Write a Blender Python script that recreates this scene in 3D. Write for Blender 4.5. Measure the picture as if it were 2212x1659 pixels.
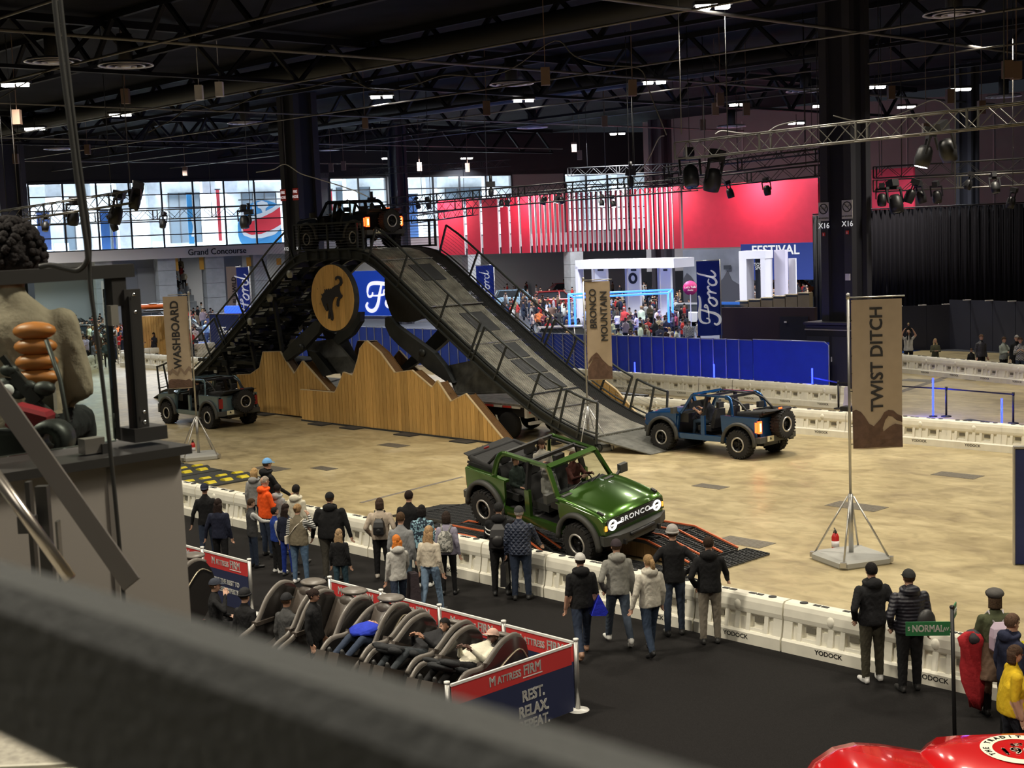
import bpy, bmesh, math, random
import numpy as np
from mathutils import Vector, Matrix, Quaternion
random.seed(7)
R=math.radians
for o in list(bpy.data.objects): bpy.data.objects.remove(o)
scn=bpy.context.scene
COL=scn.collection
# ------------------------------------------------------------------ camera
CH,CP,CR,CF=6.939,R(6.206),R(-2.2565),2982.
cam=bpy.data.cameras.new('camera'); camo=bpy.data.objects.new('camera',cam); COL.objects.link(camo)
fw=Vector((0,math.cos(CP),-math.sin(CP))); dn0=Vector((0,-math.sin(CP),-math.cos(CP))); rt0=Vector((1,0,0))
rt=rt0*math.cos(CR)+dn0*(-math.sin(CR)); up=-(rt0*math.sin(CR)+dn0*math.cos(CR))
camo.matrix_world=Matrix(((rt.x,up.x,-fw.x,0),(rt.y,up.y,-fw.y,0),(rt.z,up.z,-fw.z,CH),(0,0,0,1)))
cam.sensor_width=36; cam.lens=CF/2212*36; cam.clip_start=.05; cam.clip_end=400
cam.dof.use_dof=True; cam.dof.focus_distance=36; cam.dof.aperture_fstop=10.0
scn.camera=camo
scn.view_settings.view_transform='Standard'; scn.view_settings.look='None'
scn.view_settings.gamma=1; scn.view_settings.use_curve_mapping=False
scn.view_settings.exposure=0.0
w_=bpy.data.worlds.new('world'); scn.world=w_; w_.use_nodes=True
w_.node_tree.nodes['Background'].inputs[0].default_value=(.30,.34,.42,1)
w_.node_tree.nodes['Background'].inputs[1].default_value=.05
# ------------------------------------------------------------------ site frame (s along the hall grid, w across it)
O_=Vector((2.44,43.05,0)); AX=Vector((.69,-.724,0)).normalized(); BX=Vector((.724,.69,0)).normalized()
ANG=math.atan2(AX.y,AX.x)
def S(s,w,z=0): return O_+AX*s+BX*w+Vector((0,0,z))
SITE=Matrix.Translation(O_)@Matrix.Rotation(ANG,4,'Z')          # local x = s, local y = w
def ray(u,v):
    a=u-1106;b=v-829.5
    x=a*math.cos(CR)+b*math.sin(CR); y=-a*math.sin(CR)+b*math.cos(CR)
    return Vector((x/CF,math.cos(CP)-y/CF*math.sin(CP),-math.sin(CP)-y/CF*math.cos(CP)))
def G(u,v,z=0.):
    d=ray(u,v); return d*((z-CH)/d.z)+Vector((0,0,CH))
def D(u,v,Y):
    d=ray(u,v); return d*(Y/d.y)+Vector((0,0,CH))
def sw(P):
    d=Vector((P[0]-O_.x,P[1]-O_.y,0)); return d.dot(AX),d.dot(BX)
def PW(u,v,w):                       # survey point on the vertical plane at cross distance w -> (s,z)
    d=ray(u,v); t=(w+O_.dot(BX))/(d.dot(BX)); P=d*t+Vector((0,0,CH)); return sw(P)[0],P.z
def PS(u,v,s):
    d=ray(u,v); t=(s+O_.dot(AX))/(d.dot(AX)); P=d*t+Vector((0,0,CH)); return sw(P)[1],P.z
# ------------------------------------------------------------------ materials
MATS={}
def mat(name,col,rough=.6,metal=0.,var=0.,vscale=4.,bump=0.,bscale=30.,emit=0.,coat=0.,obj=False,spec=.5,trans=0.):
    if name in MATS: return MATS[name]
    m=bpy.data.materials.new(name); m.use_nodes=True; nt=m.node_tree; N=nt.nodes; L=nt.links
    b=N['Principled BSDF']; c=(*col,1)
    b.inputs['Base Color'].default_value=c; b.inputs['Roughness'].default_value=rough; b.inputs['Metallic'].default_value=metal
    b.inputs['Specular IOR Level'].default_value=spec
    if coat: b.inputs['Coat Weight'].default_value=coat; b.inputs['Coat Roughness'].default_value=.08
    if emit:
        b.inputs['Emission Color'].default_value=c; b.inputs['Emission Strength'].default_value=emit
    src=None
    if obj:
        oi=N.new('ShaderNodeObjectInfo'); src=oi.outputs['Color']
        L.new(src,b.inputs['Base Color'])
    if var or bump:
        tc=N.new('ShaderNodeTexCoord')
    if var:
        n=N.new('ShaderNodeTexNoise'); n.inputs['Scale'].default_value=vscale; n.inputs['Detail'].default_value=5
        L.new(tc.outputs['Object'],n.inputs['Vector'])
        mr=N.new('ShaderNodeMapRange'); mr.inputs[1].default_value=.3; mr.inputs[2].default_value=.7
        mr.inputs[3].default_value=1-var; mr.inputs[4].default_value=1+var
        L.new(n.outputs['Fac'],mr.inputs[0])
        vm=N.new('ShaderNodeVectorMath'); vm.operation='SCALE'
        if src: L.new(src,vm.inputs[0])
        else: vm.inputs[0].default_value=col
        L.new(mr.outputs[0],vm.inputs['Scale']); L.new(vm.outputs[0],b.inputs['Base Color'])
    if bump:
        n2=N.new('ShaderNodeTexNoise'); n2.inputs['Scale'].default_value=bscale; n2.inputs['Detail'].default_value=4
        L.new(tc.outputs['Object'],n2.inputs['Vector'])
        bp=N.new('ShaderNodeBump'); bp.inputs['Strength'].default_value=bump; bp.inputs['Distance'].default_value=.02
        L.new(n2.outputs['Fac'],bp.inputs['Height']); L.new(bp.outputs[0],b.inputs['Normal'])
    MATS[name]=m; return m
def glass(name,tint=(.9,.95,.93),refl=.12,haze=0.):
    if name in MATS: return MATS[name]
    m=bpy.data.materials.new(name); m.use_nodes=True; nt=m.node_tree; N=nt.nodes; L=nt.links
    N.remove(N['Principled BSDF']); out=N['Material Output']
    t=N.new('ShaderNodeBsdfTransparent'); t.inputs[0].default_value=(*tint,1)
    g=N.new('ShaderNodeBsdfGlossy'); g.inputs['Roughness'].default_value=.03
    mx=N.new('ShaderNodeMixShader'); lw=N.new('ShaderNodeLayerWeight'); lw.inputs[0].default_value=refl
    L.new(lw.outputs['Fresnel'],mx.inputs[0]); L.new(t.outputs[0],mx.inputs[1]); L.new(g.outputs[0],mx.inputs[2])
    L.new(mx.outputs[0],out.inputs[0]); MATS[name]=m; return m
# ------------------------------------------------------------------ mesh builder
class MB:
    def __init__(s): s.v=[];s.f=[];s.m=[];s.sm=[]
    def add(s,vs,fs,mi=0,smooth=False):
        o=len(s.v); s.v+= [tuple(x) for x in vs]
        for f in fs: s.f.append(tuple(i+o for i in f)); s.m.append(mi); s.sm.append(smooth)
        return s
    def box(s,c,d,rz=0,mi=0,M=None,taper=1.):
        vs=[]
        for z in(-.5,.5):
            k=taper if z>0 else 1
            for x,y in((-.5,-.5),(.5,-.5),(.5,.5),(-.5,.5)): vs.append(Vector((x*d[0]*k,y*d[1]*k,z*d[2])))
        if rz: vs=[Matrix.Rotation(rz,3,'Z')@v for v in vs]
        vs=[v+Vector(c) for v in vs]
        if M: vs=[M@v for v in vs]
        return s.add(vs,[(3,2,1,0),(4,5,6,7),(0,1,5,4),(1,2,6,5),(2,3,7,6),(3,0,4,7)],mi)
    def bar(s,p,q,w,h=None,mi=0,upv=(0,0,1)):
        h=w if h is None else h; p=Vector(p);q=Vector(q);d=(q-p)
        if d.length<1e-6: return s
        d.normalize(); u=Vector(upv)
        if abs(d.dot(u))>.97: u=Vector((1,0,0)) if abs(d.x)<.9 else Vector((0,1,0))
        x=d.cross(u).normalized(); y=x.cross(d)
        vs=[]
        for c in(p,q):
            for a,b in((-1,-1),(1,-1),(1,1),(-1,1)): vs.append(c+x*(a*w/2)+y*(b*h/2))
        return s.add(vs,[(0,1,2,3),(7,6,5,4),(0,4,5,1),(1,5,6,2),(2,6,7,3),(3,7,4,0)],mi)
    def tube(s,pts,r,n=8,mi=0,cap=True,smooth=True,close=False):
        pts=[Vector(p) for p in pts]; k=len(pts); rs=r if isinstance(r,(list,tuple)) else [r]*k
        vs=[];pu=None
        for i,p in enumerate(pts):
            if close: d=pts[(i+1)%k]-pts[i-1]
            else: d=(pts[min(i+1,k-1)]-pts[max(i-1,0)])
            d.normalize()
            if pu is None:
                u=Vector((0,0,1)) if abs(d.z)<.9 else Vector((1,0,0))
            else: u=pu
            x=d.cross(u)
            if x.length<1e-4: x=d.orthogonal()
            x.normalize(); y=x.cross(d); pu=y
            rr=rs[i]; ra,rb=(rr if isinstance(rr,(list,tuple)) else (rr,rr))
            for j in range(n):
                a=2*math.pi*j/n; vs.append(p+x*(math.cos(a)*ra)+y*(math.sin(a)*rb))
        fs=[]
        for i in range(k if close else k-1):
            i2=(i+1)%k
            for j in range(n): fs.append((i*n+j,i*n+(j+1)%n,i2*n+(j+1)%n,i2*n+j))
        if cap and not close: fs.append(tuple(range(n-1,-1,-1))); fs.append(tuple((k-1)*n+j for j in range(n)))
        return s.add(vs,fs,mi,smooth)
    def loft(s,secs,mi=0,cap=True,smooth=True):      # secs: lists of equal-length point loops
        n=len(secs[0]); vs=[p for c in secs for p in c]; fs=[]
        for i in range(len(secs)-1):
            for j in range(n): fs.append((i*n+j,i*n+(j+1)%n,(i+1)*n+(j+1)%n,(i+1)*n+j))
        if cap: fs.append(tuple(range(n-1,-1,-1))); fs.append(tuple((len(secs)-1)*n+j for j in range(n)))
        return s.add(vs,fs,mi,smooth)
    def prism(s,poly,t,plane='xz',off=0.,mi=0,M=None):   # polygon extruded by t about off
        vs=[]
        for k in(off-t/2,off+t/2):
            for a,b in poly:
                vs.append(Vector((a,k,b)) if plane=='xz' else Vector((k,a,b)) if plane=='yz' else Vector((a,b,k)))
        if M: vs=[M@v for v in vs]
        n=len(poly); fs=[tuple(range(n)),tuple(range(2*n-1,n-1,-1))]
        for i in range(n): fs.append((i,i+n,(i+1)%n+n,(i+1)%n))
        return s.add(vs,fs,mi)
    def ell(s,c,r,n=12,m=8,mi=0,M=None,smooth=True):
        vs=[Vector((0,0,r[2]))]
        for i in range(1,m):
            t=math.pi*i/m
            for j in range(n):
                a=2*math.pi*j/n; vs.append(Vector((r[0]*math.sin(t)*math.cos(a),r[1]*math.sin(t)*math.sin(a),r[2]*math.cos(t))))
        vs.append(Vector((0,0,-r[2])))
        if M: vs=[M@v for v in vs]
        vs=[v+Vector(c) for v in vs]; fs=[(0,1+j,1+(j+1)%n) for j in range(n)]
        for i in range(m-2):
            for j in range(n): fs.append((1+i*n+j,1+(i+1)*n+j,1+(i+1)*n+(j+1)%n,1+i*n+(j+1)%n))
        k=1+(m-2)*n; fs+=[(k+(j+1)%n,k+j,len(vs)-1) for j in range(n)]
        return s.add(vs,fs,mi,smooth)
    def lathe(s,prof,c=(0,0,0),n=24,axis='z',mi=0,smooth=True,M=None):   # prof: (r,h)
        vs=[]
        for r_,h in prof:
            for j in range(n):
                a=2*math.pi*j/n; x,y=r_*math.cos(a),r_*math.sin(a)
                p=Vector((x,y,h)) if axis=='z' else Vector((x,h,y)) if axis=='y' else Vector((h,x,y))
                if M: p=M@p
                vs.append(p+Vector(c))
        fs=[]
        for i in range(len(prof)-1):
            for j in range(n): fs.append((i*n+j,i*n+(j+1)%n,(i+1)*n+(j+1)%n,(i+1)*n+j))
        if prof[0][0]>1e-5 and prof[-1][0]>1e-5:
            k=(len(prof)-1)*n; fs+=[(k+j,k+(j+1)%n,(j+1)%n,j) for j in range(n)]
        elif prof[0][0]>1e-5: fs.append(tuple(range(n-1,-1,-1)))
        elif prof[-1][0]>1e-5: fs.append(tuple((len(prof)-1)*n+j for j in range(n)))
        return s.add(vs,fs,mi,smooth)
    def ribbon(s,pts,wd,t=.01,mi=0,closed=False):       # flat stroke in xz, thickness along y
        k=len(pts); L_=[];R_=[]
        ws=wd if isinstance(wd,(list,tuple)) else [wd]*k
        for i in range(k):
            a=pts[max(i-1,0)];b=pts[min(i+1,k-1)]; dx,dz=b[0]-a[0],b[1]-a[1]; l=math.hypot(dx,dz) or 1
            nx,nz=-dz/l*ws[i]/2,dx/l*ws[i]/2
            L_.append((pts[i][0]+nx,pts[i][1]+nz)); R_.append((pts[i][0]-nx,pts[i][1]-nz))
        vs=[];fs=[]
        for a,b in zip(L_,R_):
            vs+=[(a[0],-t/2,a[1]),(b[0],-t/2,b[1]),(a[0],t/2,a[1]),(b[0],t/2,b[1])]
        for i in range(k-1):
            o=4*i; fs+=[(o,o+1,o+5,o+4),(o+2,o+6,o+7,o+3),(o,o+4,o+6,o+2),(o+1,o+3,o+7,o+5)]
        fs+=[(0,2,3,1),(4*k-4,4*k-3,4*k-1,4*k-2)]
        return s.add(vs,fs,mi)
    def mesh(s,name,mats,fix=True):
        me=bpy.data.meshes.new(name); me.from_pydata(s.v,[],s.f)
        if not isinstance(mats,(list,tuple)): mats=[mats]
        for m in mats: me.materials.append(m)
        me.polygons.foreach_set('material_index',s.m); me.polygons.foreach_set('use_smooth',s.sm)
        if fix:
            bm=bmesh.new(); bm.from_mesh(me); bmesh.ops.recalc_face_normals(bm,faces=bm.faces); bm.to_mesh(me); bm.free()
        me.update(); return me
    def build(s,name,mats,parent=None,mw=None,fix=True,**kw):
        return link(name,s.mesh(name,mats,fix),parent,mw,**kw)
def link(name,me,parent=None,mw=None,label=None,cat=None,group=None,kind=None):
    o=bpy.data.objects.new(name,me); COL.objects.link(o)
    if mw is not None: o.matrix_world=mw if parent is None else o.matrix_world
    if parent:
        o.parent=parent
        if mw is not None: o.matrix_local=mw
    return tag(o,label,cat,group,kind)
def tag(o,label=None,cat=None,group=None,kind=None):
    if label:o['label']=label
    if cat:o['category']=cat
    if group:o['group']=group
    if kind:o['kind']=kind
    return o
def thing(name,mw,label,cat,group=None,kind=None):
    o=bpy.data.objects.new(name,None); COL.objects.link(o); o.empty_display_size=.2
    if not isinstance(mw,Matrix): mw=Matrix.Translation(Vector(mw))
    o.matrix_world=mw; return tag(o,label,cat,group,kind)
KIDS={}
def dup(root,mw,label=None,group=None,color=None):
    if root.name not in KIDS:
        KIDS[root.name]=[(c,[g for g in bpy.data.objects if g.parent==c]) for c in bpy.data.objects if c.parent==root]
    r=root.copy(); COL.objects.link(r); r.matrix_world=mw if isinstance(mw,Matrix) else Matrix.Translation(Vector(mw))
    if label: r['label']=label
    if group: r['group']=group
    if color: r.color=color
    for ch,gs in KIDS[root.name]:
        c=ch.copy(); COL.objects.link(c); c.parent=r
        if color: c.color=color
        for g in gs:
            d=g.copy(); COL.objects.link(d); d.parent=c
    return r
def TZ(p,a=0.): return Matrix.Translation(Vector(p))@Matrix.Rotation(a,4,'Z')
def SM(s,w,z=0.,a=0.): return TZ(S(s,w,z),ANG+a)      # site placed matrix, local x along s
_tc={}
def text_mesh(txt,size=1.,thick=.004,bold=.0,name='lettering',m=None,align='CENTER',sx=1.,sp=1.):
    cu=bpy.data.curves.new('t','FONT'); cu.body=txt; cu.size=size; cu.extrude=thick/2
    cu.align_x=align; cu.align_y='CENTER'; cu.resolution_u=3; cu.space_character=sp
    o=bpy.data.objects.new('t',cu); COL.objects.link(o)
    dg=bpy.context.evaluated_depsgraph_get(); me=bpy.data.meshes.new_from_object(o.evaluated_get(dg))
    bpy.data.objects.remove(o); bpy.data.curves.remove(cu)
    me.name=name; me.materials.clear(); me.materials.append(m)
    if sx!=1: me.transform(Matrix.Diagonal((sx,1,1,1)))
    if bold:                      # heavier strokes: the outline laid down again, shifted a little each way
        bm=bmesh.new(); d=bold*size*.9
        for dx,dy in ((-d,-d),(d,-d),(d,d),(-d,d)):
            m2=me.copy(); m2.transform(Matrix.Translation((dx,dy,0))); bm.from_mesh(m2); bpy.data.meshes.remove(m2)
        bm.to_mesh(me); bm.free()
    return me
def text(txt,parent,mw,m,size=1.,bold=0.,name='lettering',sx=1.,sp=1.,thick=.004,align='CENTER'):
    """letters stand upright in the local xz plane, read from the -y side"""
    me=text_mesh(txt,size,thick,bold,name,m,align,sx,sp); me.transform(Matrix.Rotation(R(90),4,'X'))
    return link(name,me,parent,mw)
ORD='first second third fourth fifth sixth seventh eighth ninth tenth eleventh twelfth thirteenth fourteenth fifteenth sixteenth seventeenth eighteenth nineteenth twentieth'.split()
def ordw(n):
    if n<=20: return ORD[n-1]
    t=('twenty','thirty','forty')[n//10-2]; return t+('-'+ORD[n%10-1] if n%10 else 'th')
def smooth_pts(P,k=6,closed=False):
    out=[];n=len(P)
    rng=range(n if closed else n-1)
    for i in rng:
        p0=P[(i-1)%n] if (closed or i>0) else P[0]; p1=P[i]; p2=P[(i+1)%n]; p3=P[(i+2)%n] if (closed or i<n-2) else P[-1]
        for j in range(k):
            t=j/k
            out.append(tuple(.5*((2*b)+(-a+c)*t+(2*a-5*b+4*c-d)*t*t+(-a+3*b-3*c+d)*t**3) for a,b,c,d in zip(p0,p1,p2,p3)))
    if not closed: out.append(tuple(P[-1]))
    return out
def area(loc,size,power,col=(1,1,1),target=None,sy=None,spread=180,name='light'):
    l=bpy.data.lights.new(name,'AREA'); l.energy=power; l.color=col; l.size=size
    if sy: l.shape='RECTANGLE'; l.size_y=sy
    l.spread=R(spread)
    o=bpy.data.objects.new(name,l); COL.objects.link(o); o.location=loc
    if target is not None: o.rotation_euler=(Vector(target)-Vector(loc)).to_track_quat('-Z','Y').to_euler()
    return o
# ------------------------------------------------------------------ lamps of the hall (high bay rows under the roof, plus added fill)
SEEN=[(33,183),(1540,14),(824,209),(1131,217),(1414,178),(1596,226),(1890,188),(1334,289),(75,278),(838,342),(1008,342),(1958,231),(2075,193),(1720,266),(260,248),(1776,229)]
for i,(u,v) in enumerate(SEEN):
    P=G(u,v,13.9)
    area(P-Vector((0,0,.12)),.55,(620 if P.y<75 else 500),(1,.93,.80) if P.y<75 else (.9,.94,1),target=(P.x,P.y,0),sy=.3,spread=140,name='high_bay_and_fill')
for s_,w_c in [(-8,-19),(-2,-4),(6,2),(12,8),(4,-14),(14,-6),(20,-2),(12,-22),(22,-14),(-18,-20),(-4,-26),(28,-24),(3,21),(8,-31),(20,-33)]:  # final entries are added fill for the far right and the gallery side
    area(S(s_,w_c,13.9),1.4,640 if w_c>-20 else 1150,(1,.91,.74),target=S(s_,w_c,0),spread=130,name='high_bay_and_fill')
for s_,w_c in [(-72,8),(-58,18),(-46,34),(-30,34),(-34,56),(-56,58),(-14,50)]:
    area(S(s_,w_c,12.5),4,4200,(.92,.95,1),target=S(s_,w_c,0),spread=150,name='booth_fill')  # broad lamps without fixtures, added to light the far stands and left crowd
# ------------------------------------------------------------------ floors
def node_mat(name):
    m=bpy.data.materials.new(name); m.use_nodes=True; MATS[name]=m; return m,m.node_tree.nodes,m.node_tree.links
def concrete():
    m,N,L=node_mat('polished_concrete'); b=N['Principled BSDF']; tc=N.new('ShaderNodeTexCoord')
    def noise(sc,det,dist=0.,stretch=None):
        n=N.new('ShaderNodeTexNoise'); n.inputs['Scale'].default_value=sc; n.inputs['Detail'].default_value=det; n.inputs['Distortion'].default_value=dist
        if stretch:
            mp=N.new('ShaderNodeMapping'); mp.inputs['Scale'].default_value=stretch; mp.inputs['Rotation'].default_value=(0,0,R(35)); L.new(tc.outputs['Object'],mp.inputs[0]); L.new(mp.outputs[0],n.inputs['Vector'])
        else: L.new(tc.outputs['Object'],n.inputs['Vector'])
        return n.outputs['Fac']
    def ramp(f,st):
        r=N.new('ShaderNodeValToRGB'); el=r.color_ramp.elements
        el[0].position,el[0].color=st[0][0],(*st[0][1],1); el[1].position,el[1].color=st[-1][0],(*st[-1][1],1)
        for p_,c_ in st[1:-1]: e=el.new(p_); e.color=(*c_,1)
        L.new(f,r.inputs[0]); return r.outputs[0]
    a=ramp(noise(.42,9,1.,(1,1.35,1)),[(.3,(.32,.255,.145)),(.5,(.43,.35,.195)),(.72,(.54,.45,.265))])
    d=ramp(noise(1.9,9,.8,(1,1.5,1)),[(.32,(.62,.6,.56)),(.6,(1,1,1))])
    mx=N.new('ShaderNodeMix'); mx.data_type='RGBA'; mx.blend_type='MULTIPLY'; mx.inputs[0].default_value=.75
    L.new(a,mx.inputs[6]); L.new(d,mx.inputs[7])
    # tyre scuffs
    e=ramp(noise(.9,3,2.5,(.5,7,1)),[(.28,(.45,.43,.42)),(.36,(1,1,1))])
    mx2=N.new('ShaderNodeMix'); mx2.data_type='RGBA'; mx2.blend_type='MULTIPLY'; mx2.inputs[0].default_value=.35
    L.new(mx.outputs[2],mx2.inputs[6]); L.new(e,mx2.inputs[7]); L.new(mx2.outputs[2],b.inputs['Base Color'])
    rr=N.new('ShaderNodeMapRange'); rr.inputs[3].default_value=.28; rr.inputs[4].default_value=.5; L.new(noise(1.1,4),rr.inputs[0]); L.new(rr.outputs[0],b.inputs['Roughness'])
    b.inputs['Specular IOR Level'].default_value=.4
    return m
def slab(name,poly,z0,z1,m,kind='structure',M=SITE,**kw):
    return MB().prism(poly,z1-z0,'xy',(z0+z1)/2).build(name,m,None,M,kind=kind,**kw)
M_conc=concrete()
M_carpet=mat('black_carpet',(.012,.011,.011),.95,var=.35,vscale=60,bump=.5,bscale=220,spec=.15)
slab('floor',[(-120,-60),(60,-60),(60,60),(-120,60)],-.2,0,M_conc)
slab('carpet',[(-18,-40),(32,-40),(32,-13.30),(-18,-13.30)],0.0,.012,M_carpet)
M_bluecarpet=mat('blue_carpet',(.015,.05,.22),.95,bump=.3,bscale=150,spec=.1)
M_greycarpet=mat('grey_carpet',(.07,.075,.09),.95,spec=.1)
slab('carpet',[(-58,16.95),(-8,16.95),(-8,34),(-58,34)],0,.012,M_bluecarpet)
slab('carpet',[(-100,18),(-58.2,18),(-58.2,58),(-100,58)],0,.012,M_greycarpet)
slab('carpet',[(-58,34.2),(-2.2,34.2),(-2.2,59),(-58,59)],0,.012,M_greycarpet)
# floor drains / access plates and the long joint
M_drain=mat('drain_plate',(.17,.15,.115),.6,.4,var=.3,vscale=20)
def plates():
    for u,v,l in [(1072,1092,.9),(1155,1081,1.),(850,962,.9),(1535,1051,.75),(2068,1027,1.0),(1850,1094,1.1),(1608,1171,1.0),(586,1012,1.0),(700,1012,.7),(1990,822,1.4),(2135,821,1.4)]:
        P=G(u,v,0); s_,w_c=sw(P)
        b=MB().box((0,0,.004),(l*1.25,l*.62,.008))
        for k in range(5): b.box((0,(k-2)*l*.1,.009),(l*1.15,l*.05,.006),mi=1)
        b.build('floor_plate',[M_drain,mat('drain_bar',(.2,.18,.15),.5,.5)],None,SM(s_,w_c,0),kind='structure')
    P=G(780,1086);Q=G(1000,1030)
    MB().bar(P+Vector((0,0,.003)),Q+Vector((0,0,.003)),.12,.006).build('floor_joint',mat('joint_filler',(.17,.15,.13),.8,var=.4,vscale=8),kind='structure')
    P=G(1940,848);Q=G(2090,800)
    MB().bar(P+Vector((0,0,.003)),Q+Vector((0,0,.003)),.3,.006).build('floor_joint',mat('joint_filler',(.17,.15,.13),.8,var=.4,vscale=8),kind='structure')
plates()
# ------------------------------------------------------------------ roof
M_roof=mat('roof_black',(.006,.006,.009),.9,var=.5,vscale=.5,spec=.1)
M_beam=mat('beam_black',(.007,.007,.010),.7,.0,spec=.2)
M_duct=mat('duct_grey',(.02,.02,.022),.6,.2)
slab('ceiling',[(-125,-45),(45,-45),(45,62),(-125,62)],16.2,16.5,M_roof)
def roof_truss(P,Q,h,n,wd=.22):
    """steel roof truss: two chords and W bracing"""
    t=thing('roof_truss',P,'black steel roof truss with W bracing under the dark ceiling','truss','roof trusses')
    t.matrix_world=Matrix.Translation(P); d=Q-P
    MB().bar((0,0,0),d,wd,.14).build('lower_chord',M_beam,t)
    MB().bar((0,0,h),d+Vector((0,0,h)),wd,.3).build('upper_chord',M_beam,t)
    b=MB()
    for k in range(n):
        a=d*(k/n); c=d*((k+.5)/n)+Vector((0,0,h)); e=d*((k+1)/n)
        b.bar(a,c,.16); b.bar(c,e,.16)
    b.build('bracing',M_beam,t,kind='stuff')
for w_c in (-30,-17,-4,9,22,33): roof_truss(S(-118,w_c,14.3),S(40,w_c,14.3),1.8,40)
for s_ in (-95,-58,-22,14): roof_truss(S(s_,-40,14.0),S(s_,58,14.0),1.9,26,.3)
# ducts, pipes
M_pipe=mat('pipe_grey',(.15,.14,.135),.5,.3)
for i,(s0,w0,s1,w1,z,r_) in enumerate([(-60,-14,38,-14,13.6,.05),(-80,-8,30,-8,13.5,.045),(-90,3,30,3,13.6,.04),(-95,12,20,12,13.5,.045),(-95,20,10,20,13.4,.04),(-90,29,0,29,13.5,.04),
        (-12,-36,-12,50,13.7,.06),(2,-36,2,40,13.6,.06),(-31,-30,-31,50,13.6,.05),(-49,-20,-49,50,13.6,.05),(-67,-10,-67,54,13.5,.05)]):
    MB().tube([S(s0,w0,z),S(s1,w1,z)],r_,6).build('ceiling_pipe',M_pipe,label='thin grey conduit running under the dark roof trusses',cat='pipe',group='ceiling conduits')
for s0,w0,s1,w1,z,r_ in [(-70,-18,30,-18,15.1,.45),(-80,9,10,9,15.2,.5),(-56,27,-8,27,15.2,.5)]:
    MB().tube([S(s0,w0,z),S(s1,w1,z)],r_,14).build('air_duct',M_duct,label='round dark air duct under the hall roof',cat='duct',group='ceiling ducts')
# ring diffusers
M_ring=mat('diffuser_metal',(.6,.58,.66),.4,.2)
def diffuser(P):
    t=thing('ceiling_diffuser',P,'round concentric-ring air diffuser hanging under the dark ceiling','diffuser','round ceiling diffusers')
    for r0,r1,z0,z1 in((.98,1.06,0,.10),(.66,.74,-.03,.08),(.36,.42,-.05,.06)):
        MB().lathe([(r0,z0),(r1,z0-.01),(r1,z0+.015),(r0,z1)],n=28).build('ring',M_ring,t)
    MB().lathe([(.0,-.06),(.2,-.06),(.22,.1),(0,.1)],n=16).build('hub',M_ring,t)
    MB().tube([(0,0,0),(0,0,1.2)],.3,12).build('neck',M_duct,t)
for u,v in [(115,133),(1105,182),(2060,30),(530,266),(2168,209),(1740,197),(395,358),(272,142),(710,324),(815,354),(530,382),(120,391),(1150,276),(1580,274),(1510,345),(128,322),(1660,331)]:
    diffuser(G(u,v,14.0))
# ------------------------------------------------------------------ hall columns
M_col=mat('column_black',(.020,.020,.027),.55,spec=.35)
M_colf=mat('column_face',(.042,.042,.052),.5,spec=.4)
def column(s_,w_c,wd,sign=None,h=16,label=''):
    c=thing('column',SM(s_,w_c,0,0),label,'column')
    MB().box((0,0,h/2),(wd*.72,wd*.72,h)).build('core',M_col,c)
    for x in(-1,1):
        for y in(-1,1): MB().box((x*wd*.38,y*wd*.38,h/2),(wd*.24,wd*.24,h)).build('corner_casing',M_colf,c)
    return c
_s,_w=sw(Vector((14.35,58.6,0)))
col16=column(_s,_w,1.5,label='black hall column X16 with no-smoking signs on its casings')
_p=G(654,700,0); P12=D(654,470,86.); s12,w12=sw(P12)
col12=column(s12,w12,1.75,label='black hall column behind the ramp platform with red fire hose signs')
s13,w13=sw(D(862,430,112.)); column(s13,w13,1.1,label='black column between window bays right of the black vehicle on the ramp')
s14,w14=sw(D(22,500,98.)); column(s14,w14,2.0,label='black column at the left end of the concourse windows')
s15,w15=sw(D(2090,300,84.)); column(s15,w15,1.,label='slim dark column standing far behind the black drapes on the right')
s16,w16=sw(D(1428,400,118.)); column(s16,w16,1.4,label='dark column between the red slat banners and the red wall')
# ------------------------------------------------------------------ far side of the hall
class Pl:                               # vertical survey plane: local x along dir, z up
    def __init__(s,P,Q,off=0.):
        s.P=Vector((P[0],P[1],0)); s.e=(Vector((Q[0],Q[1],0))-s.P).normalized(); s.n=Vector((-s.e.y,s.e.x,0))
        s.P=s.P+s.n*off; s.a=math.atan2(s.e.y,s.e.x); s.M=TZ(s.P,s.a)
    def at(s,u,v):
        d=ray(u,v); t=(s.P-Vector((0,0,0))).dot(s.n)/d.dot(s.n); p=d*t+Vector((0,0,CH)); return (p-s.P).dot(s.e),p.z
    def off(s,k): return Pl(s.P+s.n*k,s.P+s.n*k+s.e)
    def place(s,u,v,a=0.): x,z=s.at(u,v); return s.M@TZ((x,0,z),a)
    def rect(s,u0,v0,u1,v1):            # survey box -> x0,x1,z0,z1
        x0,z1=s.at(u0,v0); x1,z0=s.at(u1,v1); return x0,x1,z0,z1
P1=D(70,545,112);P2=D(615,525,121)
CWp=Pl(P1,P2)
M_white=mat('white_paint',(.78,.79,.80),.6); M_concr=mat('pale_concrete',(.42,.44,.45),.8,var=.12,vscale=2)
M_mull=mat('mullion_black',(.015,.015,.018),.5); M_band=mat('band_cream',(.62,.58,.55),.6)
M_gl=glass('window_glass',(.93,.97,1.),.08)
def PB(pl,name,m,u0,v0,u1,v1,t=.1,y=0.,parent=None,**kw):
    x0,x1,z0,z1=pl.rect(u0,v0,u1,v1)
    b=MB().box(((x0+x1)/2,y+t/2,(z0+z1)/2),(abs(x1-x0),t,abs(z1-z0)))
    return b.build(name,m,parent,pl.M if parent is None else None,**kw)
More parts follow.
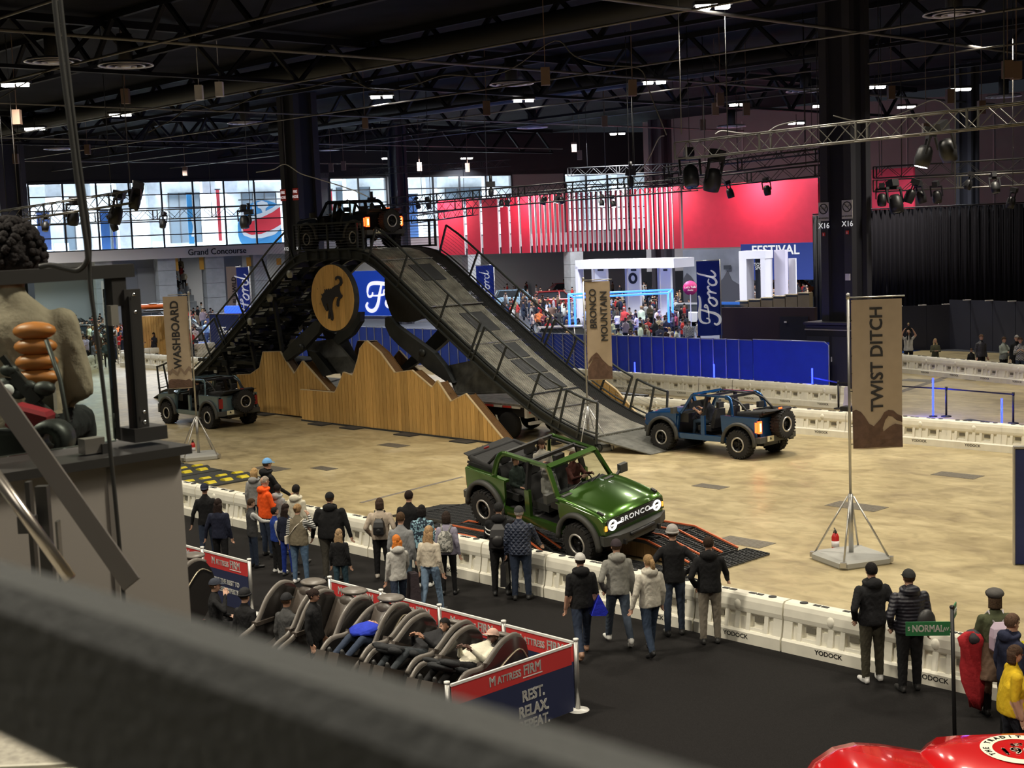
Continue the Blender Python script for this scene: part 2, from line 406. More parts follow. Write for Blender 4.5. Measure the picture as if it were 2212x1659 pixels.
def concourse():
    xs=lambda u: CWp.at(u,480)[0]
    zt,zb=12.45,6.88
    x_l,x_r=xs(-60),xs(1480)
    MB().box(((x_l+x_r)/2,.3,(zt+16.3)/2),(x_r-x_l+40,.6,16.3-zt)).build('wall_back',mat('upper_wall_black',(.014,.015,.02),.8),None,CWp.M,kind='structure')
    # lettered fascia band
    f=MB().box(((x_l+xs(640))/2,.1,6.44),(xs(640)-x_l,.7,.88)).build('trim_1',M_band,None,CWp.M,kind='structure')
    me=text_mesh('Grand Concourse',.72,.05,.006,'fascia_lettering',mat('sign_black',(.02,.02,.02),.5),sx=.95); me.transform(Matrix.Rotation(R(90),4,'X'))
    link('fascia_lettering',me,f,Matrix.Translation((xs(464),-.28,6.42)))
    MB().box(((xs(640)+x_r)/2+14,.1,6.3),(x_r-xs(640)+28,.5,1.15)).build('trim_2',mat('band_grey',(.3,.3,.31),.6),None,CWp.M,kind='structure')
    bays=[(0,4,'window_1'),(66,617,'window_2'),(716,838,'window_3'),(880,1108,'window_4'),(1222,1404,'window_5')]
    for k,(u0,u1,nm) in enumerate(bays):
        a,c=xs(u0),xs(u1); w=thing(nm,CWp.M,'tall glazed bay looking into the bright concourse','window'); 
        del w['label']; del w['category']; w['kind']='structure'
        n=max(1,round((c-a)/2.55)); 
        for i in range(n+1): MB().box((a+(c-a)*i/n,0,(zt+zb)/2),(.13,.2,zt-zb)).build('mullion',M_mull,w)
        for j in range(6): MB().box(((a+c)/2,0,zb+(zt-zb)*j/5),(c-a,.16,.09 if 0<j<5 else .2)).build('transom',M_mull,w)
        for i in range(n): MB().box((a+(c-a)*(i+.5)/n,.03,(zt+zb)/2),((c-a)/n,.012,zt-zb)).build('pane',M_gl,w)
    for u0,u1 in [(617,716),(838,880),(1108,1222),(1404,1480)]:
        MB().box(((xs(u0)+xs(u1))/2,.3,9.7),(xs(u1)-xs(u0),.6,6.4)).build('wall_back',mat('pier_grey',(.16,.165,.17),.7),None,CWp.M,kind='structure')
    # upper concourse room behind the glass
    MB().box(((x_l+x_r)/2,14,9.8),(x_r-x_l+30,.3,8)).build('wall_far',M_concr,None,CWp.M,kind='structure')
    MB().box(((x_l+x_r)/2,7.2,13.6),(x_r-x_l+30,13.6,.2)).build('ceiling',M_white,None,CWp.M,kind='structure')
    MB().box(((x_l+x_r)/2,7.2,6.1),(x_r-x_l+30,13.6,.2)).build('floor',M_white,None,CWp.M,kind='structure')
    B=CWp.off(13.6)
    for u0,v0,u1,v1 in [(362,417,437,523),(640,420,700,500),(520,415,600,520),(725,405,800,470),(960,405,1040,440),(225,460,272,545),(100,455,165,540)]:
        t=thing('glazed_opening',B.M,'grey glazed opening in the far concourse wall','window','openings in the far concourse wall')
        x0,x1,z0,z1=B.rect(u0,v0,u1,v1)
        MB().box(((x0+x1)/2,-.1,(z0+z1)/2),(x1-x0,.15,z1-z0)).build('glazing',mat('dim_glazing',(.045,.06,.075),.3),t)
        for k in range(4): MB().box((x0+(x1-x0)*k/3,-.2,(z0+z1)/2),(.1,.1,z1-z0)).build('frame_bar',M_mull,t)
    # white structural concourse columns seen through the glass
    C2=CWp.off(6)
    for u in [118,182,268,334,452,500,625,760,930,1060,1260,1340]:
        x,_=C2.at(u,470); MB().box((x,0,9.8),(1.15,1.15,7.6)).build('concourse_column',M_concr,None,C2.M,label='pale concrete column inside the bright upper concourse',cat='column',group='upper concourse columns')
    for k,u in enumerate([100,230,360,490,620,750,900,1050,1260,1380]):
        x,_=C2.at(u,400); MB().box((x,0,12.9),(3.2,11,.35)).build('ceiling_light_box',mat('light_box',(.9,.95,1.),.6,emit=1.4),None,C2.M,label='wide glowing ceiling panel inside the upper concourse',cat='ceiling light',group='concourse ceiling panels')
    # hanging banners behind the glass
    H_=CWp.off(3)
    def banner(u0,v0,u1,v1,col,label):
        t=thing('hanging_banner',H_.M,label,'banner'); x0,x1,z0,z1=H_.rect(u0,v0,u1,v1)
        MB().box(((x0+x1)/2,0,(z0+z1)/2),(x1-x0,.05,z1-z0)).build('fabric',mat('banner_%d%d%d'%tuple(int(c*99) for c in col),col,.7),t)
        MB().tube([(x0-.1,0,z1),(x1+.1,0,z1)],.06,6).build('rod',M_mull,t); return t,x0,x1,z0,z1
    t,x0,x1,z0,z1=banner(402,417,420,526,(.05,.30,.62),'tall light blue banner hanging in the concourse left of the globe banner')
    MB().ribbon(smooth_pts([(x0+.3,z0+.6),(x0+.5,z0+1.4),(x0+.35,z0+2.2)],4),.22,.02).build('print',M_white,t,Matrix.Translation((0,-.05,0)))
    banner(466,409,480,520,(.75,.07,.09),'tall narrow red banner hanging in the concourse left of the globe banner')
    banner(704,409,719,455,(.75,.07,.09),'narrow red banner in the concourse right of the big black column')
    banner(240,446,252,545,(.06,.12,.4),'narrow dark blue banner hanging left in the concourse behind the lighting truss')
    banner(78,458,112,540,(.12,.2,.5),'blue and violet banner at the left end of the concourse')
    banner(215,455,240,540,(.05,.16,.45),'wide blue banner in the second bay of the concourse glazing')
    banner(875,420,905,520,(.08,.18,.42),'blue banner in the concourse behind the black vehicle on the ramp')
    # globe banner: blue sphere print with land masses and a red-white swoosh
    t,x0,x1,z0,z1=banner(517,432,609,524,(.08,.34,.68),'big blue globe banner with a red and white swoosh in the concourse')
    W_=x1-x0; Hh=z1-z0
    fb=[o for o in bpy.data.objects if o.parent==t and o.name.startswith('fabric')][0]; mm=fb.data.materials[0]; disc=[(min(x1,max(x0-.3,x0+(.58+.67*math.cos(k*math.pi/18))*W_)),max(z0,z0+(.31+.67*math.sin(k*math.pi/18))*Hh)) for k in range(36)]; fb.data=MB().prism(disc,.05,'xz',0).mesh('fabric',mm)
    def q(pts,m,y,n='print'):
        MB().prism([(x0+a*W_,z0+b*Hh) for a,b in pts],.02,'xz',-.04-y).build(n,m,t)
    q([(0,.60),(.25,.62),(.55,.70),(.8,.80),(1,.92),(1,.30),(.8,.18),(.5,.12),(.25,.12),(.05,.2),(0,.3)],M_white,.0)
    q([(0,.5),(.25,.5),(.55,.6),(.8,.7),(1,.82),(1,.42),(.8,.32),(.5,.22),(.25,.2),(.05,.28)],mat('swoosh_red',(.72,.03,.05),.6),.03)
    q([(.3,0),(.55,.1),(.85,.2),(1,.34),(1,0)],mat('globe_blue',(.05,.28,.6),.6),.03)
    q([(.42,.93),(.55,.97),(.68,.93),(.72,.85),(.64,.8),(.62,.7),(.56,.68),(.52,.78),(.44,.82)],M_white,.02)
    q([(.3,.88),(.38,.9),(.36,.8),(.3,.78)],M_white,.02); q([(.82,.82),(.9,.84),(.88,.78),(.8,.77)],M_white,.02)
    q([(0,.75),(.08,.8),(.14,.72),(.1,.64),(0,.6)],M_white,.02)
    # bright counters / lit screens low in the concourse
    for u0,v0,u1,v1 in [(286,527,322,541),(330,522,356,536),(90,528,115,546),(118,526,150,545)]:
        PB(H_,'lit_screen',mat('lit_screen',(.75,.88,1),.5,emit=2.2),u0,v0,u1,v1,.1,label='bright lit counter screen low behind the concourse glass',cat='screen',group='lit screens in the concourse')
    # lower level: white/grey wall with columns, doorway to the lower concourse
    L0=CWp.off(1.0)
    for u,wd in [(358,1.5),(461,1.6),(222,1.4),(640,1.5),(560,1.2),(700,1.4),(940,1.6),(1020,1.3),(1240,1.4)]:
        x,_=L0.at(u,600); c=thing('concourse_pier',L0.M@TZ((x,0,0)),'pale grey square pier under the fascia band','column','piers under the fascia')
        for k in range(5): MB().box((0,0,.65+1.24*k),(wd,wd,1.2)).build('panel',M_concr,c)
        MB().box((0,0,3.1),(wd*.97,wd*.97,6.2)).build('core',mat('joint_dark',(.2,.2,.2),.8),c)
    for u0,u1 in [(-40,205),(240,345),(480,540)]:
        x0,x1=L0.at(u0,600)[0],L0.at(u1,600)[0]
        MB().box(((x0+x1)/2,2.5,3.2),(x1-x0,.3,6.4)).build('wall_back',mat('wall_grey',(.36,.37,.38),.7),None,L0.M,kind='structure')
    PB(L0.off(2.2),'rolling_door',mat('door_grey',(.42,.42,.42),.6),296,580,343,660,.1,label='closed grey rolling door under the fascia left of the pier',cat='door')
    # lower lobby beyond
    MB().box((34,18,3.1),(140,.3,6.2)).build('wall_far',M_white,None,CWp.M,kind='structure')
    for u0,v0,u1,v1,c in [(374,556,386,585,(.8,.42,.06)),(430,556,441,582,(.8,.42,.06)),(532,556,543,575,(.8,.42,.06)),(597,558,608,572,(.8,.42,.06))]:
        PB(CWp.off(.6),'hanging_banner',mat('banner_orange',c,.7),u0,v0,u1,v1,.05,label='small orange banner hanging under the fascia in the lower lobby',cat='banner',group='orange lobby banners')
concourse()
for u,zz,pw in [(150,11.5,3800),(420,11.5,3800),(700,11.5,3800),(1000,11.5,3800),(1320,11.5,3800)]:
    x,_=CWp.off(7).at(u,450); p=CWp.off(7).M@Vector((x,0,zz)); area(p,6,pw*1.05,(.9,.96,1),target=(p.x,p.y,0),spread=180,name='concourse_fill')  # area lamps added inside the concourse in place of its daylight
for u in (560,950):
    x,_=CWp.off(9).at(u,450); p=CWp.off(9).M@Vector((x,0,5.6)); area(p,5,600,(1,.97,.9),target=(p.x,p.y,0),name='lobby_light')
# right-hand far wall of the hall (pale, above the drapes)
RW=Pl((10,128),(90,100))
MB().box((49.5,0,10),(93,.5,14)).build('wall_right',mat('wall_pale',(.20,.205,.21),.7,var=.1,vscale=.3),None,RW.M,kind='structure')
for k in range(12): MB().box((5+k*7.,-.3,10),(.12,.1,12)).build('trim_3',mat('band_grey',(.3,.3,.31),.6),None,RW.M,kind='structure')
# left wall (off frame) and back
slab('wall_left',[(-112,-60),(-111,-60),(-111,62),(-112,62)],0,16,M_roof)
slab('wall_right',[(52,-60),(53,-60),(53,62),(52,62)],0,16,M_roof)
# ------------------------------------------------------------------ red overhead banners
RB=Pl((-6.4,122),(22.6,100))
M_red=mat('banner_red',(.43,.016,.045),.75,var=.06,vscale=2); M_edge=mat('slat_edge',(.75,.72,.74),.5)
def redwall():
    zt,zb=10.05,5.3
    def slat(u0,u1,dep=.12,edge=True,label='narrow red hanging slat with a pale edge over the expo stands',grp='red hanging slats'):
        x0=RB.at(u0,480)[0];x1=RB.at(u1,480)[0]
        t=thing('overhead_banner',RB.M@TZ(((x0+x1)/2,0,0)),label,'banner',grp); w=x1-x0
        MB().box((0,0,(zt+zb)/2),(w,dep,zt-zb)).build('red_face',M_red,t)
        if edge: MB().box((w/2+.025,0,(zt+zb)/2),(.05,dep*.9,zt-zb)).build('pale_edge',M_edge,t)
        return t
    for k,(a,c) in enumerate([(947,1002),(1009,1037),(1043,1076),(1082,1099),(1104,1121),(1126,1144)]):
        slat(a,c,label='wide red hanging panel, number %s from the left end of the slat row'%['one','two','three','four','five','six'][k],grp=None)
    u=1150; _n=0
    while u<1452:
        k=abs(u-1300)/150.; w=3.0+3.6*k; _n+=1; slat(u,u+w*.9,label='narrow red slat, %s from the left of the narrow slats'%ordw(_n)); u+=10.6
    t=slat(1478,1770,.3,False,'huge plain red hanging wall left of column X16',None)
    x0=RB.at(1478,480)[0]; x1=RB.at(1770,480)[0]
    MB().box((-(x1-x0)/2-.6,0,(zt+zb)/2),(.5,.3,zt-zb)).build('side_return',mat('banner_darkred',(.3,.01,.03),.7),t)
    x0=RB.at(1885,420)[0]; x1=RB.at(1975,420)[0]
    MB().box(((x0+x1)/2,0,8.2),(x1-x0,.3,4.4)).build('overhead_banner',M_red,None,RB.M,label='plain red hanging panel right of column X16 above the black drapes',cat='banner')
redwall()
for k in (2,11,24,32):
    p=RB.M@Vector((k,-2.4,10.8)); area(p,1.2,420,(1,.6,.62),target=RB.M@Vector((k,0,8.2)),spread=140,name='wall_washer')
# ------------------------------------------------------------------ expo stands
M_stand=mat('stand_white',(.72,.70,.74),.55); M_navy=mat('navy_panel',(.012,.03,.16),.6,var=.05,vscale=2); M_fordblue=mat('ford_blue',(.01,.045,.36),.55)
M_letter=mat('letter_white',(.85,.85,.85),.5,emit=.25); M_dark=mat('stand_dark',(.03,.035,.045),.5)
SP=Pl(D(1265,600,96),D(1480,600,90))
def portal_left():
    t=thing('display_portal',SP.M,'long white display portal behind the blue neon frame','portal')
    x0,x1,_,_=SP.rect(1265,600,1478,600)
    def bx(n,m,u0,v0,u1,v1,y,d): 
        a,b_,c,e=SP.rect(u0,v0,u1,v1); c=0. if n in('post','display_panel') else c; MB().box(((a+b_)/2,y,(c+e)/2),(b_-a,d,e-c)).build(n,m,t)
    bx('beam',M_stand,1265,561,1478,577,0,2.2)
    bx('post',M_stand,1265,575,1273,662,-.8,.6)
    for a,b_ in [(1274,1302),(1346,1373),(1416,1440)]:
        bx('display_panel',mat('panel_lit',(.8,.8,.84),.5,emit=.15),a,576,b_,655,.6,.2)
        bx('print_block',M_dark,a+8,582,b_-8,586,.45,.05)
        bx('post',M_stand,a-10,576,a-3,655,.9,.5)
    x,z=SP.at(1358,602); MB().lathe([(.22,0),(.38,.02),(.38,.06),(.2,.08)],c=(x,.4,z),n=18,axis='y').build('display_wheel',M_dark,t)
portal_left()
LW=Pl(D(1470,600,104),D(1800,600,96))
def stands_right():
    PB(LW,'blue_stand_wall',mat('festival_blue',(.02,.05,.28),.6),1600,528,1758,604,.3,label='dark blue stand wall lettered FESTIVAL under the red hanging wall',cat='wall')
    w=bpy.data.objects['blue_stand_wall']
    x,z=LW.at(1675,541); text('FESTIVAL',w,Matrix.Translation((x,-.05,z)),M_letter,.95,.02)
    w2=thing('mural_wall',LW.M,'grey mural wall of clouds and mountains behind the tall blue flag','wall')
    x0,x1,z0,z1=LW.rect(1477,540,1603,655); LWm=mat('mural_sky',(.22,.23,.27),.6,var=.35,vscale=.4)
    MB().box(((x0+x1)/2,0,(z0+z1)/2),(x1-x0,.3,z1-z0)).build('backdrop',LWm,w2)
    dx=x1-x0; pts=[(0,0)]+[(i/14.,.45+.12*math.sin(i*1.3)+.08*math.sin(i*3.1)) for i in range(15)]+[(1,0)]
    MB().prism([(x0+a*dx,z0+b*(z1-z0)) for a,b in pts],.04,'xz',-.2).build('mountain_print',mat('mural_dark',(.06,.06,.075),.6),w2)
    x,z=LW.at(1577,577); MB().box((x,-.4,z),(.5,.2,.3)).build('projector',M_dark,w2)
    t=thing('display_portal',LW.off(-6).M,'white doorway portal with a black lettered screen on the far stand','portal')
    L2=LW.off(-6)
    def bx(n,m,u0,v0,u1,v1,y,d):
        a,b_,c,e=L2.rect(u0,v0,u1,v1); c=0. if n!='lintel' else c; MB().box(((a+b_)/2,y,(c+e)/2),(b_-a,d,e-c)).build(n,m,t)
    bx('jamb',M_stand,1604,545,1622,650,0,1.); bx('jamb',M_stand,1650,545,1662,650,0,1.); bx('lintel',M_stand,1604,542,1662,558,0,1.02)
    bx('side_wall',mat('stand_lilac',(.6,.56,.66),.55),1662,541,1688,650,.8,.4)
    bx('screen',M_dark,1622,558,1650,625,.6,.1)
    x,z=L2.at(1638,572); text('TOYOTA',t,Matrix.Translation((x,.5,z)),M_letter,.3,.01); x,z=L2.at(1638,580); text('SPORTS',t,Matrix.Translation((x,.5,z)),M_letter,.3,.01)
    PB(LW.off(-4),'freestanding_sign',M_stand,1703,558,1720,667,.15,label='white freestanding info board in front of the blue stand wall',cat='sign')
    # stepped ochre parapet
    M_och=mat('ochre_panel',(.26,.2,.11),.7,var=.15,vscale=1)
    Q=Pl(D(1558,665,80),D(1760,660,76)); t=thing('stepped_parapet',Q.M,'low ochre parapet of panels stepping up toward the drapes','wall')
    for k in range(7):
        u=1568+k*26.5; v=657-k*3.6-4; a,b_,c,e=Q.rect(u,v,u+25.5,668); c=0.
        MB().box(((a+b_)/2,0,(c+e)/2),(b_-a,.4,e-c)).build('panel',M_och,t); MB().box(((a+b_)/2,-.06,e-.03),(b_-a,.5,.05)).build('cap',mat('ochre_cap',(.5,.42,.25),.5),t)
    PB(Q,'low_sign',mat('sign_blue',(.05,.2,.7),.5,emit=.4),1560,651,1606,657,.1,y=-.5,label='small low blue sign in front of the ochre parapet',cat='sign')
    # dark low partition with a door, maroon light put into its colour
    Q=Pl(D(1556,700,70),D(1762,700,67)); 
    M_marlit=mat('partition_maroon_lit',(.035,.018,.026),.7,var=.2,vscale=.4)
    t=thing('low_partition',Q.M,'dark partition tinted with painted maroon light behind the blue fence left of the kiosk','wall')
    a,b_,c,e=Q.rect(1556,664,1764,760); MB().box(((a+b_)/2,0,e/2),(b_-a,.3,e)).build('panel',M_marlit,t)
    a,b_,c,e=Q.rect(1688,683,1750,760); MB().box(((a+b_)/2,-.17,e/2),(b_-a,.06,e)).build('door',mat('door_black',(.02,.018,.022),.5),t)
    x,z=Q.at(1701,695); MB().box((x,-.24,z),(.12,.06,.08)).build('door_plate',M_edge,t)
stands_right()
# ------------------------------------------------------------------ black drapes, low partition and kiosk on the right
def drapes():
    M_dr=mat('drape_black',(.010,.009,.013),.9,spec=.15); M_drg=mat('drape_grey',(.055,.055,.062),.8)
    def pleat(P,Q,z0,z1,m,label,n,amp=.06,name='stage_drape'):
        P=Vector(P);Q=Vector(Q);d=Q-P; nn=Vector((-d.y,d.x,0)).normalized(); b=MB(); k=n*4; vs=[]
        for i in range(k+1):
            t=i/k; o=nn*(amp*math.sin(2*math.pi*i/4+.3)+amp*.5*math.sin(i*.73)); p=P+d*t+o
            vs+=[Vector((p.x,p.y,z0)),Vector((p.x,p.y,z1)),Vector((p.x,p.y,z1))+nn*.03,Vector((p.x,p.y,z0))+nn*.03]
        fs=[]
        for i in range(k):
            o=4*i
            for j in range(4): fs.append((o+j,o+(j+1)%4,o+4+(j+1)%4,o+4+j))
        b.add(vs,fs,0,True); t=thing(name,(0,0,0),label,'drape'); b.build('fabric',m,t)
        MB().tube([P+Vector((0,0,z1+.05)),Q+Vector((0,0,z1+.05))],.04,6).build('rail',M_mull,t)
    a=D(1757,560,76.5); b_=D(1800,560,76.5); c=D(2260,560,70.5)
    pleat((a.x,a.y,0),(b_.x,b_.y,0),0,7.3,M_drg,'grey pleated drape end panel just left of column X16',5,.12)
    pleat((b_.x,b_.y+.2,0),(c.x,c.y,0),0,7.45,M_dr,'tall black pleated drape wall behind the low navy partition',46,.05)
    p0=D(1900,700,72.5);p1=D(2052,700,72.5);p2=D(2300,700,66.5)
    t=thing('low_partition',(0,0,0),'long low dark navy partition behind spectators on the right','wall')
    M_pn=mat('partition_navy',(.028,.030,.05),.7,var=.15,vscale=.5)
    def seg(P,Q,n,z):
        for i in range(n):
            A=P+(Q-P)*(i/n);B=P+(Q-P)*((i+1)/n-.004); MB().bar((A.x,A.y,z/2),(B.x,B.y,z/2),.1,z).build('panel',M_pn,t)
            MB().bar((B.x,B.y,z+.02),(B.x-.4,B.y,z+.02),.12,.05).build('clip',M_edge,t)
    seg(p0,p1,3,2.35); seg(p1,p2,5,2.6)
    # kiosk at the column base
    k=thing('column_kiosk',SM(_s+.1,_w-.15,0),'black square kiosk cabinet wrapped around the foot of column X16','kiosk')
    M_k=mat('kiosk_black',(.022,.021,.027),.55)
    MB().box((0,0,1.3),(2.5,2.5,2.6)).build('body',M_k,k); MB().box((0,0,2.68),(2.62,2.62,.1)).build('top_slab',mat('kiosk_edge',(.04,.04,.045),.4),k)
    MB().box((0,0,2.42),(2.56,2.56,.05)).build('trim_strip',mat('strip_pale',(.3,.28,.27),.4),k)
    for x in (-.62,.62):
        MB().box((x,-1.27,1.2),(1.1,.04,1.9)).build('door_panel',M_colf,k)
    MB().box((0.05,-1.30,1.2),(.03,.05,.2)).build('handle',M_edge,k)
    MB().box((-1.27,0,1.2),(.04,2.2,1.9)).build('side_panel',M_colf,k)
drapes()
# signs on the columns
def nosmoke(parent,loc,a=0.,s=1.):
    M_sg=mat('sign_offwhite',(.52,.50,.47),.6); M_bk=mat('sign_black',(.02,.02,.02),.5)
    t=MB().box((0,0,0),(.56*s,.03,.86*s)).build('no_smoking_sign',M_sg,parent,TZ(loc,a))
    b=MB(); b.lathe([(.2*s,-.02),(.2*s,-.03),(.245*s,-.03),(.245*s,-.02)],c=(0,0,.12*s),n=28,axis='y')
    b.bar((-.15*s,-.03,.27*s),(.15*s,-.03,-.03*s),.045*s,.01); b.bar((-.13*s,-.028,.12*s),(.1*s,-.028,.12*s),.05*s,.01)
    b.bar((.1*s,-.028,.15*s),(.13*s,-.028,.24*s),.02*s,.01); b.bar((.14*s,-.028,.15*s),(.17*s,-.028,.2*s),.02*s,.01)
    b.build('prohibition_mark',M_bk,t)
    text('NO SMOKING',t,Matrix.Translation((0,-.02,-.31*s)),M_bk,.085*s,.02)
def colsigns(c,wd,z,mk,y0,s=1.):
    for (x,y,a) in [(-wd*.38,-wd*.5-.02,0),(wd*.38,-wd*.5-.02,0),(-wd*.5-.02,wd*.38,-math.pi/2),(-wd*.5-.02,-wd*.38,-math.pi/2)]:
        yield (x,y,z),a
for loc,a in [((-.57,-.78,7.35),0),((.57,-.78,7.4),0),((-.78,.57,7.35),-math.pi/2)]:
    nosmoke(col16,loc,a,.9)
    p=Vector(loc); q=p+Vector((0,0,-.60)); text('X16',col16,TZ(q,a),M_letter,.32,.01)
    q=p+Vector((0,0,-.95)); o=MB().box((0,-.02,0),(.13,.04,.15)).build('alarm_box',mat('alarm_red',(.6,.05,.04),.5),col16,TZ(q,a))
    MB().box((0,-.03,-.01),(.03,.04,.09)).build('alarm_label',M_edge,o)
MB().box((.57,-.80,4.6),(.22,.05,.28)).build('thermostat',M_edge,col16); 
for loc,a in [((-.66,-.90,9.85),0),((.66,-.90,9.85),0),((-.90,.66,9.85),-math.pi/2)]:
    o=MB().box((0,0,0),(.56,.04,.72)).build('fire_hose_sign',mat('alarm_red',(.6,.05,.04),.5),col12,TZ(loc,a))
    text('FIRE',o,Matrix.Translation((0,-.03,.15)),M_letter,.24,.01); text('HOSE',o,Matrix.Translation((0,-.03,-.15)),M_letter,.24,.01)
    q=Vector(loc)+Vector((0,0,-3.3)); text('X12',col12,TZ(q,a),M_letter,.3,.01)
# ------------------------------------------------------------------ the big drive-over ramp
M_st=mat('ramp_steel',(.035,.038,.038),.5,.5,var=.25,vscale=3); M_st2=mat('ramp_rail',(.05,.055,.055),.45,.5)
M_grate=mat('grating_bar',(.48,.47,.41),.38,.5,var=.35,vscale=2.5); M_mesh=mat('walkway_mesh',(.05,.052,.055),.6,.4)
M_plate=mat('deck_plate',(.045,.047,.05),.65,.2,var=.2,vscale=3); M_hinge=mat('hinge_plate',(.33,.33,.30),.45,.5,var=.2,vscale=6)
M_cable=mat('rail_cable',(.28,.28,.28),.35,.8); M_tarp=mat('black_tarp',(.010,.010,.011),.75,bump=.8,bscale=6)
PC=-13.2
PROF=[(.15,.45),(-.6,.62),(-1.4,.88),(-2.2,1.2),(-3.0,1.6),(-3.9,2.08),(-4.8,2.6),(-6.2,3.45),(-7.6,4.34),(-9.0,5.26),(-9.8,5.78),(-10.5,6.2),(-11.,6.42),(-11.6,6.53),(-12.4,6.58),(PC,6.58)]
def zr(s):
    if s<PC: s=2*PC-s
    for (a,za),(b,zb) in zip(PROF,PROF[1:]):
        if b<=s<=a: return za+(zb-za)*(a-s)/(a-b)
    return PROF[0][1]
def prof_pts(s0,s1,w,dz=0.,step=.8):
    n=max(1,int(abs(s1-s0)/step)); return [Vector((s0+(s1-s0)*i/n,w,zr(s0+(s1-s0)*i/n)+dz)) for i in range(n+1)]
def strip(b,pts,wd,h,mi=0):
    for p,q in zip(pts,pts[1:]): b.bar(p,q,wd,h,mi)
RAMP=thing('drive_over_ramp',SITE,'huge black steel drive-over ramp with grated deck and cable guard rails','ramp')
SEND=2*PC-.15
def sgn(f): return f
def ramp():
    W=3.3
    for nm,k in(('down',1),('up',-1)):
        f=(lambda s:s) if k==1 else (lambda s:2*PC-s)
        P=lambda s,w,dz=0.: Vector((f(s),w,zr(s)+dz))
        b=MB()                                                  # longitudinal grating bars
        ss=[.15,-.6,-1.4,-2.2,-3.,-3.9,-4.8,-7.6,-9.0,-9.8,-10.5,-11.,-11.6,-12.4,PC]
        for i in range(34):
            w=.14+i*.073
            for a,c in zip(ss,ss[1:]): b.bar(P(a,w,.0),P(c,w,.0),.03,.05)
        b.build('deck_grating',M_grate,RAMP,kind='stuff')
        b=MB()
        s=.1
        while s>PC: b.bar(P(s,.08,-.04),P(s,W-.05,-.04),.03,.05); s-=.24
        for i in range(9):
            w=2.66+i*.075
            for a,c in zip(ss,ss[1:]): b.bar(P(a,w,.0),P(c,w,.0),.02,.03)
        b.build('walkway_mesh',M_mesh,RAMP,kind='stuff')
        for w in (.02,W): 
            pts=[P(a,w,-.14) for a in ss]; b=MB(); strip(b,pts,.09,.36); 
            b.build('side_beam',M_st,RAMP)
            b=MB(); strip(b,[P(a,w-(.07 if w<1 else -.07),-.02) for a in ss],.06,.05); strip(b,[P(a,w-(.07 if w<1 else -.07),-.30) for a in ss],.06,.05)
            b.build('beam_flange',M_st2,RAMP)
        b=MB()
        for w in (.9,1.65,2.4):
            for a,c in zip(ss[5:],ss[6:]): b.bar(P(a,w,-.2),P(c,w,-.2),.1,.28)
        s=-.4
        while s>PC+.2: b.bar(P(s,.05,-.2),P(s,W,-.2),.09,.2); s-=.85
        b.build('cross_beams',M_st,RAMP,kind='stuff')
        for s0,s1 in [(-3.1,-3.9),(-4.0,-4.75),(-4.85,-5.6),(-6.3,-7.3),(-9.1,-10.0)]:
            c=P(s0,1.65,.045);d=P(s1,1.65,.045); MB().bar(c,d,1.05,.03).build('deck_panel',M_plate,RAMP)
        for s0,wd,m in [(-7.75,.24,M_hinge),(-5.7,.05,M_hinge),(-2.95,.06,M_st2),(-2.1,.07,M_hinge),(-10.35,.08,M_hinge),(.12,.07,M_hinge)]:
            MB().bar(P(s0,.1,.06),P(s0,2.6 if wd<.2 else 2.62,.06),wd,.03).build('hinge_plate',m,RAMP)
        MB().add([P(.15,0,0),P(.15,W,0),Vector((f(1.95),2.95,.02)),Vector((f(1.95),.55,.02)),P(.15,0,-.06),P(.15,W,-.06),Vector((f(1.95),2.95,.0)),Vector((f(1.95),.55,.0))],
                 [(0,1,2,3),(7,6,5,4),(0,3,7,4),(1,5,6,2),(0,4,5,1),(2,6,7,3)]).build('loading_flap',mat('flap_plate',(.14,.14,.125),.55,.4,var=.3,vscale=5,bump=.3,bscale=60),RAMP)
        for w in (.1,W-.1): MB().lathe([(0,-.04),(.13,-.04),(.13,.04),(0,.04)],c=(f(.2),w,.14),n=16,axis='y').build('caster',M_st2,RAMP)
        # guard rails
        def nrm(s):
            d=(P(s+.2,0)-P(s-.2,0)); d.normalize(); n=Vector((-d.z,0,d.x)); return n if n.z>0 else -n
        for w in (-.05,W+.05):
            for a,c in [(-10.75,-5.45),(-5.25,-1.55),(-1.3,.35)]:
                g=MB(); n=3 if c-a>3 else 2; N=max(4,int((c-a)/.5))
                base=[P(a+(c-a)*i/N,w,.10)+nrm(a+(c-a)*i/N)*.06 for i in range(N+1)]
                top=[p+nrm(a+(c-a)*i/N)*(.98) for i,p in enumerate(base)]
                g.tube(top,.04,6); g.tube(base,.028,6)
                r=g.build('guard_rail',M_st2,RAMP)
                for i in range(n+1):
                    j=round(N*i/n); MB().bar(base[j]-nrm(a)*.35,top[j],.07,.05).build('post',M_st2,r)
                cb=MB()
                for k_ in range(1,8):
                    t_=k_/8; cb.tube([p+(q-p)*t_ for p,q in zip(base,top)],.006,3)
                cb.build('cables',M_cable,r,kind='stuff')
    # platform rails
    for w in (-.1,W+.1):
        s0,s1=-15.4,-11.05; z0,z1=6.62,7.6
        g=MB(); g.bar((s0,w,z1),(s1,w,z1),.07); g.bar((s0,w,z0),(s1,w,z0),.07); r=g.build('guard_rail',M_st2,RAMP)
        for s in (s0,s0+.35,(s0+s1)/2,s1-.35,s1): MB().bar((s,w,z0-.04),(s,w,z1),.07).build('post',M_st2,r)
        cb=MB()
        for k_ in range(1,9): z=z0+(z1-z0)*k_/9; cb.bar((s0,w,z),(s1,w,z),.012)
        cb.build('cables',M_cable,r,kind='stuff')
    b=MB()
    for s in (-14.6,-13.9,-13.4,-12.6,-11.9): b.bar((s,-.12,6.6),(s,-.12,6.25),.08)
    b.build('bracket',M_st,RAMP)
    MB().bar((-15.2,0,6.38),(-11.2,0,6.38),.14,.34).build('platform_beam',M_st,RAMP)
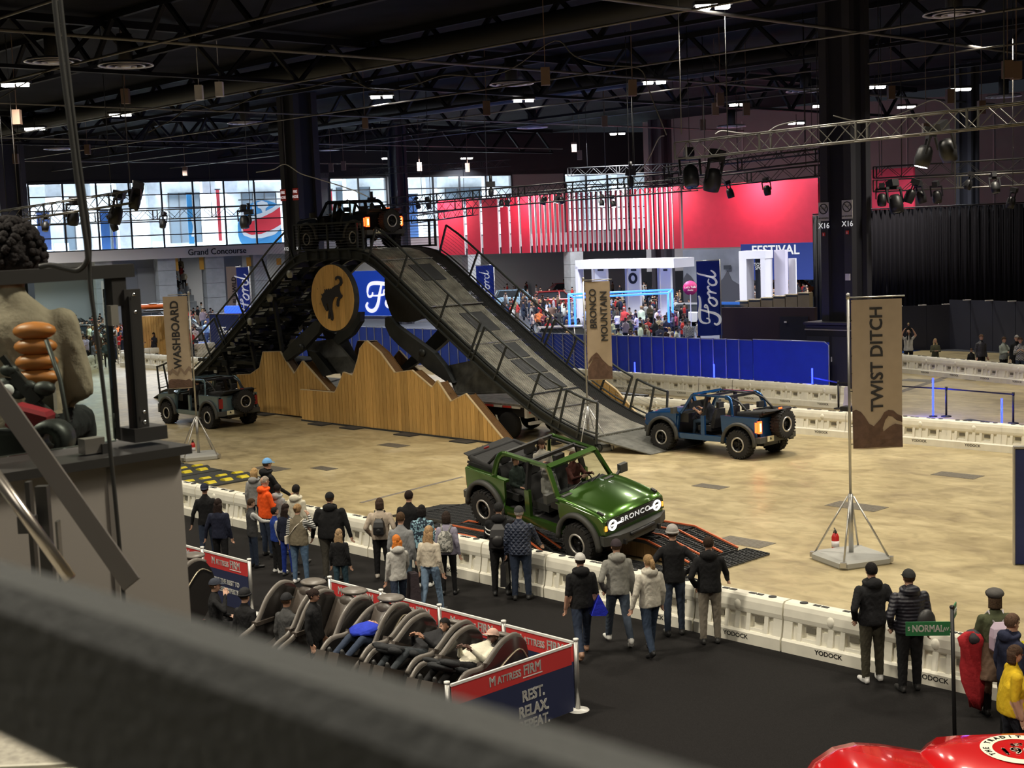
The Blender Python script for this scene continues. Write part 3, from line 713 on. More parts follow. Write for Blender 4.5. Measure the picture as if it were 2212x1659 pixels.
    # scissor booms, traced as side elevations in the ramp's own plane
    z4=lambda L: [(640+x/4.809,660+y/4.809) for x,y in L]
    z2=lambda L: [(550+x/3.687,400+y/3.687) for x,y in L]
    M_bm=mat('boom_steel',(.042,.047,.050),.45,.45,var=.2,vscale=2)
    def arm(px,w,t=.22,name='scissor_boom',m=M_bm):
        o=MB().prism([PW(u,v,w) for u,v in px],t,'xz',w).build(name,m,RAMP); return o
    arm(z4([(945,125),(975,112),(1010,130),(1060,205),(1160,280),(1300,380),(1450,490),(1560,630),(1650,800),(1590,795),(1380,655),(1200,505),(1080,405),(990,310),(945,210)]),.35)
    arm(z4([(1620,225),(1660,290),(1520,420),(1400,520),(1200,640),(1090,700),(1080,660),(1200,540),(1380,370),(1500,240)]),2.9)
    arm(z2([(240,1340),(270,1402),(400,1310),(530,1170),(548,1100),(500,1075),(350,1215)]),.1)
    arm(z2([(860,1010),(858,1085),(790,1190),(680,1270),(640,1230),(700,1130),(800,1010)]),.8)
    arm(z2([(430,1310),(500,1330),(640,1500),(560,1520)]),.4); arm(z2([(560,1130),(680,1180),(800,1420),(700,1400)]),1.6,.5,'hose_bundle',M_tarp)
    arm(z2([(60,1480),(150,1500),(330,1180),(470,1020),(400,990),(240,1160)]),2.6)
    arm(z2([(1060,740),(1250,900),(1370,1000),(1340,1060),(1250,1090),(1140,1085),(1100,1000),(1062,880)]),.5,.3,'equipment_cover',M_tarp)
    # pivot bolts
    for u,v,w in [(912,762,.2),(651,751,-.06)]:
        s,z=PW(u,v,w); MB().lathe([(0,-.06),(.13,-.06),(.15,0),(.15,.05),(0,.05)],c=(s,w,z),n=14,axis='y').build('pivot_bolt',M_st,RAMP)
    # fan-shaped cover plates low at both ends
    def quad3(pts,name,m,t=.05):
        vs=[Vector((s,w,z)) for s,w,z in pts]; vs+= [v-Vector((0,0,t)) for v in vs]
        MB().add(vs,[(0,1,2,3),(7,6,5,4),(0,4,5,1),(1,5,6,2),(2,6,7,3),(3,7,4,0)]).build(name,m,RAMP)
    quad3([(-7.6,.6,2.35),(-5.4,.7,2.75),(-3.6,.8,1.65),(-6.7,.3,1.45)],'cover_plate',mat('worn_plate',(.10,.10,.09),.6,.4,var=.35,vscale=4))
    quad3([(-16.6,.9,2.9),(-14.6,1.,3.1),(-12.6,.8,1.9),(-14.9,.4,1.8)],'cover_plate',mat('worn_plate',(.10,.10,.09),.6,.4))
    # underside clutter of the up ramp: tanks, lamps, brackets
    rnd=random.Random(5); b=MB(); c=MB()
    for i in range(190):
        s=-16.2-rnd.random()*9.2; z=zr(s); k=rnd.random()*min(1.1,z*.45)+.25; w=rnd.random()*3.
        if z-k<.5: continue
        if i%3: b.box((s,w,z-k),(.1+rnd.random()*.5,.1+rnd.random()*.3,.06+rnd.random()*.16),rnd.random())
        else: b.tube([(s,w,z-k),(s+.4+rnd.random()*.7,w+rnd.random()*.4,z-k-.1+rnd.random()*.3)],.03+rnd.random()*.04,6)
        if i%9==0: c.box((s,.02,z-k*.8),(.22,.04,.12),0)
    b.build('underside_fittings',M_st,RAMP,kind='stuff'); c.build('reflector_plates',M_hinge,RAMP,kind='stuff')
    MB().box((-20.6,1.6,2.0),(6.2,2.7,.14),M=None).build('lower_frame',M_st,RAMP)
    b=MB()
    for s in (-23.5,-21.5,-19.5,-17.5): b.bar((s,.2,zr(s)-.3),(s+.8,.2,.4),.14); b.bar((s,3.0,zr(s)-.3),(s+.8,3.0,.4),.14); b.bar((s,.2,zr(s)-.5),(s+1.6,3.,zr(s)-1.),.1)
    b.build('support_struts',M_st,RAMP)
    for s,dz in [(-15.9,.5),(-17.4,.5),(-18.9,.5)]:
        MB().lathe([(0,-.05),(.16,-.05),(.16,.05),(0,.05)],c=(s,-.05,zr(s)-dz),n=14,axis='y').build('round_lamp',mat('lamp_lens',(.35,.35,.30),.4),RAMP)
ramp()
# trailer carrying the ramp
def trailer():
    t=thing('flatbed_trailer',SITE,'grey flatbed trailer with red and white reflective tape carrying the ramp','trailer')
    M_tr=mat('trailer_deck',(.22,.21,.19),.6,.3,var=.35,vscale=5); M_fr=mat('trailer_frame',(.03,.03,.032),.5,.4); M_w=mat('tape_white',(.6,.58,.55),.5); M_r=mat('tape_red',(.5,.04,.03),.5)
    MB().box((-10.9,1.65,1.18),(15.,2.5,.1)).build('deck',M_tr,t); MB().box((-10.9,1.65,.95),(15.,2.1,.34)).build('chassis',M_fr,t)
    b=MB();c=MB()
    for i in range(34): (b if i%2 else c).box((-18.3+i*.44,.37,1.13),(.4,.03,.07))
    b.build('white_tape',M_w,t); c.build('red_tape',M_r,t)
    MB().box((-3.35,1.65,1.0),(.12,2.5,.42)).build('rear_beam',M_w,t)
    b=MB()
    for y in (.55,.75,.95,2.4,2.6): b.lathe([(0,0),(.06,0),(.06,.03),(0,.03)],c=(-3.28,y,1.0),n=10,axis='x')
    b.build('tail_lamp',M_r,t); MB().box((-3.3,1.65,.6),(.1,2.3,.1)).build('bumper',M_w,t)
    MB().bar((-3.3,.9,.6),(-3.5,.9,.95),.06).build('bumper_stay',M_w,t); MB().bar((-3.3,2.4,.6),(-3.5,2.4,.95),.06).build('bumper_stay',M_w,t)
    M_t=mat('tyre_black',(.016,.015,.015),.85,bump=.4,bscale=40)
    for s in (-4.3,-5.5,-6.7):
        for w in (.55,2.75):
            MB().lathe([(0,-.16),(.3,-.16),(.46,-.12),(.47,0),(.46,.12),(.3,.16),(0,.16)],c=(s,w,.47),n=20,axis='y').build('wheel',M_t,t)
    for s in (-16.5,-2.2): MB().bar((s,.5,.9),(s,.5,0.02),.12).build('jack_leg',M_fr,t); MB().box((s,.5,.02),(.4,.4,.04)).build('jack_foot',M_fr,t)
trailer()
# ------------------------------------------------------------------ plank cladding shaped as mountains
def wood(name,base,i=None,dark=1.):
    if name in MATS: return MATS[name]
    m,N,L=node_mat(name); b=N['Principled BSDF']; b.inputs['Roughness'].default_value=.55; b.inputs['Specular IOR Level'].default_value=.35
    tc=N.new('ShaderNodeTexCoord'); mp=N.new('ShaderNodeMapping'); mp.inputs['Scale'].default_value=(9,9,.9); L.new(tc.outputs['Object'],mp.inputs[0])
    oi=N.new('ShaderNodeObjectInfo'); ad=N.new('ShaderNodeVectorMath'); ad.operation='ADD'; L.new(mp.outputs[0],ad.inputs[0]); L.new(oi.outputs['Random'],ad.inputs[1])
    n=N.new('ShaderNodeTexNoise'); n.inputs['Scale'].default_value=1.4; n.inputs['Detail'].default_value=6; n.inputs['Distortion'].default_value=1.2; L.new(ad.outputs[0],n.inputs['Vector'])
    r=N.new('ShaderNodeValToRGB'); e=r.color_ramp.elements; e[0].position=.3; e[0].color=(base[0]*.78,base[1]*.72,base[2]*.66,1); e[1].position=.7; e[1].color=(*base,1); L.new(n.outputs['Fac'],r.inputs[0])
    v=N.new('ShaderNodeTexVoronoi'); v.inputs['Scale'].default_value=1.1; mp2=N.new('ShaderNodeMapping'); mp2.inputs['Scale'].default_value=(3,3,2.0); L.new(tc.outputs['Object'],mp2.inputs[0]); L.new(mp2.outputs[0],v.inputs['Vector'])
    k=N.new('ShaderNodeMapRange'); k.inputs[1].default_value=.03; k.inputs[2].default_value=.12; k.inputs[3].default_value=.35; k.inputs[4].default_value=1; L.new(v.outputs['Distance'],k.inputs[0])
    mr=N.new('ShaderNodeMapRange'); mr.inputs[3].default_value=.78; mr.inputs[4].default_value=1.12; L.new(oi.outputs['Random'],mr.inputs[0])
    mu=N.new('ShaderNodeMath'); mu.operation='MULTIPLY'; L.new(k.outputs[0],mu.inputs[0]); L.new(mr.outputs[0],mu.inputs[1])
    s=N.new('ShaderNodeVectorMath'); s.operation='SCALE'; L.new(r.outputs[0],s.inputs[0]); L.new(mu.outputs[0],s.inputs['Scale']); L.new(s.outputs[0],b.inputs['Base Color'])
    return m
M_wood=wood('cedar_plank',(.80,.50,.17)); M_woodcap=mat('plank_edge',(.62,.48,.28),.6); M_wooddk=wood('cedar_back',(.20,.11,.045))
def planks(root,outline,w,pw=.205,t=.035,z0=.06,m=M_wood,back=True):
    """outline: list of (s,z) left to right along the skyline"""
    s0,s1=outline[0][0],outline[-1][0]
    def top(s):
        for (a,za),(b,zb) in zip(outline,outline[1:]):
            if a<=s<=b and b>a: return za+(zb-za)*(s-a)/(b-a)
        return outline[-1][1]
    n=int((s1-s0)/pw); pw=(s1-s0)/n
    for i in range(n):
        a=s0+i*pw+.012; c=s0+(i+1)*pw-.012
        ins=[(x,z) for x,z in outline if a<x<c]
        poly=[(a,z0),(a,top(a))]+ins+[(c,top(c)),(c,z0)]
        if max(z for x,z in poly[1:-1])<z0+.05: continue
        cx=(a+c)/2
        MB().prism([(x-cx,z) for x,z in poly],t,'xz',0).build('plank',m,root,Matrix.Translation((cx,w+random.uniform(-.006,.006),0)))
    MB().prism([(s0,z0)]+[(x,z-.03) for x,z in outline]+[(s1,z0)],.01,'xz',w+.035).build('joint_shade',mat('joint_shadow',(.02,.012,.006),.95),root)  # dark sheet added behind the planks to paint shade into the joints
    b=MB()
    for p,q in zip(outline,outline[1:]): b.bar((p[0],w+.02,p[1]+.012),(q[0],w+.02,q[1]+.012),.08,.03)
    b.build('edge_trim',M_woodcap,root)
    if back:
        poly=[(s0,z0)]+[(x,z-.02) for x,z in outline]+[(s1,z0)]
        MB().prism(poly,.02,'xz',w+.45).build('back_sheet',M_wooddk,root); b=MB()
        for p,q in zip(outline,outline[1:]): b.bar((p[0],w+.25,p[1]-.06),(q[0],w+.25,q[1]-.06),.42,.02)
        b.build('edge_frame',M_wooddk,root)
def cladding():
    z4=lambda L: [(640+x/4.809,660+y/4.809) for x,y in L]
    c=thing('mountain_cladding',SITE,'large front plank screen cut as a jagged mountain skyline','screen')
    sk=z4([(45,875),(400,905),(430,850),(490,695),(585,730),(600,690),(640,560),(662,450),(715,378),(735,372),(870,490),(1020,700),(1200,675),(1410,855),(1465,785),(1605,1000),(1760,920),(2170,1400)])
    ol=[PW(u,v,-.5) for u,v in sk]; ol[-1]=(ol[-1][0],.1)
    planks(c,ol,-.5)
    for s in (-13.4,-11.4,-8.2,-5.2): MB().box((s,-.75,.02),(.9,.6,.04)).build('base_foot',M_plate,c)
    MB().box(((ol[0][0]+ol[-1][0])/2,-.5,.03),(ol[-1][0]-ol[0][0],.1,.06)).build('base_rail',M_plate,c)
    c=thing('mountain_cladding',SITE,'smaller plank screen with two peaks behind the slate blue vehicle','screen')
    z5=lambda L:[(300+x/2.765,700+y/2.765) for x,y in L]
    sk=z5([(585,305),(668,300),(722,262),(742,168),(842,166),(928,300),(978,222),(1140,405)])
    ol=[PW(u,v,.0) for u,v in sk]; ol=[(min(s,-13.),z) for s,z in ol]
    planks(c,ol,.0)
    MB().box((-18,-.25,.02),(.9,.5,.04)).build('base_foot',M_plate,c)
    c=thing('mountain_cladding',SITE,'dark back plank screen with pointed peaks beyond the ramp legs','screen')
    sk=z4([(560,640),(640,370),(830,370),(900,600),(985,575),(1070,470),(1180,590),(1300,700)])
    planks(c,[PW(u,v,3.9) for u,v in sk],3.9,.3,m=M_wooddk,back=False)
    sk=[(1278,820),(1295,815),(1330,842),(1385,905)]
    ol=[PW(u,v,3.9) for u,v in sk]; planks(c,ol,3.9,.25,m=M_wood,back=False)
cladding()
def roundel():
    u,v=724,643; s,z=PW(u,v,-.3); a=PW(u-45,v,-.3)[0]; rx=s-a; rz=z-PW(u,v+71,-.3)[1]
    t=thing('horse_roundel',SITE@Matrix.Translation((s,-.42,z)),'large oval plank roundel with a dark bucking horse under the platform','sign')
    n=9
    for i in range(n):
        x0=-rx+2*rx*i/n+.005; x1=-rx+2*rx*(i+1)/n-.005
        up_=[(x0+(x1-x0)*k/4,rz*math.sqrt(max(0,1-((x0+(x1-x0)*k/4)/rx)**2))) for k in range(5)]
        poly=up_+[(x,-zz) for x,zz in reversed(up_)]
        MB().prism(poly,.04,'xz',0).build('plank',M_wood,t)
    ring=[(rx*math.cos(k*math.pi/24),rz*math.sin(k*math.pi/24)) for k in range(49)]
    b=MB(); vs=[]
    for x,zz in ring: vs+=[(x*1.02,.0,zz*1.02),(x*1.02,.22,zz*1.02),(x*.98,.22,zz*.98),(x*.98,.0,zz*.98)]
    fs=[]
    for i in range(48):
        for j in range(4): fs.append((4*i+j,4*i+(j+1)%4,4*i+4+(j+1)%4,4*i+4+j))
    b.add(vs,fs); b.prism(ring[:-1],.02,'xz',.2); b.build('drum_rim',M_plate,t)
    H=[(650,745),(655,728),(672,722),(692,728),(706,748),(708,780),(698,800),(686,805),(684,828),(690,850),(697,868),(708,878),(704,895),(690,908),(682,925),(680,965),(672,968),(662,955),(662,930),(668,905),(676,892),(664,888),(648,892),(634,915),(627,945),(626,985),(632,1020),(636,1060),(631,1078),(617,1072),(616,1040),(612,1000),(610,1045),(608,1062),(596,1062),(596,1040),(600,1000),(596,960),(590,938),(584,950),(590,975),(592,995),(584,1004),(573,990),(556,955),(546,925),(540,905),(548,888),(541,864),(550,874),(558,860),(566,855),(566,828),(575,842),(580,826),(588,840),(596,822),(602,838),(612,822),(614,834),(630,815),(650,800),(672,792),(682,785),(688,768),(684,750),(672,742),(660,748),(656,760)]
    P=[PW(550+x/3.687,400+y/3.687,-.42) for x,y in H]; P=[(p[0]-s,p[1]-z) for p in P]
    MB().prism(P,.03,'xz',-.05).build('horse_emblem',mat('emblem_charcoal',(.022,.021,.027),.5),t)
roundel()
# ------------------------------------------------------------------ water-filled barriers
M_bar=mat('barrier_plastic',(.80,.77,.66),.42,spec=.4,var=.07,vscale=3); M_bark=mat('barrier_print',(.04,.04,.035),.6); M_lid=mat('barrier_lid',(.03,.03,.03),.6)
def barrier_proto():
    r=thing('road_barrier',(0,0,-50),'proto','barrier')
    L_=1.78; b=MB()
    # cross section (y,z) half widths by height; upper beam rounded, lower plinth wide
    def band(x0,x1,prof):
        secs=[]
        for x in (x0,x1): secs.append([Vector((x,y,z)) for y,z in prof]+[Vector((x,-y,z)) for y,z in reversed(prof)])
        b.loft([[*s_] for s_ in secs],0,True,False)
    top=[(.135,.50),(.155,.53),(.165,.60),(.15,.72),(.125,.79),(.09,.82)]
    band(-L_/2,L_/2,top)
    band(-L_/2,L_/2,[(.235,.0),(.235,.2),(.21,.235)])
    core=[(.095,.22),(.085,.36),(.11,.52)]
    band(-L_/2,L_/2,core)
    # buttress blocks with fork openings between them
    for x0,x1 in [(-.89,-.72),(-.62,-.54),(-.26,-.18),(-.05,.05),(.18,.26),(.54,.62),(.72,.89)]:
        band(x0,x1,[(.205,.22),(.175,.36),(.15,.52)])
    for x0,x1 in [(-.54,-.26),(.26,.54)]: band(x0,x1,[(.19,.22),(.175,.29)])
    for x0,x1 in [(-.72,-.62),(-.18,-.05),(.05,.18),(.62,.72)]: band(x0,x1,[(.165,.22),(.135,.44)])
    for s_ in (-1,1): b.ell((0,s_*.13,.63),(.085,.06,.10),10,6)
    b.build('shell',M_bar,r)
    lid=MB().lathe([(0,.822),(.07,.822),(.065,.835),(0,.835)],n=14).mesh('filler_lid',M_lid); sl=MB()
    for x in (-.6,.6): link('filler_lid',lid,r,Matrix.Translation((x,0,0)))
    for x in (-.35,-.2,.2,.35): sl.box((x,0,.824),(.12,.07,.012))
    sl.build('top_slots',M_lid,r,kind='stuff')
    o=MB().box((0,0,.42),(.17,.235,.09)).mesh('fork_opening',mat('opening_shade',(.17,.155,.12),.9))  # dark box: the shade inside the opening is put into its colour
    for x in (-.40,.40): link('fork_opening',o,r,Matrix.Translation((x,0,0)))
    for a,y in ((0,-.238),(math.pi,.238)):
        link('lettering',BAR_TXT,r,TZ((0,y,.13),a)); 
    return r
BAR_TXT=text_mesh('YODOCK',.105,.004,.012,'lettering',M_bark,sx=1.1); BAR_TXT.transform(Matrix.Rotation(R(90),4,'X'))
BP=barrier_proto(); _first=[True]
def barrier(s,w,a,label,group):
    M=SM(s,w,0.,a)
    if _first[0]:
        _first[0]=False; BP.matrix_world=M; BP['label']=label; BP['group']=group; KIDS[BP.name]=[(c,[]) for c in bpy.data.objects if c.parent==BP]; return BP
    return dup(BP,M,label,group)
def row(s0,w0,s1,w1,label,group):
    d=Vector((s1-s0,w1-w0)); n=int(round(d.length/1.8)); a=math.atan2(d.y,d.x); ps=[]
    for i in range(n):
        t=(i+.5)/n; ps.append(barrier(s0+d.x*t,w0+d.y*t,a,label+', %s from its left end'%ordw(i+1),group))
    return ps
row(-5.2,-13.12,22,-13.12,'cream barrier in the near row along the carpet','near barrier row')
row(-12.5,6.6,12.1,6.7,'pale barrier in the row behind the blue vehicle','middle barrier row')
row(-14.6,13.2,1.2,12.6,'pale barrier in the row before the blue fence','barriers before the blue fence')
row(-6,25.2,7.5,20.9,'cream barrier in the far right row','far right barrier row')
row(-47.6,9.2,-46.8,20.,'cream barrier in the far upper row left of the ramp','far left barriers')
row(-46.2,8.6,-30,8.6,'cream barrier in the far left row under the guard rail','far left barriers')
row(-46.6,7.0,-38.9,-.4,'cream barrier in the lower left row behind the glass','left barriers behind the glass')
# ------------------------------------------------------------------ off-road vehicles
M_tyre=mat('tyre_black',(.016,.015,.015),.85,bump=.4,bscale=40); M_rim=mat('rim_black',(.02,.02,.022),.35,.6); M_bead=mat('beadlock_silver',(.55,.53,.50),.35,.7)
M_flare=mat('flare_grey',(.055,.055,.052),.6); M_blk=mat('trim_black',(.014,.014,.015),.5); M_seat=mat('seat_black',(.02,.02,.021),.7,bump=.3,bscale=12)
M_glass=glass('windscreen_glass',(.72,.78,.76),.25); M_chrome=mat('chrome',(.6,.6,.6),.15,1.)
M_drl=mat('daytime_light',(1,.98,.95),.4,emit=3.); M_amber=mat('amber_lens',(1.,.35,.04),.4,emit=1.5); M_tail=mat('tail_lit',(1.,.06,.01),.4,emit=7.); M_tail2=mat('tail_core',(1.,.55,.12),.4,emit=9.)
M_taild=mat('tail_dull',(.28,.02,.02),.3); M_plate_=mat('plate_cream',(.62,.58,.40),.5)
def arc(cx,cz,r,a0,a1,n=12): return [(cx+r*math.cos(R(a0+(a1-a0)*i/n)),cz+r*math.sin(R(a0+(a1-a0)*i/n))) for i in range(n+1)]
def wheel_meshes():
    t=MB(); t.lathe([(.21,-.14),(.25,-.155),(.36,-.16),(.405,-.15),(.425,-.12),(.428,0),(.425,.12),(.405,.15),(.36,.16),(.25,.155),(.21,.14)],n=32,axis='y')
    for i in range(28):
        a=2*math.pi*i/28; M=Matrix.Rotation(a,4,'Y')
        for y in (-.085,.085): t.box((0,y+(.02 if i%2 else -.02),.43),(.055,.12,.022),M=M)
        t.box((0,.155,.40),(.05,.02,.05),M=M); t.box((0,-.155,.40),(.05,.02,.05),M=M)
    r=MB(); r.lathe([(0,.02),(.08,.03),(.2,.02),(.215,.1),(.215,-.14),(0,-.14)],n=24,axis='y'); r.lathe([(0,.11),(.045,.11),(.05,.03),(0,.03)],n=12,axis='y')
    for i in range(6):
        M=Matrix.Rotation(2*math.pi*i/6,4,'Y'); r.box((0,.05,.115),(.05,.05,.19),M=M)
    b=MB(); b.lathe([(.185,.125),(.185,.15),(.2,.165),(.222,.165),(.236,.15),(.236,.125)],n=32,axis='y')
    return t.mesh('tyre',M_tyre),r.mesh('rim',M_rim),b.mesh('beadlock_ring',M_bead)
WM=wheel_meshes()
def wheel(parent,x,y,z,side,name='wheel'):
    w=link(name,WM[0],parent,TZ((x,y,z),0 if side>0 else math.pi))
    link('rim',WM[1],w); link('beadlock_ring',WM[2],w); return w
def suv(M,col,label,lit=False,front=True,metal=.65):
    root=thing('off_road_vehicle',M,label,'car'); key=label.split()[0]
    P=mat('paint_'+key,col,.28,metal,coat=1.)
    def part(b,n,m=P,par=root): return b.build(n,m,par)
    for sd in (1,-1):
        y=sd*.87; b=MB()
        f=[(.93,.60),(.93,1.22),(1.2,1.22),(2.05,1.15),(2.17,1.08),(2.20,.82),(2.08,.76)]+arc(1.475,.46,.555,28,158,12)
        b.prism(f,.05,'xz',y); part(b,'front_fender')
        q=[(-.78,1.25),(-.86,.98)]+list(reversed(arc(-1.475,.46,.555,12,122,12)))[0:0]
        q=[(-2.12,1.25),(-.80,1.25),(-.82,.85),(-.90,.60)]+arc(-1.475,.46,.555,14,172,14)+[(-2.1,.62)]
        b=MB().prism(q,.05,'xz',y); b.box((-1.45,y-sd*.05,1.235),(1.34,.12,.05)); part(b,'rear_quarter')
        b=MB().box((0,sd*.85,.555),(1.95,.12,.13)); b.box((0,sd*.86,.475),(2.0,.06,.05)); part(b,'sill')
        MB().box((-.10,sd*.85,.9),(.14,.08,.62)).build('b_pillar_base',P,root); MB().bar((-.12,sd*.83,1.2),(-.14,sd*.70,1.79),.12,.06).build('b_pillar',M_blk,root)
        b=MB(); b.bar((.80,sd*.80,1.22),(.42,sd*.69,1.80),.09,.07); b.bar((.95,sd*.84,.6),(.86,sd*.82,1.24),.08,.08); part(b,'a_pillar')
        b=MB(); b.bar((.42,sd*.69,1.80),(-.95,sd*.71,1.81),.09,.06); part(b,'side_rail')
        b=MB(); b.tube(smooth_pts([(-.85,sd*.71,1.80),(-1.02,sd*.73,1.76),(-1.12,sd*.78,1.6),(-1.2,sd*.84,1.24)],4),[(.035,.07)]*13,8); part(b,'c_pillar')
        b=MB(); b.tube([(-.9,sd*.62,1.8),(-1.3,sd*.62,1.66),(-1.75,sd*.64,1.25)],.035,8); b.tube([(.35,sd*.6,1.79),(-.9,sd*.62,1.79)],.03,6); part(b,'roll_bar',M_blk)
        for cx in (1.475,-1.475):
            b=MB(); A=arc(cx,.46,.545,-4,186,18); B=arc(cx,.46,.64,-2,182,18)
            vs=[];n=len(A)
            for (a,b_) in zip(A,B):
                vs+=[(a[0],sd*.84,a[1]),(a[0],sd*.985,a[1]),(b_[0],sd*.975,b_[1]-.015),(b_[0],sd*.89,b_[1]+.005)]
            fs=[]
            for i in range(n-1):
                for j in range(4): fs.append((4*i+j,4*i+(j+1)%4,4*i+4+(j+1)%4,4*i+4+j))
            fs+=[(0,1,2,3),tuple(4*n-4+j for j in(3,2,1,0))]; b.add(vs,fs,0,True); part(b,'wheel_arch_flare',M_flare)
            b=MB(); A=arc(cx,.46,.55,0,180,12); vs=[]
            for a in A: vs+=[(a[0],sd*.5,a[1]),(a[0],sd*.86,a[1])]
            b.add(vs,[(2*i,2*i+1,2*i+3,2*i+2) for i in range(len(A)-1)]); b.prism(A,.02,'xz',sd*.5); part(b,'wheel_well',M_blk)
            wheel(root,cx,sd*.84,.435,sd)
        # mirror on the fender base
        b=MB(); b.bar((.86,sd*.84,1.2),(.84,sd*1.02,1.3),.05); b.box((.84,sd*1.1,1.34),(.1,.22,.19)); part(b,'door_mirror',M_flare)
        # tail lamp
        b=MB().box((-2.145,sd*.78,.98),(.05,.15,.36)); o=part(b,'tail_lamp',M_tail if lit else M_taild)
        if lit: MB().box((-2.175,sd*.78,.98),(.02,.06,.24)).build('lamp_core',M_tail2,o)
        if lit: MB().box((-2.10,sd*.9,.98),(.08,.015,.30)).build('lamp_side',M_tail,o)
        b=MB(); 
        for x in (-.02,-.98):
            b.box((x+.05,sd*.37,.78),(.5,.5,.16)); b.add(*_bk(x-.22,sd*.37)); 
            b.box((x-.36,sd*.37,1.5),(.1,.26,.18))
        part(b,'seat',M_seat)
    # bonnet
    ys=[-.895,-.885,-.82,-.76,-.52,-.44,0,.44,.52,.76,.82,.885,.895]; dz=[-.13,-.03,.02,-.015,-.005,.035,.04,.035,-.005,-.015,.02,-.03,-.13]
    st=[(.80,1.27,1.),(1.2,1.265,1.),(1.6,1.235,.995),(2.0,1.185,.98),(2.14,1.14,.975),(2.2,1.07,.97)]; vs=[];n=len(ys)
    for x,z,k in st: vs+=[(x,y*k,z+d) for y,d in zip(ys,dz)]
    b=MB().add(vs,[(i*n+j,(i+1)*n+j,(i+1)*n+j+1,i*n+j+1) for i in range(len(st)-1) for j in range(n-1)],0,True); 
    part(b,'bonnet')
    b=MB()
    for sd in (1,-1): b.bar((1.95,sd*.80,1.215),(2.1,sd*.79,1.19),.05,.05)
    part(b,'bonnet_guides',M_blk)
    b=MB().box((.84,0,1.25),(.16,1.5,.05)); part(b,'cowl',M_flare)
    b=MB(); b.bar((.42,-.69,1.80),(.42,.69,1.80),.12,.075,upv=(.5,0,1)); b.bar((.80,-.78,1.26),(.80,.78,1.26),.05); part(b,'windscreen_header')
    b=MB().add([(.79,-.76,1.28),(.79,.76,1.28),(.46,.65,1.77),(.46,-.65,1.77)],[(0,1,2,3)]); part(b,'windscreen',M_glass)
    b=MB(); b.bar((.85,-.45,1.29),(.74,-.05,1.36),.02); b.bar((.85,.1,1.29),(.74,.5,1.36),.02); part(b,'wiper',M_blk)
    b=MB(); b.bar((-.14,-.7,1.79),(-.14,.7,1.79),.07); b.bar((-.92,-.7,1.80),(-.92,.7,1.80),.08); part(b,'cross_bar',M_blk)
    # interior
    b=MB(); b.box((-.5,0,.52),(3.2,1.66,.06)); b.box((-.3,0,.66),(1.4,.2,.22)); b.box((-1.55,0,.75),(1.1,1.0,.4)); part(b,'cabin_floor',M_blk)
    b=MB(); b.box((.70,0,1.08),(.34,1.56,.28)); b.box((.95,0,.85),(.06,1.6,.6)); part(b,'dashboard',M_blk)
    b=MB(); b.tube([Vector((.42+.06*math.sin(t)*.5,.37+.18*math.cos(t),1.12+.17*math.sin(t))) for t in [2*math.pi*i/16 for i in range(16)]],.016,6,close=True); b.bar((.42,.2,1.12),(.42,.54,1.12),.03); b.bar((.42,.37,1.12),(.6,.37,1.08),.05); part(b,'steering_wheel',M_blk)
    # front end
    b=MB().box((2.14,0,.93),(.1,1.72,.36)); part(b,'nose_panel')
    b=MB().box((2.2,0,.965),(.03,1.62,.24))
    g=part(b,'grille',M_blk)
    if front:
        b=MB()
        for k in range(9): b.bar((2.225,-.5,.86+k*.024),(2.225,.5,.86+k*.024),.008)
        b.build('grille_mesh',M_flare,g,kind='stuff')
        me=text_mesh('BRONCO',.15,.01,.012,'grille_lettering',M_letter,sx=1.25,sp=1.15); me.transform(Matrix.Rotation(R(90),4,'X')); link('grille_lettering',me,g,TZ((2.235,0,.99),math.pi/2))
        for sd in (1,-1):
            b=MB().lathe([(.085,0),(.085,.02),(.115,.02),(.115,0)],c=(2.215,sd*.66,.965),n=24,axis='x'); o=part(b,'headlamp_ring',M_drl)
            MB().box((2.23,sd*.56,.965),(.02,.3,.03)).build('light_bar',M_drl,o); MB().lathe([(0,0),(.08,0),(.06,.02),(0,.025)],c=(2.21,sd*.66,.965),n=16,axis='x').build('lens',M_chrome,o)
            MB().box((2.2,sd*.835,.93),(.04,.05,.10)).build('turn_signal',M_amber,root)
    b=MB(); b.prism([(2.08,-.9),(2.2,-.92),(2.36,-.6),(2.40,-.3),(2.40,.3),(2.36,.6),(2.2,.92),(2.08,.9)],.2,'xy',.66); part(b,'front_bumper',M_flare)
    b=MB(); b.tube([(2.42,-.35,.72),(2.42,.35,.72)],.04,8); b.box((2.41,-.5,.6),(.06,.05,.1)); b.box((2.41,.5,.6),(.06,.05,.1)); b.bar((2.3,-.35,.5),(2.1,-.3,.42),.3,.03); part(b,'winch_bar',M_blk)
    # tail
    b=MB().box((-2.11,0,.96),(.07,1.5,.58)); part(b,'tailgate'); b=MB().prism([(-2.08,-.93),(-2.24,-.9),(-2.30,-.55),(-2.30,.55),(-2.24,.9),(-2.08,.93)],.17,'xy',.60); part(b,'rear_bumper',M_flare)
    o=MB().box((-2.31,.48,.63),(.02,.31,.16)).build('number_plate',M_plate_,root); MB().prism([(-.03,-.03),(.05,-.02),(.02,.05),(-.02,.02)],.01,'yz',0).build('plate_emblem',M_blk,o,Matrix.Translation((-2.325,.48,.63)))
    w=link('spare_wheel',WM[0],root,Matrix.Translation((-2.33,-.12,1.0))@Matrix.Rotation(R(90),4,'Z')); link('rim',WM[1],w); link('beadlock_ring',WM[2],w)
    b=MB().box((-2.2,-.12,1.0),(.15,.2,.3)); part(b,'spare_carrier',M_blk); 
    b=MB().box((-2.25,-.12,1.47),(.03,.14,.035)); part(b,'brake_light',M_tail if lit else M_taild)
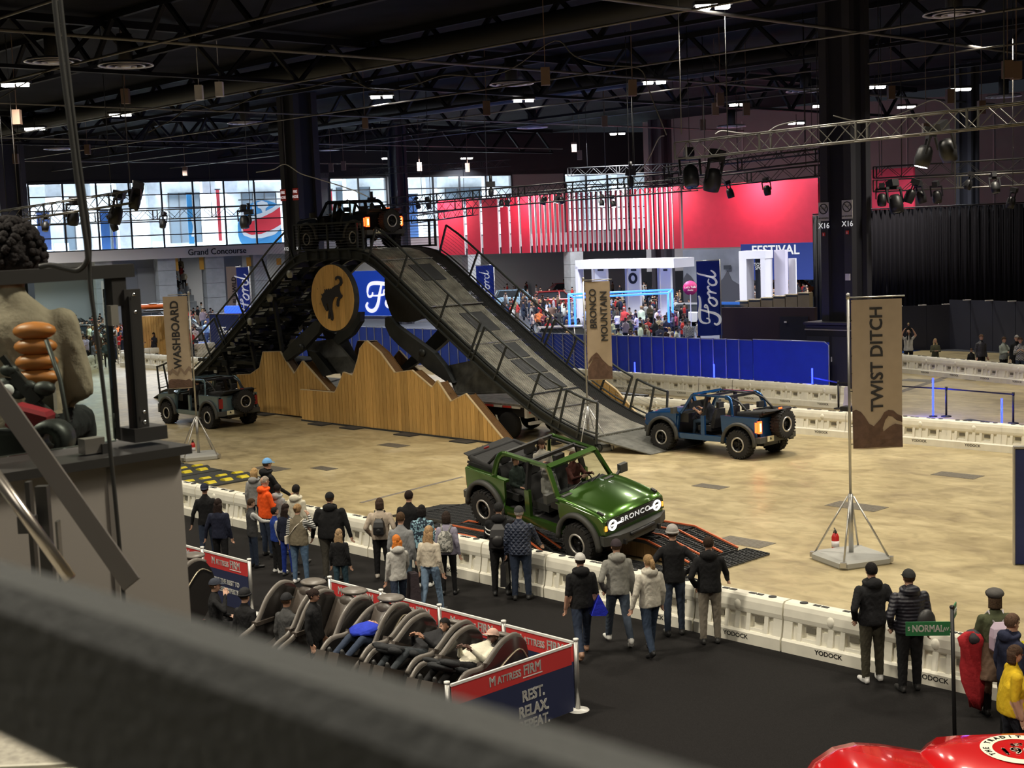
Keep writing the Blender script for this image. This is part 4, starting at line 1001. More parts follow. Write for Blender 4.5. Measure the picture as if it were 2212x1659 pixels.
    # folded soft top
    b=MB(); b.add([Vector(p) for p in [(-1.45,-.70,1.30),(-1.45,.70,1.30),(-2.42,.66,1.44),(-2.42,-.66,1.44),(-1.45,-.70,1.32),(-1.45,.70,1.32),(-2.42,.66,1.46),(-2.42,-.66,1.46)]],[(0,1,2,3),(7,6,5,4),(0,4,5,1),(1,5,6,2),(2,6,7,3),(3,7,4,0)])
    b.tube([(-1.3,-.7,1.3),(-2.15,-.66,1.38)],[(.06,.09)]*2,8); b.tube([(-1.3,.7,1.3),(-2.15,.66,1.38)],[(.06,.09)]*2,8); b.box((-1.7,0,1.29),(.8,1.5,.10)); b.tube([(-2.2,-.68,1.40),(-2.2,.68,1.40)],.06,8); part(b,'folded_soft_top',mat('soft_top',(.013,.013,.014),.8,bump=.4,bscale=10))
    # chassis
    b=MB(); b.bar((-2.0,-.4,.42),(2.1,-.4,.42),.08,.12); b.bar((-2.0,.4,.42),(2.1,.4,.42),.08,.12); b.tube([(1.475,-.75,.42),(1.475,.75,.42)],.06,8); b.tube([(-1.475,-.75,.42),(-1.475,.75,.42)],.06,8); b.ell((-1.475,0,.42),(.17,.15,.16),10,6); b.box((-1.9,.1,.45),(.3,.7,.16)); part(b,'chassis',M_blk)
    return root
def _bk(x,y):        # slanted seat back as loft
    vs=[]
    for (xx,z,w,t) in [(x,.80,.24,.07),(x-.08,1.1,.25,.07),(x-.14,1.38,.19,.05)]:
        vs+=[(xx+t,y-w,z),(xx+t,y+w,z),(xx-t,y+w,z),(xx-t,y-w,z)]
    fs=[(3,2,1,0),(8,9,10,11)]
    for i in range(2):
        for j in range(4): fs.append((4*i+j,4*i+(j+1)%4,4*i+4+(j+1)%4,4*i+4+j))
    return vs,fs,0
V_BLUE=SM(3.19,2.33,0,math.pi)
V_GREY=SM(-17.8,-2.95,0,math.pi+R(1))
V_BLK=SM(-13.35,1.05,6.60,math.pi)
_Rg=Matrix.Rotation(ANG+R(-2),4,'Z')@Matrix.Rotation(R(7.2),4,'Y')@Matrix.Rotation(R(9.),4,'X')
_p=_Rg@Vector((1.475,-.84,.435)); V_GRN=Matrix.Translation(S(10.12,-11.2,.55)-_p)@_Rg
suv(V_GRN,(.045,.12,.012),'green open-top off-road vehicle tilting on the twist ditch ramps')
suv(V_BLUE,(.012,.085,.27),'blue open-top off-road vehicle entering the foot of the big ramp',lit=True)
suv(V_GREY,(.12,.19,.225),'slate blue open-top off-road vehicle beside the smaller plank screen',metal=.3)
suv(V_BLK,(.008,.008,.009),'black open-top off-road vehicle on the platform of the big ramp',lit=True)
# ------------------------------------------------------------------ twist ditch ramps
def twist():
    t=thing('twist_ditch_ramps',SITE,'black grated twist ditch ramps with orange edge lines under the green vehicle','ramp')
    M_or=mat('edge_orange',(.62,.14,.05),.5); M_wd=wood('ramp_wood',(.24,.15,.07))
    def grate(P,Q,w0,w1,name='grated_deck',t_=.05):
        """deck between two (s,z) stations, bars across"""
        b=MB(); d=math.hypot(Q[0]-P[0],Q[1]-P[1]); n=max(2,int(d/.07))
        for i in range(n+1):
            s=P[0]+(Q[0]-P[0])*i/n; z=P[1]+(Q[1]-P[1])*i/n; b.bar((s,w0,z),(s,w1,z),.022,.03)
        m=max(2,int((w1-w0)/.2))
        for j in range(m+1):
            w=w0+(w1-w0)*j/m; b.bar((P[0],w,P[1]),(Q[0],w,Q[1]),.025,.045)
        b.bar((P[0],(w0+w1)/2,P[1]-.05),(Q[0],(w0+w1)/2,Q[1]-.05),w1-w0,.02)
        return b.build(name,M_mesh,t)
    # flat base deck
    for s0,s1 in [(3.4,5.4),(5.45,7.6),(7.65,9.6)]: grate((s0,.12),(s1,.12),-10.2,-8.4); 
    for s0,s1 in [(4.6,6.2),(8.7,10.4),(10.45,12.)]: grate((s0,.10),(s1,.10),-12.2,-10.4)
    grate((2.6,.02),(3.4,.12),-10.2,-8.6); grate((12.0,.10),(12.7,.02),-12.2,-10.6)
    # near rear hump and far front hump
    for (a,b_,c,d,h,w0,w1) in [(5.6,6.5,7.9,8.9,.5,-12.15,-10.6),(8.6,9.4,10.75,11.9,.42,-9.9,-8.3)]:
        for P,Q in [((a,.12),(b_,h)),((b_,h),(c,h)),((c,h),(d,.1))]:
            grate(P,Q,w0,w1)
            for w in (w0-.02,w1+.02,(w0+w1)/2-.28,(w0+w1)/2+.28) : MB().bar((P[0],w,P[1]+.04),(Q[0],w,Q[1]+.04),.035,.03).build('edge_line',M_or if w in(w0-.02,w1+.02) or True else M_mesh,t)
        for w in (w0+.03,w1-.03):
            n=8
            for i in range(n):
                x0=b_-.1+(c-b_+.2)*i/n; x1=x0+(c-b_+.2)/n-.01; MB().prism([(x0,.05),(x1,.05),(x1,h-.06),(x0,h-.06)],.03,'xz',w).build('side_plank',M_wd,t)
            MB().prism([(a,.05),(b_-.1,.05),(b_-.1,h-.08)],.03,'xz',w).build('side_gusset',M_wd,t); MB().prism([(d,.05),(c+.1,.05),(c+.1,h-.08)],.03,'xz',w).build('side_gusset',M_wd,t)
    grate((11.9,.06),(12.5,.03),-10.2,-8.0)
twist()
# ------------------------------------------------------------------ washboard of yellow and black bumps
def washboard():
    t=thing('washboard_mat',SITE,'black rubber washboard mats with yellow raised bumps left of the near barriers','mat')
    M_rub=mat('rubber_black',(.03,.032,.03),.75,bump=.4,bscale=60); M_yel=mat('bump_yellow',(.62,.50,.02),.6,var=.15,vscale=8)
    for i in range(5):
        s0=-10.6+i*1.12
        MB().box((s0+.5,-10.15,.02),(1.02,2.5,.04)).build('rubber_base',M_rub,t)
    for i,s0 in enumerate([-10.3,-8.6,-6.3]):
        for k in range(9):
            w=-11.25+k*.28
            for j in range(2):
                s=s0+j*.36+(.36 if k%2 else 0)
                x0=s-.17
                b=MB(); sec=[(x0,.04),(x0+.08,.09),(x0+.17,.105),(x0+.26,.09),(x0+.34,.04)]
                b.prism(sec,.27,'xz',w); b.build('bump',M_yel if (k+j)%2==0 else M_rub,t)
washboard()
# ------------------------------------------------------------------ display cars on the far stands
def show_car(M,col,label,kind='suv',L_=4.6,W=1.85,H=1.7):
    root=thing('parked_car',M,label,'car'); P=mat('carpaint_%02d%02d%02d'%tuple(int(c*99) for c in col),col,.3,.3,coat=1.)
    hx=L_/2; zb=.32; zm=.95; k=H/1.7
    side=[(-hx,.5),(-hx+.05,zm),(-hx+.5,zm+.08),(hx-1.2,zm+.05),(hx-.15,zm-.12),(hx,.55),(hx-.1,zb),(-hx+.1,zb)]
    vs=[];n=len(side)
    for y,s_ in((-W/2,.97),(-W/2+.08,1.),(W/2-.08,1.),(W/2,.97)): vs+=[(x*s_,y,z if abs(y)<W/2-.01 or z<.8 else z-.06) for x,z in side]
    b=MB().add(vs,[(i*n+j,i*n+(j+1)%n,(i+1)*n+(j+1)%n,(i+1)*n+j) for i in range(3) for j in range(n)]+[tuple(range(n)),tuple(3*n+j for j in reversed(range(n)))]); b.build('body',P,root)
    rf=hx-1.9 if kind=='sedan' else hx-1.75; rr=-hx+(.9 if kind=='sedan' else .35)
    cab=[(-hx+.12 if kind!='sedan' else -hx+.55,zm+.05),(rr+.1,H-.04),(rf-.1,H),(hx-1.15,zm+.02)]
    def lay(w0,w1,m,nm,pl,off=0):
        q=[]; 
        for x,z in pl:
            w=w0 if z<zm+.2 else w1; q.append((x,w,z))
        vs=[(x,-w-off,z) for x,w,z in q]+[(x,w+off,z) for x,w,z in q]; n=len(q)
        MB().add(vs,[tuple(range(n)),tuple(range(2*n-1,n-1,-1))]+[(i,(i+1)%n,(i+1)%n+n,i+n) for i in range(n)]).build(nm,m,root)
    lay(W/2-.07,W/2-.28,mat('car_window',(.02,.025,.03),.15,coat=.5),'cabin_glass',cab)
    b=MB().box(((rr+rf)/2,0,H+.01),(rf-rr-.1,W-.5,.06)); 
    for sd in (1,-1):
        for x0,z0,x1,z1 in [(hx-1.15,zm+.04,rf-.1,H),(0.05,zm,.0,H),(rr+.1,H,-hx+.15,zm+.05)]: b.bar((x0,sd*(W/2-.07),z0),(x1,sd*(W/2-.27),z1),.07,.05)
    b.build('roof',P,root)
    for x in (-hx+.85,hx-.85):
        for sd in (1,-1): MB().lathe([(0,-.1),(.2,-.1),(.33,-.1),(.34,0),(.33,.1),(.22,.11),(.2,.07),(0,.08)],c=(x,sd*(W/2-.08),.34),n=16,axis='y').build('wheel',M_tyre,root)
    for sd in (1,-1):
        MB().box((hx-.05,sd*(W/2-.28),.78),(.08,.34,.12)).build('headlamp',M_chrome,root); MB().box((-hx+.0,sd*(W/2-.2),.85),(.08,.2,.2)).build('tail_lamp',M_taild,root)
    return root
def PG(u,v,z=0,a=0): P=G(u,v,z); P.z=0; return TZ(P,a)
CARS=[((1118,627),1.6,(.32,.50,.66),'pale blue display car behind the ramp guard rail on the right','suv',R(8)),
((1205,630),1.6,(.5,.03,.03),'red display car between the pale blue car and the neon frame','suv',R(6)),
((1228,612),1.6,(.45,.03,.03),'second red display car further back near the neon frame','sedan',R(4)),
((1285,640),1.4,(.55,.56,.60),'white sports car seen left of the tan mountain flag','sedan',R(-20)),
((1238,707),1.75,(.5,.5,.47),'silver display car just behind the blue fence','suv',R(2)),
((1540,597),1.6,(.03,.05,.22),'dark blue display car by the white portal panels','sedan',R(10)),
((1520,657),1.5,(.7,.7,.72),'white display car with green roof decals beside the tall blue flag','suv',R(-40)),
((1640,635),1.35,(.75,.76,.74),'white sports car in front of the ochre parapet','sedan',R(15)),
((1718,605),1.6,(.7,.2,.03),'orange display car near the blue stand wall','suv',R(20)),
((1740,607),1.4,(.12,.25,.45),'blue and white sports car at the right end of the far stand','sedan',R(60)),
((230,702),1.5,(.03,.03,.035),'black display car in the left crowd behind the glass','suv',R(10)),
((160,690),1.5,(.03,.03,.035),'dark display car at the far left behind the glass','suv',R(10)),
((395,690),1.6,(.02,.02,.022),'black car roof left of the washboard flag','suv',R(5)),
((330,676),1.75,(.05,.05,.055),'dark vehicle carrying an orange kayak','suv',R(4)),
((1246,598),1.4,(.6,.6,.6),'white pickup display car far back left of the white portal','suv',R(80))]
for (u,v),z,c,l,k,a in CARS: show_car(PG(u,v,z,a),c,l,k,H=z+.05)
# ------------------------------------------------------------------ people
SKIN={'l':(.50,.29,.20),'m':(.36,.19,.12),'d':(.10,.05,.035)}
def cmat(c,kind='cloth'):
    n='%s_%02d_%02d_%02d'%((kind,)+tuple(int(round(x*99)) for x in c))
    if kind=='skin': return mat(n,c,.55,var=.05,vscale=12)
    if kind=='hair': return mat(n,c,.75,spec=.15,var=.35,vscale=45,bump=.6,bscale=70)
    if kind=='leather': return mat(n,c,.45,var=.1)
    return mat(n,c,.85,var=.12,vscale=9,bump=.55,bscale=16,spec=.2)
def pattern_mat(name,kind,c1,c2):
    if name in MATS: return MATS[name]
    m,N,L=node_mat(name); b=N['Principled BSDF']; b.inputs['Roughness'].default_value=.8; tc=N.new('ShaderNodeTexCoord')
    if kind=='stripe':
        t=N.new('ShaderNodeTexWave'); t.bands_direction='Z'; t.inputs['Scale'].default_value=8; t.inputs['Distortion'].default_value=.6; f=t.outputs['Fac']
    elif kind=='check':
        t=N.new('ShaderNodeTexChecker'); t.inputs['Scale'].default_value=22; f=t.outputs['Fac']
    elif kind=='quilt':
        t=N.new('ShaderNodeTexVoronoi'); t.inputs['Scale'].default_value=22; f=t.outputs['Distance']
    else:
        t=N.new('ShaderNodeTexVoronoi'); t.inputs['Scale'].default_value=30; f=t.outputs['Color']
        t2=N.new('ShaderNodeSeparateColor'); L.new(f,t2.inputs[0]); f=t2.outputs[0]
    L.new(tc.outputs['Object'],t.inputs['Vector']); r=N.new('ShaderNodeValToRGB'); e=r.color_ramp.elements; e[0].position=.45; e[0].color=(*c1,1); e[1].position=.55; e[1].color=(*c2,1)
    L.new(f,r.inputs[0]); L.new(r.outputs[0],b.inputs['Base Color']); return m
def puffer_mat(name,c):
    if name in MATS: return MATS[name]
    m,N,L=node_mat(name); b=N['Principled BSDF']; b.inputs['Roughness'].default_value=.5; b.inputs['Base Color'].default_value=(*c,1); tc=N.new('ShaderNodeTexCoord')
    t=N.new('ShaderNodeTexWave'); t.bands_direction='Z'; t.inputs['Scale'].default_value=6.0; t.inputs['Distortion'].default_value=1.
    L.new(tc.outputs['Object'],t.inputs['Vector']); bp=N.new('ShaderNodeBump'); bp.inputs['Distance'].default_value=.02; bp.inputs['Strength'].default_value=.35; L.new(t.outputs['Fac'],bp.inputs['Height']); L.new(bp.outputs[0],b.inputs['Normal']); return m
ARM={'down':((.05,-.03,-.27),(.07,.05,-.52)),'out':((.10,-.03,-.26),(.15,.02,-.50)),'pocket':((.11,-.09,-.25),(.03,.09,-.44)),'hip':((.20,-.10,-.20),(.03,.02,-.38)),
 'rail':((.09,.12,-.24),(.12,.34,-.40)),'phone':((.06,.10,-.26),(-.06,.30,-.12)),'fold':((.06,.06,-.26),(-.14,.22,-.22)),'face':((.12,.14,-.14),(-.02,.17,.10)),
 'swingf':((.06,.10,-.25),(.06,.28,-.42)),'swingb':((.07,-.13,-.23),(.10,-.18,-.47)),'reach':((.05,.2,-.18),(.02,.44,-.22)),'lap':((.05,.04,-.27),(-.06,.25,-.33)),'wheel':((.04,.18,-.18),(-.02,.42,-.08)),'up':((.12,.05,.14),(.02,.08,.34))}
def cap(b,p,q,r0,r1,n=10):
    p=Vector(p);q=Vector(q);L_=(q-p).length; k=5; b.tube([p+(q-p)*(i/k) for i in range(k+1)],[r0+(r1-r0)*i/k for i in range(k+1)],n,smooth=False)
    b.ell(p,(r0,)*3,n,6); b.ell(q,(r1,)*3,n,6)
def ring(c,rx,ry,n=16,tilt=0.): return [Vector((c[0]+rx*math.cos(2*math.pi*j/n),c[1]+ry*math.sin(2*math.pi*j/n),c[2]+tilt*math.sin(2*math.pi*j/n))) for j in range(n)]
def hand_geo(b,W,d,side,mi,curl=.5,s=1.):
    """palm, four unequal bent fingers and a thumb on the side; d points down the forearm"""
    d=Vector(d).normalized(); x=Vector((0,1,0)); x=(x-d*x.dot(d)); x.normalize(); n=d.cross(x)*side      # x: thumb side (forward), n: palm normal (inward)
    W=Vector(W)
    def bx(p,q,wa,ta,wb,tb):
        vs=[]
        for c,w,t in((p,wa,ta),(q,wb,tb)):
            for a,e in((-1,-1),(1,-1),(1,1),(-1,1)): vs.append(c+x*(a*w)+n*(e*t))
        b.add(vs,[(0,1,2,3),(7,6,5,4),(0,4,5,1),(1,5,6,2),(2,6,7,3),(3,7,4,0)],mi)
    P=W+d*.085*s; bx(W-d*.01,P,.027*s,.016*s,.042*s,.013*s)
    for k,(o,l) in enumerate(((.031,.070),(.010,.080),(-.011,.074),(-.031,.058))):
        a=P+x*(o*s)-d*.004; m=a+d*(l*.5*s)-n*(curl*.02*s)*-1; e=m+d*(l*.45*s)*(1-curl*.5)+n*(curl*.035*s)
        b.tube([a,m,e],[.0095*s,.0088*s,.007*s],5,mi)
    a=W+d*.02*s+x*.024*s; m=a+x*.03*s+d*.028*s+n*.006; e=m+d*.032*s+n*.012*s; b.tube([a,m,e],[.0125*s,.011*s,.008*s],5,mi)
def person(label,M,h=1.75,bw=1.,skin='l',top=(.02,.02,.025),legs=(.03,.035,.05),shoe=(.03,.03,.03),arms=('down','down'),gait=0.,pose='stand',head=0.,nod=0.,hair=(.03,.02,.015),hairstyle='short',hat=None,hood=False,
           hem=.86,sleeve=1.,topmat=None,sleevemat=None,group=None,skirt=None,vox=.017,bare=False,sole=None,cat='person',lean=0.,bulk=1.,face=True,legmat=None):
    k=h/1.75; b=MB(); SK=SKIN[skin] if isinstance(skin,str) else skin
    mats=[cmat(SK,'skin'),topmat or cmat(top),legmat or cmat(legs),cmat(shoe,'leather'),sleevemat or topmat or cmat(top),cmat(skirt or (.1,.1,.1))]
    CAPS=[]                                   # (mat index, p, q, r0, r1)
    hz=.93; sit=pose in('sit','recline'); 
    # legs
    for i,sd in enumerate((-1,1)):
        hip=Vector((sd*.09*bw,0,hz))
        if sit: kn=Vector((sd*.13,.44,hz-.02)); an=Vector((sd*.13,.50 if pose=='sit' else .72,hz-.45 if pose=='sit' else hz-.36)); fd=Vector((0,1,-.05)) if pose=='sit' else Vector((0,.6,.7))
        elif pose=='kneel': kn=Vector((sd*.13,.38,hz-.2)); an=Vector((sd*.13,.05,hz-.52)); fd=Vector((0,1,-.1))
        else:
            g=gait*sd; a1=g*.42+ (.03 if not gait else 0)*sd; kn=hip+Vector((sd*.015,math.sin(a1)*.43+ (.03 if gait else .01),-math.cos(a1)*.43)); a2=a1-(.55*gait if g<0 else .05*abs(gait)); 
            if g<0: a2=a1-.45*abs(gait)
            an=kn+Vector((sd*.01,math.sin(a2)*.42,-math.cos(a2)*.42)); fd=Vector((sd*.15,1,0)) if g>=0 else Vector((sd*.1,.8,-.75*abs(gait)))
        fd.normalize(); r=(.088*bw,.060,.045)
        cap(b,hip,kn,.092*bw*bulk,.064*bulk); cap(b,kn,an,.063*bulk,.048*bulk); CAPS+=[(0 if bare and 0 else 2,hip,kn,.092*bw,.064),(0 if bare else 2,kn,an,.063,.048)]
        toe=an+fd*.17-Vector((0,0,.035 if not sit else .03)); heel=an-fd*.035-Vector((0,0,.035)); cap(b,heel,toe,.045,.037); b.ell(toe*.5+heel*.5-Vector((0,0,.01)),(.045,.10,.035)); CAPS.append((3,heel,toe,.062,.062))
    # torso
    Tm=Matrix.Translation((0,0,hz))@Matrix.Rotation(-R(lean),4,'X')@Matrix.Translation((0,0,-hz))
    def T(p): return Tm@Vector(p)
    B=bulk
    secs=[(hem,.170*bw*B,.125*bw*B),(.95,.172*bw*B,.128*bw*B),(1.08,.158*bw*B,.118*bw*B),(1.22,.172*bw*B,.120*B*(bw*.5+.5)),(1.32,.178*B,.116*B),(1.385,.158*B,.10*B),(1.44,.105*B,.082),(1.49,.062,.062)]
    if sit: secs[0]=(.88,.165*bw,.13)
    if skirt: secs=[(.52,.25,.2),(.7,.22,.17)]+secs[1:]
    b.loft([[T(p) for p in ring((0,0 if z<1.3 else -.01,z),rx,ry)] for z,rx,ry in secs],0,True,False)
    CAPS+=[(1,T((0,0,z0)),T((0,0,z1)),r0,r1) for z0,z1,r0,r1 in((max(hem,.9)+.06,1.2,.15*bw,.14),(1.2,1.38,.14,.15))]+[(1,T((-.1,0,1.38)),T((.1,0,1.38)),.09,.09)]
    if skirt: CAPS+=[(5,Vector((0,0,.55)),Vector((0,0,.9)),.26,.2)]
    if bw>1.1: b.ell(T((0,.05,1.05)),(.16*bw,.14*bw,.17)); 
    # neck, head
    hd=T((0,.015,1.62)); nk=T((0,-.005,1.47)); cap(b,nk,T((0,.0,1.56)),.055,.052)
    HM=Matrix.Translation(hd)@Matrix.Rotation(-R(head),4,'Z')@Matrix.Rotation(-R(nod),4,'X')
    b.ell(HM@Vector((0,-.008,.025)),(.076,.095,.098),14,10); b.ell(HM@Vector((0,.018,-.035)),(.060,.070,.078),12,8)
    CAPS+=[(0,nk,hd,.052,.055),(0,HM@Vector((0,0,.02)),HM@Vector((0,.02,-.04)),.094,.068)]
    if hood:
        b.ell(T((0,-.095,1.46)),(.125,.075,.085),12,8); b.tube([T((.12*math.cos(t),-.01+.10*math.sin(t),1.465+.02*math.sin(t))) for t in [2*math.pi*i/14 for i in range(14)]],.032,6,close=True)
        CAPS+=[(1,T((-.06,-.09,1.46)),T((.06,-.09,1.46)),.09,.09),(1,T((-.1,0,1.455)),T((.1,0,1.455)),.05,.05),(1,T((0,.1,1.45)),T((0,.1,1.44)),.04,.04)]
    # arms
    hands=[]
    for i,sd in enumerate((-1,1)):
        e,w=ARM[arms[i]] if isinstance(arms[i],str) else arms[i]; sh=T((sd*.165*(.5+.5*bw)*B,-.005,1.365)); Rl=Tm.to_3x3(); el=sh+Rl@Vector((sd*e[0],e[1],e[2])); wr=sh+Rl@Vector((sd*w[0],w[1],w[2]))
        cap(b,sh,el,.058*B*(.6+.4*bw),.047*B); cap(b,el,wr,.046*B,.034*B); mi=4
        if sleeve>=1: CAPS+=[(mi,sh,el,.062,.047),(mi,el,wr,.046,.036)]
        elif sleeve>=.5: CAPS+=[(mi,sh,el,.062,.047),(0,el,wr,.046,.036)]
        else: CAPS+=[(mi,sh,sh+(el-sh)*.6,.062,.05),(0,sh+(el-sh)*.6,el,.05,.047),(0,el,wr,.046,.036)]
        hands.append((wr,wr-el,sd))
    me=b.mesh('body',mats,fix=False); o=bpy.data.objects.new('tmp',me); COL.objects.link(o)
    md=o.modifiers.new('r','REMESH'); md.mode='VOXEL'; md.voxel_size=vox; md.adaptivity=0
    sm=o.modifiers.new('s','SMOOTH'); sm.iterations=3; sm.factor=.5
    dg=bpy.context.evaluated_depsgraph_get(); ev=o.evaluated_get(dg); m2=bpy.data.meshes.new_from_object(ev); bpy.data.objects.remove(o)
    n=len(m2.vertices); co=np.empty(n*3); m2.vertices.foreach_get('co',co); co=co.reshape(-1,3)
    # cloth folds
    z=co[:,2]; f=.002*np.sin(co[:,2]*60+7*np.sin(co[:,0]*22)+5*np.sin(co[:,1]*19)+h*31)
    nm=np.empty(n*3); m2.vertices.foreach_get('normal',nm); nm=nm.reshape(-1,3); mask=((z<1.42)).astype(float); co+=nm*(f*mask)[:,None]
    m2.vertices.foreach_set('co',co.ravel()); 
    F=len(m2.polygons); ce=np.empty(F*3); m2.polygons.foreach_get('center',ce); ce=ce.reshape(-1,3); best=np.full(F,1e9); idx=np.zeros(F,int)
    for mi,p,q,r0,r1 in CAPS:
        p=np.array(p);d=np.array(q)-p; L2=max(d@d,1e-9); t=np.clip(((ce-p)@d)/L2,0,1); dist=np.linalg.norm(ce-p-t[:,None]*d,axis=1)-(r0+(r1-r0)*t)
        w=dist<best; best[w]=dist[w]; idx[w]=mi
    if not sit and not skirt:
        tl=(ce[:,2]>hem)&(idx==2)&(ce[:,2]<1.2); idx[tl]=1; lo=(ce[:,2]<hem)&(idx==1); idx[lo]=2
    verts=[tuple(v) for v in co]; 
    out=MB(); faces=[tuple(p.vertices) for p in m2.polygons]; out.v=verts; out.f=faces; out.m=[int(i) for i in idx]; out.sm=[True]*F; bpy.data.meshes.remove(m2)
    for wr,d,sd in hands: hand_geo(out,wr,d,sd,0,.7,1.)
    if face:
        out.add(*_nose(HM)); ey=[]
        for sd in(-1,1): out.ell(HM@Vector((sd*.074,-.005,0)),(.012,.02,.032),6,5,0)
    else: pass
    mats+= [cmat((.02,.015,.012),'leather'),cmat((.28,.08,.07),'skin')]
    if face:
        for sd in(-1,1): out.ell(HM@Vector((sd*.031,.083,.012)),(.011,.008,.006),6,4,6); out.bar(HM@Vector((sd*.015,.088,.034)),HM@Vector((sd*.048,.078,.036)),.008,.006,6)
        out.ell(HM@Vector((0,.084,-.052)),(.022,.008,.006),8,4,7)
    if sole:
        mats.append(cmat(sole,'leather')); 
    S_=Matrix.Diagonal((k,k,k,1)); dz=0.
    zs=(hz-.53) if sit else min(v[2] for v in out.v)
    for i,v in enumerate(out.v): out.v[i]=(v[0]*k,v[1]*k,(v[2]-zs)*k)
    dzz=-zs*k
    root=thing('person',M,label,cat,group)
    bo=out.build('body',mats,root,fix=False)
    HH=Matrix.Translation((0,0,dzz))@S_@HM
    if hair and hairstyle!='bald':
        hb=MB(); hm=cmat(hair,'hair')
        def shell(r,cut,name='hair',m=hm,n=16,mm=9,back=.0):
            vs=[];fs=[]
            for i in range(mm+1):
                t=math.pi*cut*i/mm
                for j in range(n):
                    a=2*math.pi*j/n; y=math.sin(a); lim=1.0-(.36 if y>.15 else (.12 if y>-.2 else 0)); tt=t*lim
                    vs.append(Vector((r[0]*math.sin(tt)*math.cos(a),r[1]*math.sin(tt)*y+back,r[2]*math.cos(tt)+.022)))
            for i in range(mm):
                for j in range(n): fs.append((i*n+j,i*n+(j+1)%n,(i+1)*n+(j+1)%n,(i+1)*n+j))
            return vs,fs
        st=hairstyle
        vs,fs=shell((.086,.104,.108) if st!='afro' else (.135,.135,.145),.66 if st in('short','buzz') else .74); 
        if st=='buzz': vs,fs=shell((.080,.099,.103),.6)
        hb.add([HH@v for v in vs],fs,0,True)
        if st in('long','longstraight'):
            L_=.42 if st=='long' else .34
            secs=[]
            for i in range(7):
                t=i/6; wv=.012*math.sin(i*2.1); z_=.02-L_*t; w_=.09+.02*math.sin(t*3)-(.03*t if t>.7 else 0)
                secs.append([HH@Vector((w_*math.cos(a)+wv,-.045-.03*t+(.052)*math.sin(a)*(1-.3*t),z_)) for a in [2*math.pi*j/12 for j in range(12)]])
            hb.loft(secs,0)
        if st=='bob':
            secs=[[HH@Vector((.094*math.cos(a),-.02+.085*math.sin(a) if math.sin(a)<.3 else -.0,z_)) for a in [2*math.pi*j/12 for j in range(12)]] for z_ in(.05,-.02,-.09,-.115)]; hb.loft(secs,0)
        if st=='bun': hb.ell(HH@Vector((0,-.10,.05)),(.045*k,.04*k,.04*k))
        if st=='pony':
            hb.tube([HH@Vector((0,-.10,.05)),HH@Vector((0,-.14,.0)),HH@Vector((.01,-.13,-.10)),HH@Vector((0,-.11,-.20))],[.035*k,.045*k,.04*k,.015*k],8)
        if st=='afro':
            rr=random.Random(3)
            for i in range(260):
                a=rr.random()*6.28; t=rr.random()*1.9; hb.ell(HH@Vector((.135*math.sin(t)*math.cos(a),.135*math.sin(t)*math.sin(a)-.01,.145*math.cos(t)+.03)),(.018*k,)*3,5,4)
        hb.build('hair',hm,root)
    if hat:
        kind,hc=hat[:2]; hb=MB(); hm=cmat(hc); back=kind=='capback'
        if kind in('cap','capback'):
            A=Matrix.Rotation(math.pi if back else 0,4,'Z'); vs=[];n=16
            for i in range(6):
                t=math.pi*.5*i/5
                for j in range(n):
                    a=2*math.pi*j/n; vs.append(HH@A@Vector((.092*math.sin(t)*math.cos(a),.110*math.sin(t)*math.sin(a),.105*math.cos(t)+.030)))
            hb.add(vs,[(i*n+j,i*n+(j+1)%n,(i+1)*n+(j+1)%n,(i+1)*n+j) for i in range(5) for j in range(n)],0,True)
            V=[A@Vector(p) for p in [(-.075,.075,.035),(-.06,.15,.02),(0,.178,.016),(.06,.15,.02),(.075,.075,.035),(0,.10,.045)]]; V=[HH@v for v in V]; V2=[v-Vector((0,0,.008)) for v in V]
            hb.add(V+V2,[(5,0,1,2),(5,2,3,4),(8,7,6,11),(10,9,8,11),(0,6,7,1),(1,7,8,2),(2,8,9,3),(3,9,10,4)])
            hb.build('cap',hm,root)
        elif kind=='beret':
            hb.ell(HH@Vector((0,-.01,.085)),(.125*k,.13*k,.075*k),14,8); hb.build('beret',hm,root)
        else:
            hb.ell(HH@Vector((0,-.008,.055)),(.094*k,.11*k,.10*k),16,9); hb.tube([HH@Vector((.092*math.cos(a),.11*math.sin(a)-.005,.03)) for a in [2*math.pi*j/18 for j in range(18)]],.018*k,6,close=True); hb.build('beanie',hm,root)
    root['_h']=k
    return root
def _nose(HM):
    v=[HM@Vector(p) for p in [(-.010,.086,.012),(.010,.086,.012),(.017,.084,-.022),(-.017,.084,-.022),(0,.112,-.014)]]
    return v,[(0,1,4),(1,2,4),(2,3,4),(3,0,4)],0,True
def at_head(u,v,h): P=G(u,v,h); P.z=0; return P
def stand(u,v,h,th,wmax=None,carpet=True,z=0.): 
    """place by the surveyed top of the head; th = facing direction in degrees (90 = away from the gallery)"""
    P=G(u,v,h+z)
    if wmax is not None:
        hh=h
        while sw(P)[1]>wmax and hh<2.02: hh+=.01; P=G(u,v,hh+z)
        h=hh
    return TZ((P.x,P.y,z+(.012 if carpet else 0)),R(th-90)),h
def pp(u,v,h,th,label,wmax=None,dz=0.,**kw):
    M,h=stand(u,v,h,th,wmax,z=dz); return person(label,M,h=h,**kw)
BK=(.012,.012,.013); NV=(.015,.018,.035); JN=(.10,.16,.25); DJ=(.025,.035,.06); GY=(.28,.28,.27); WH=(.7,.7,.68); BR=(.05,.028,.015); BLD=(.42,.27,.12)
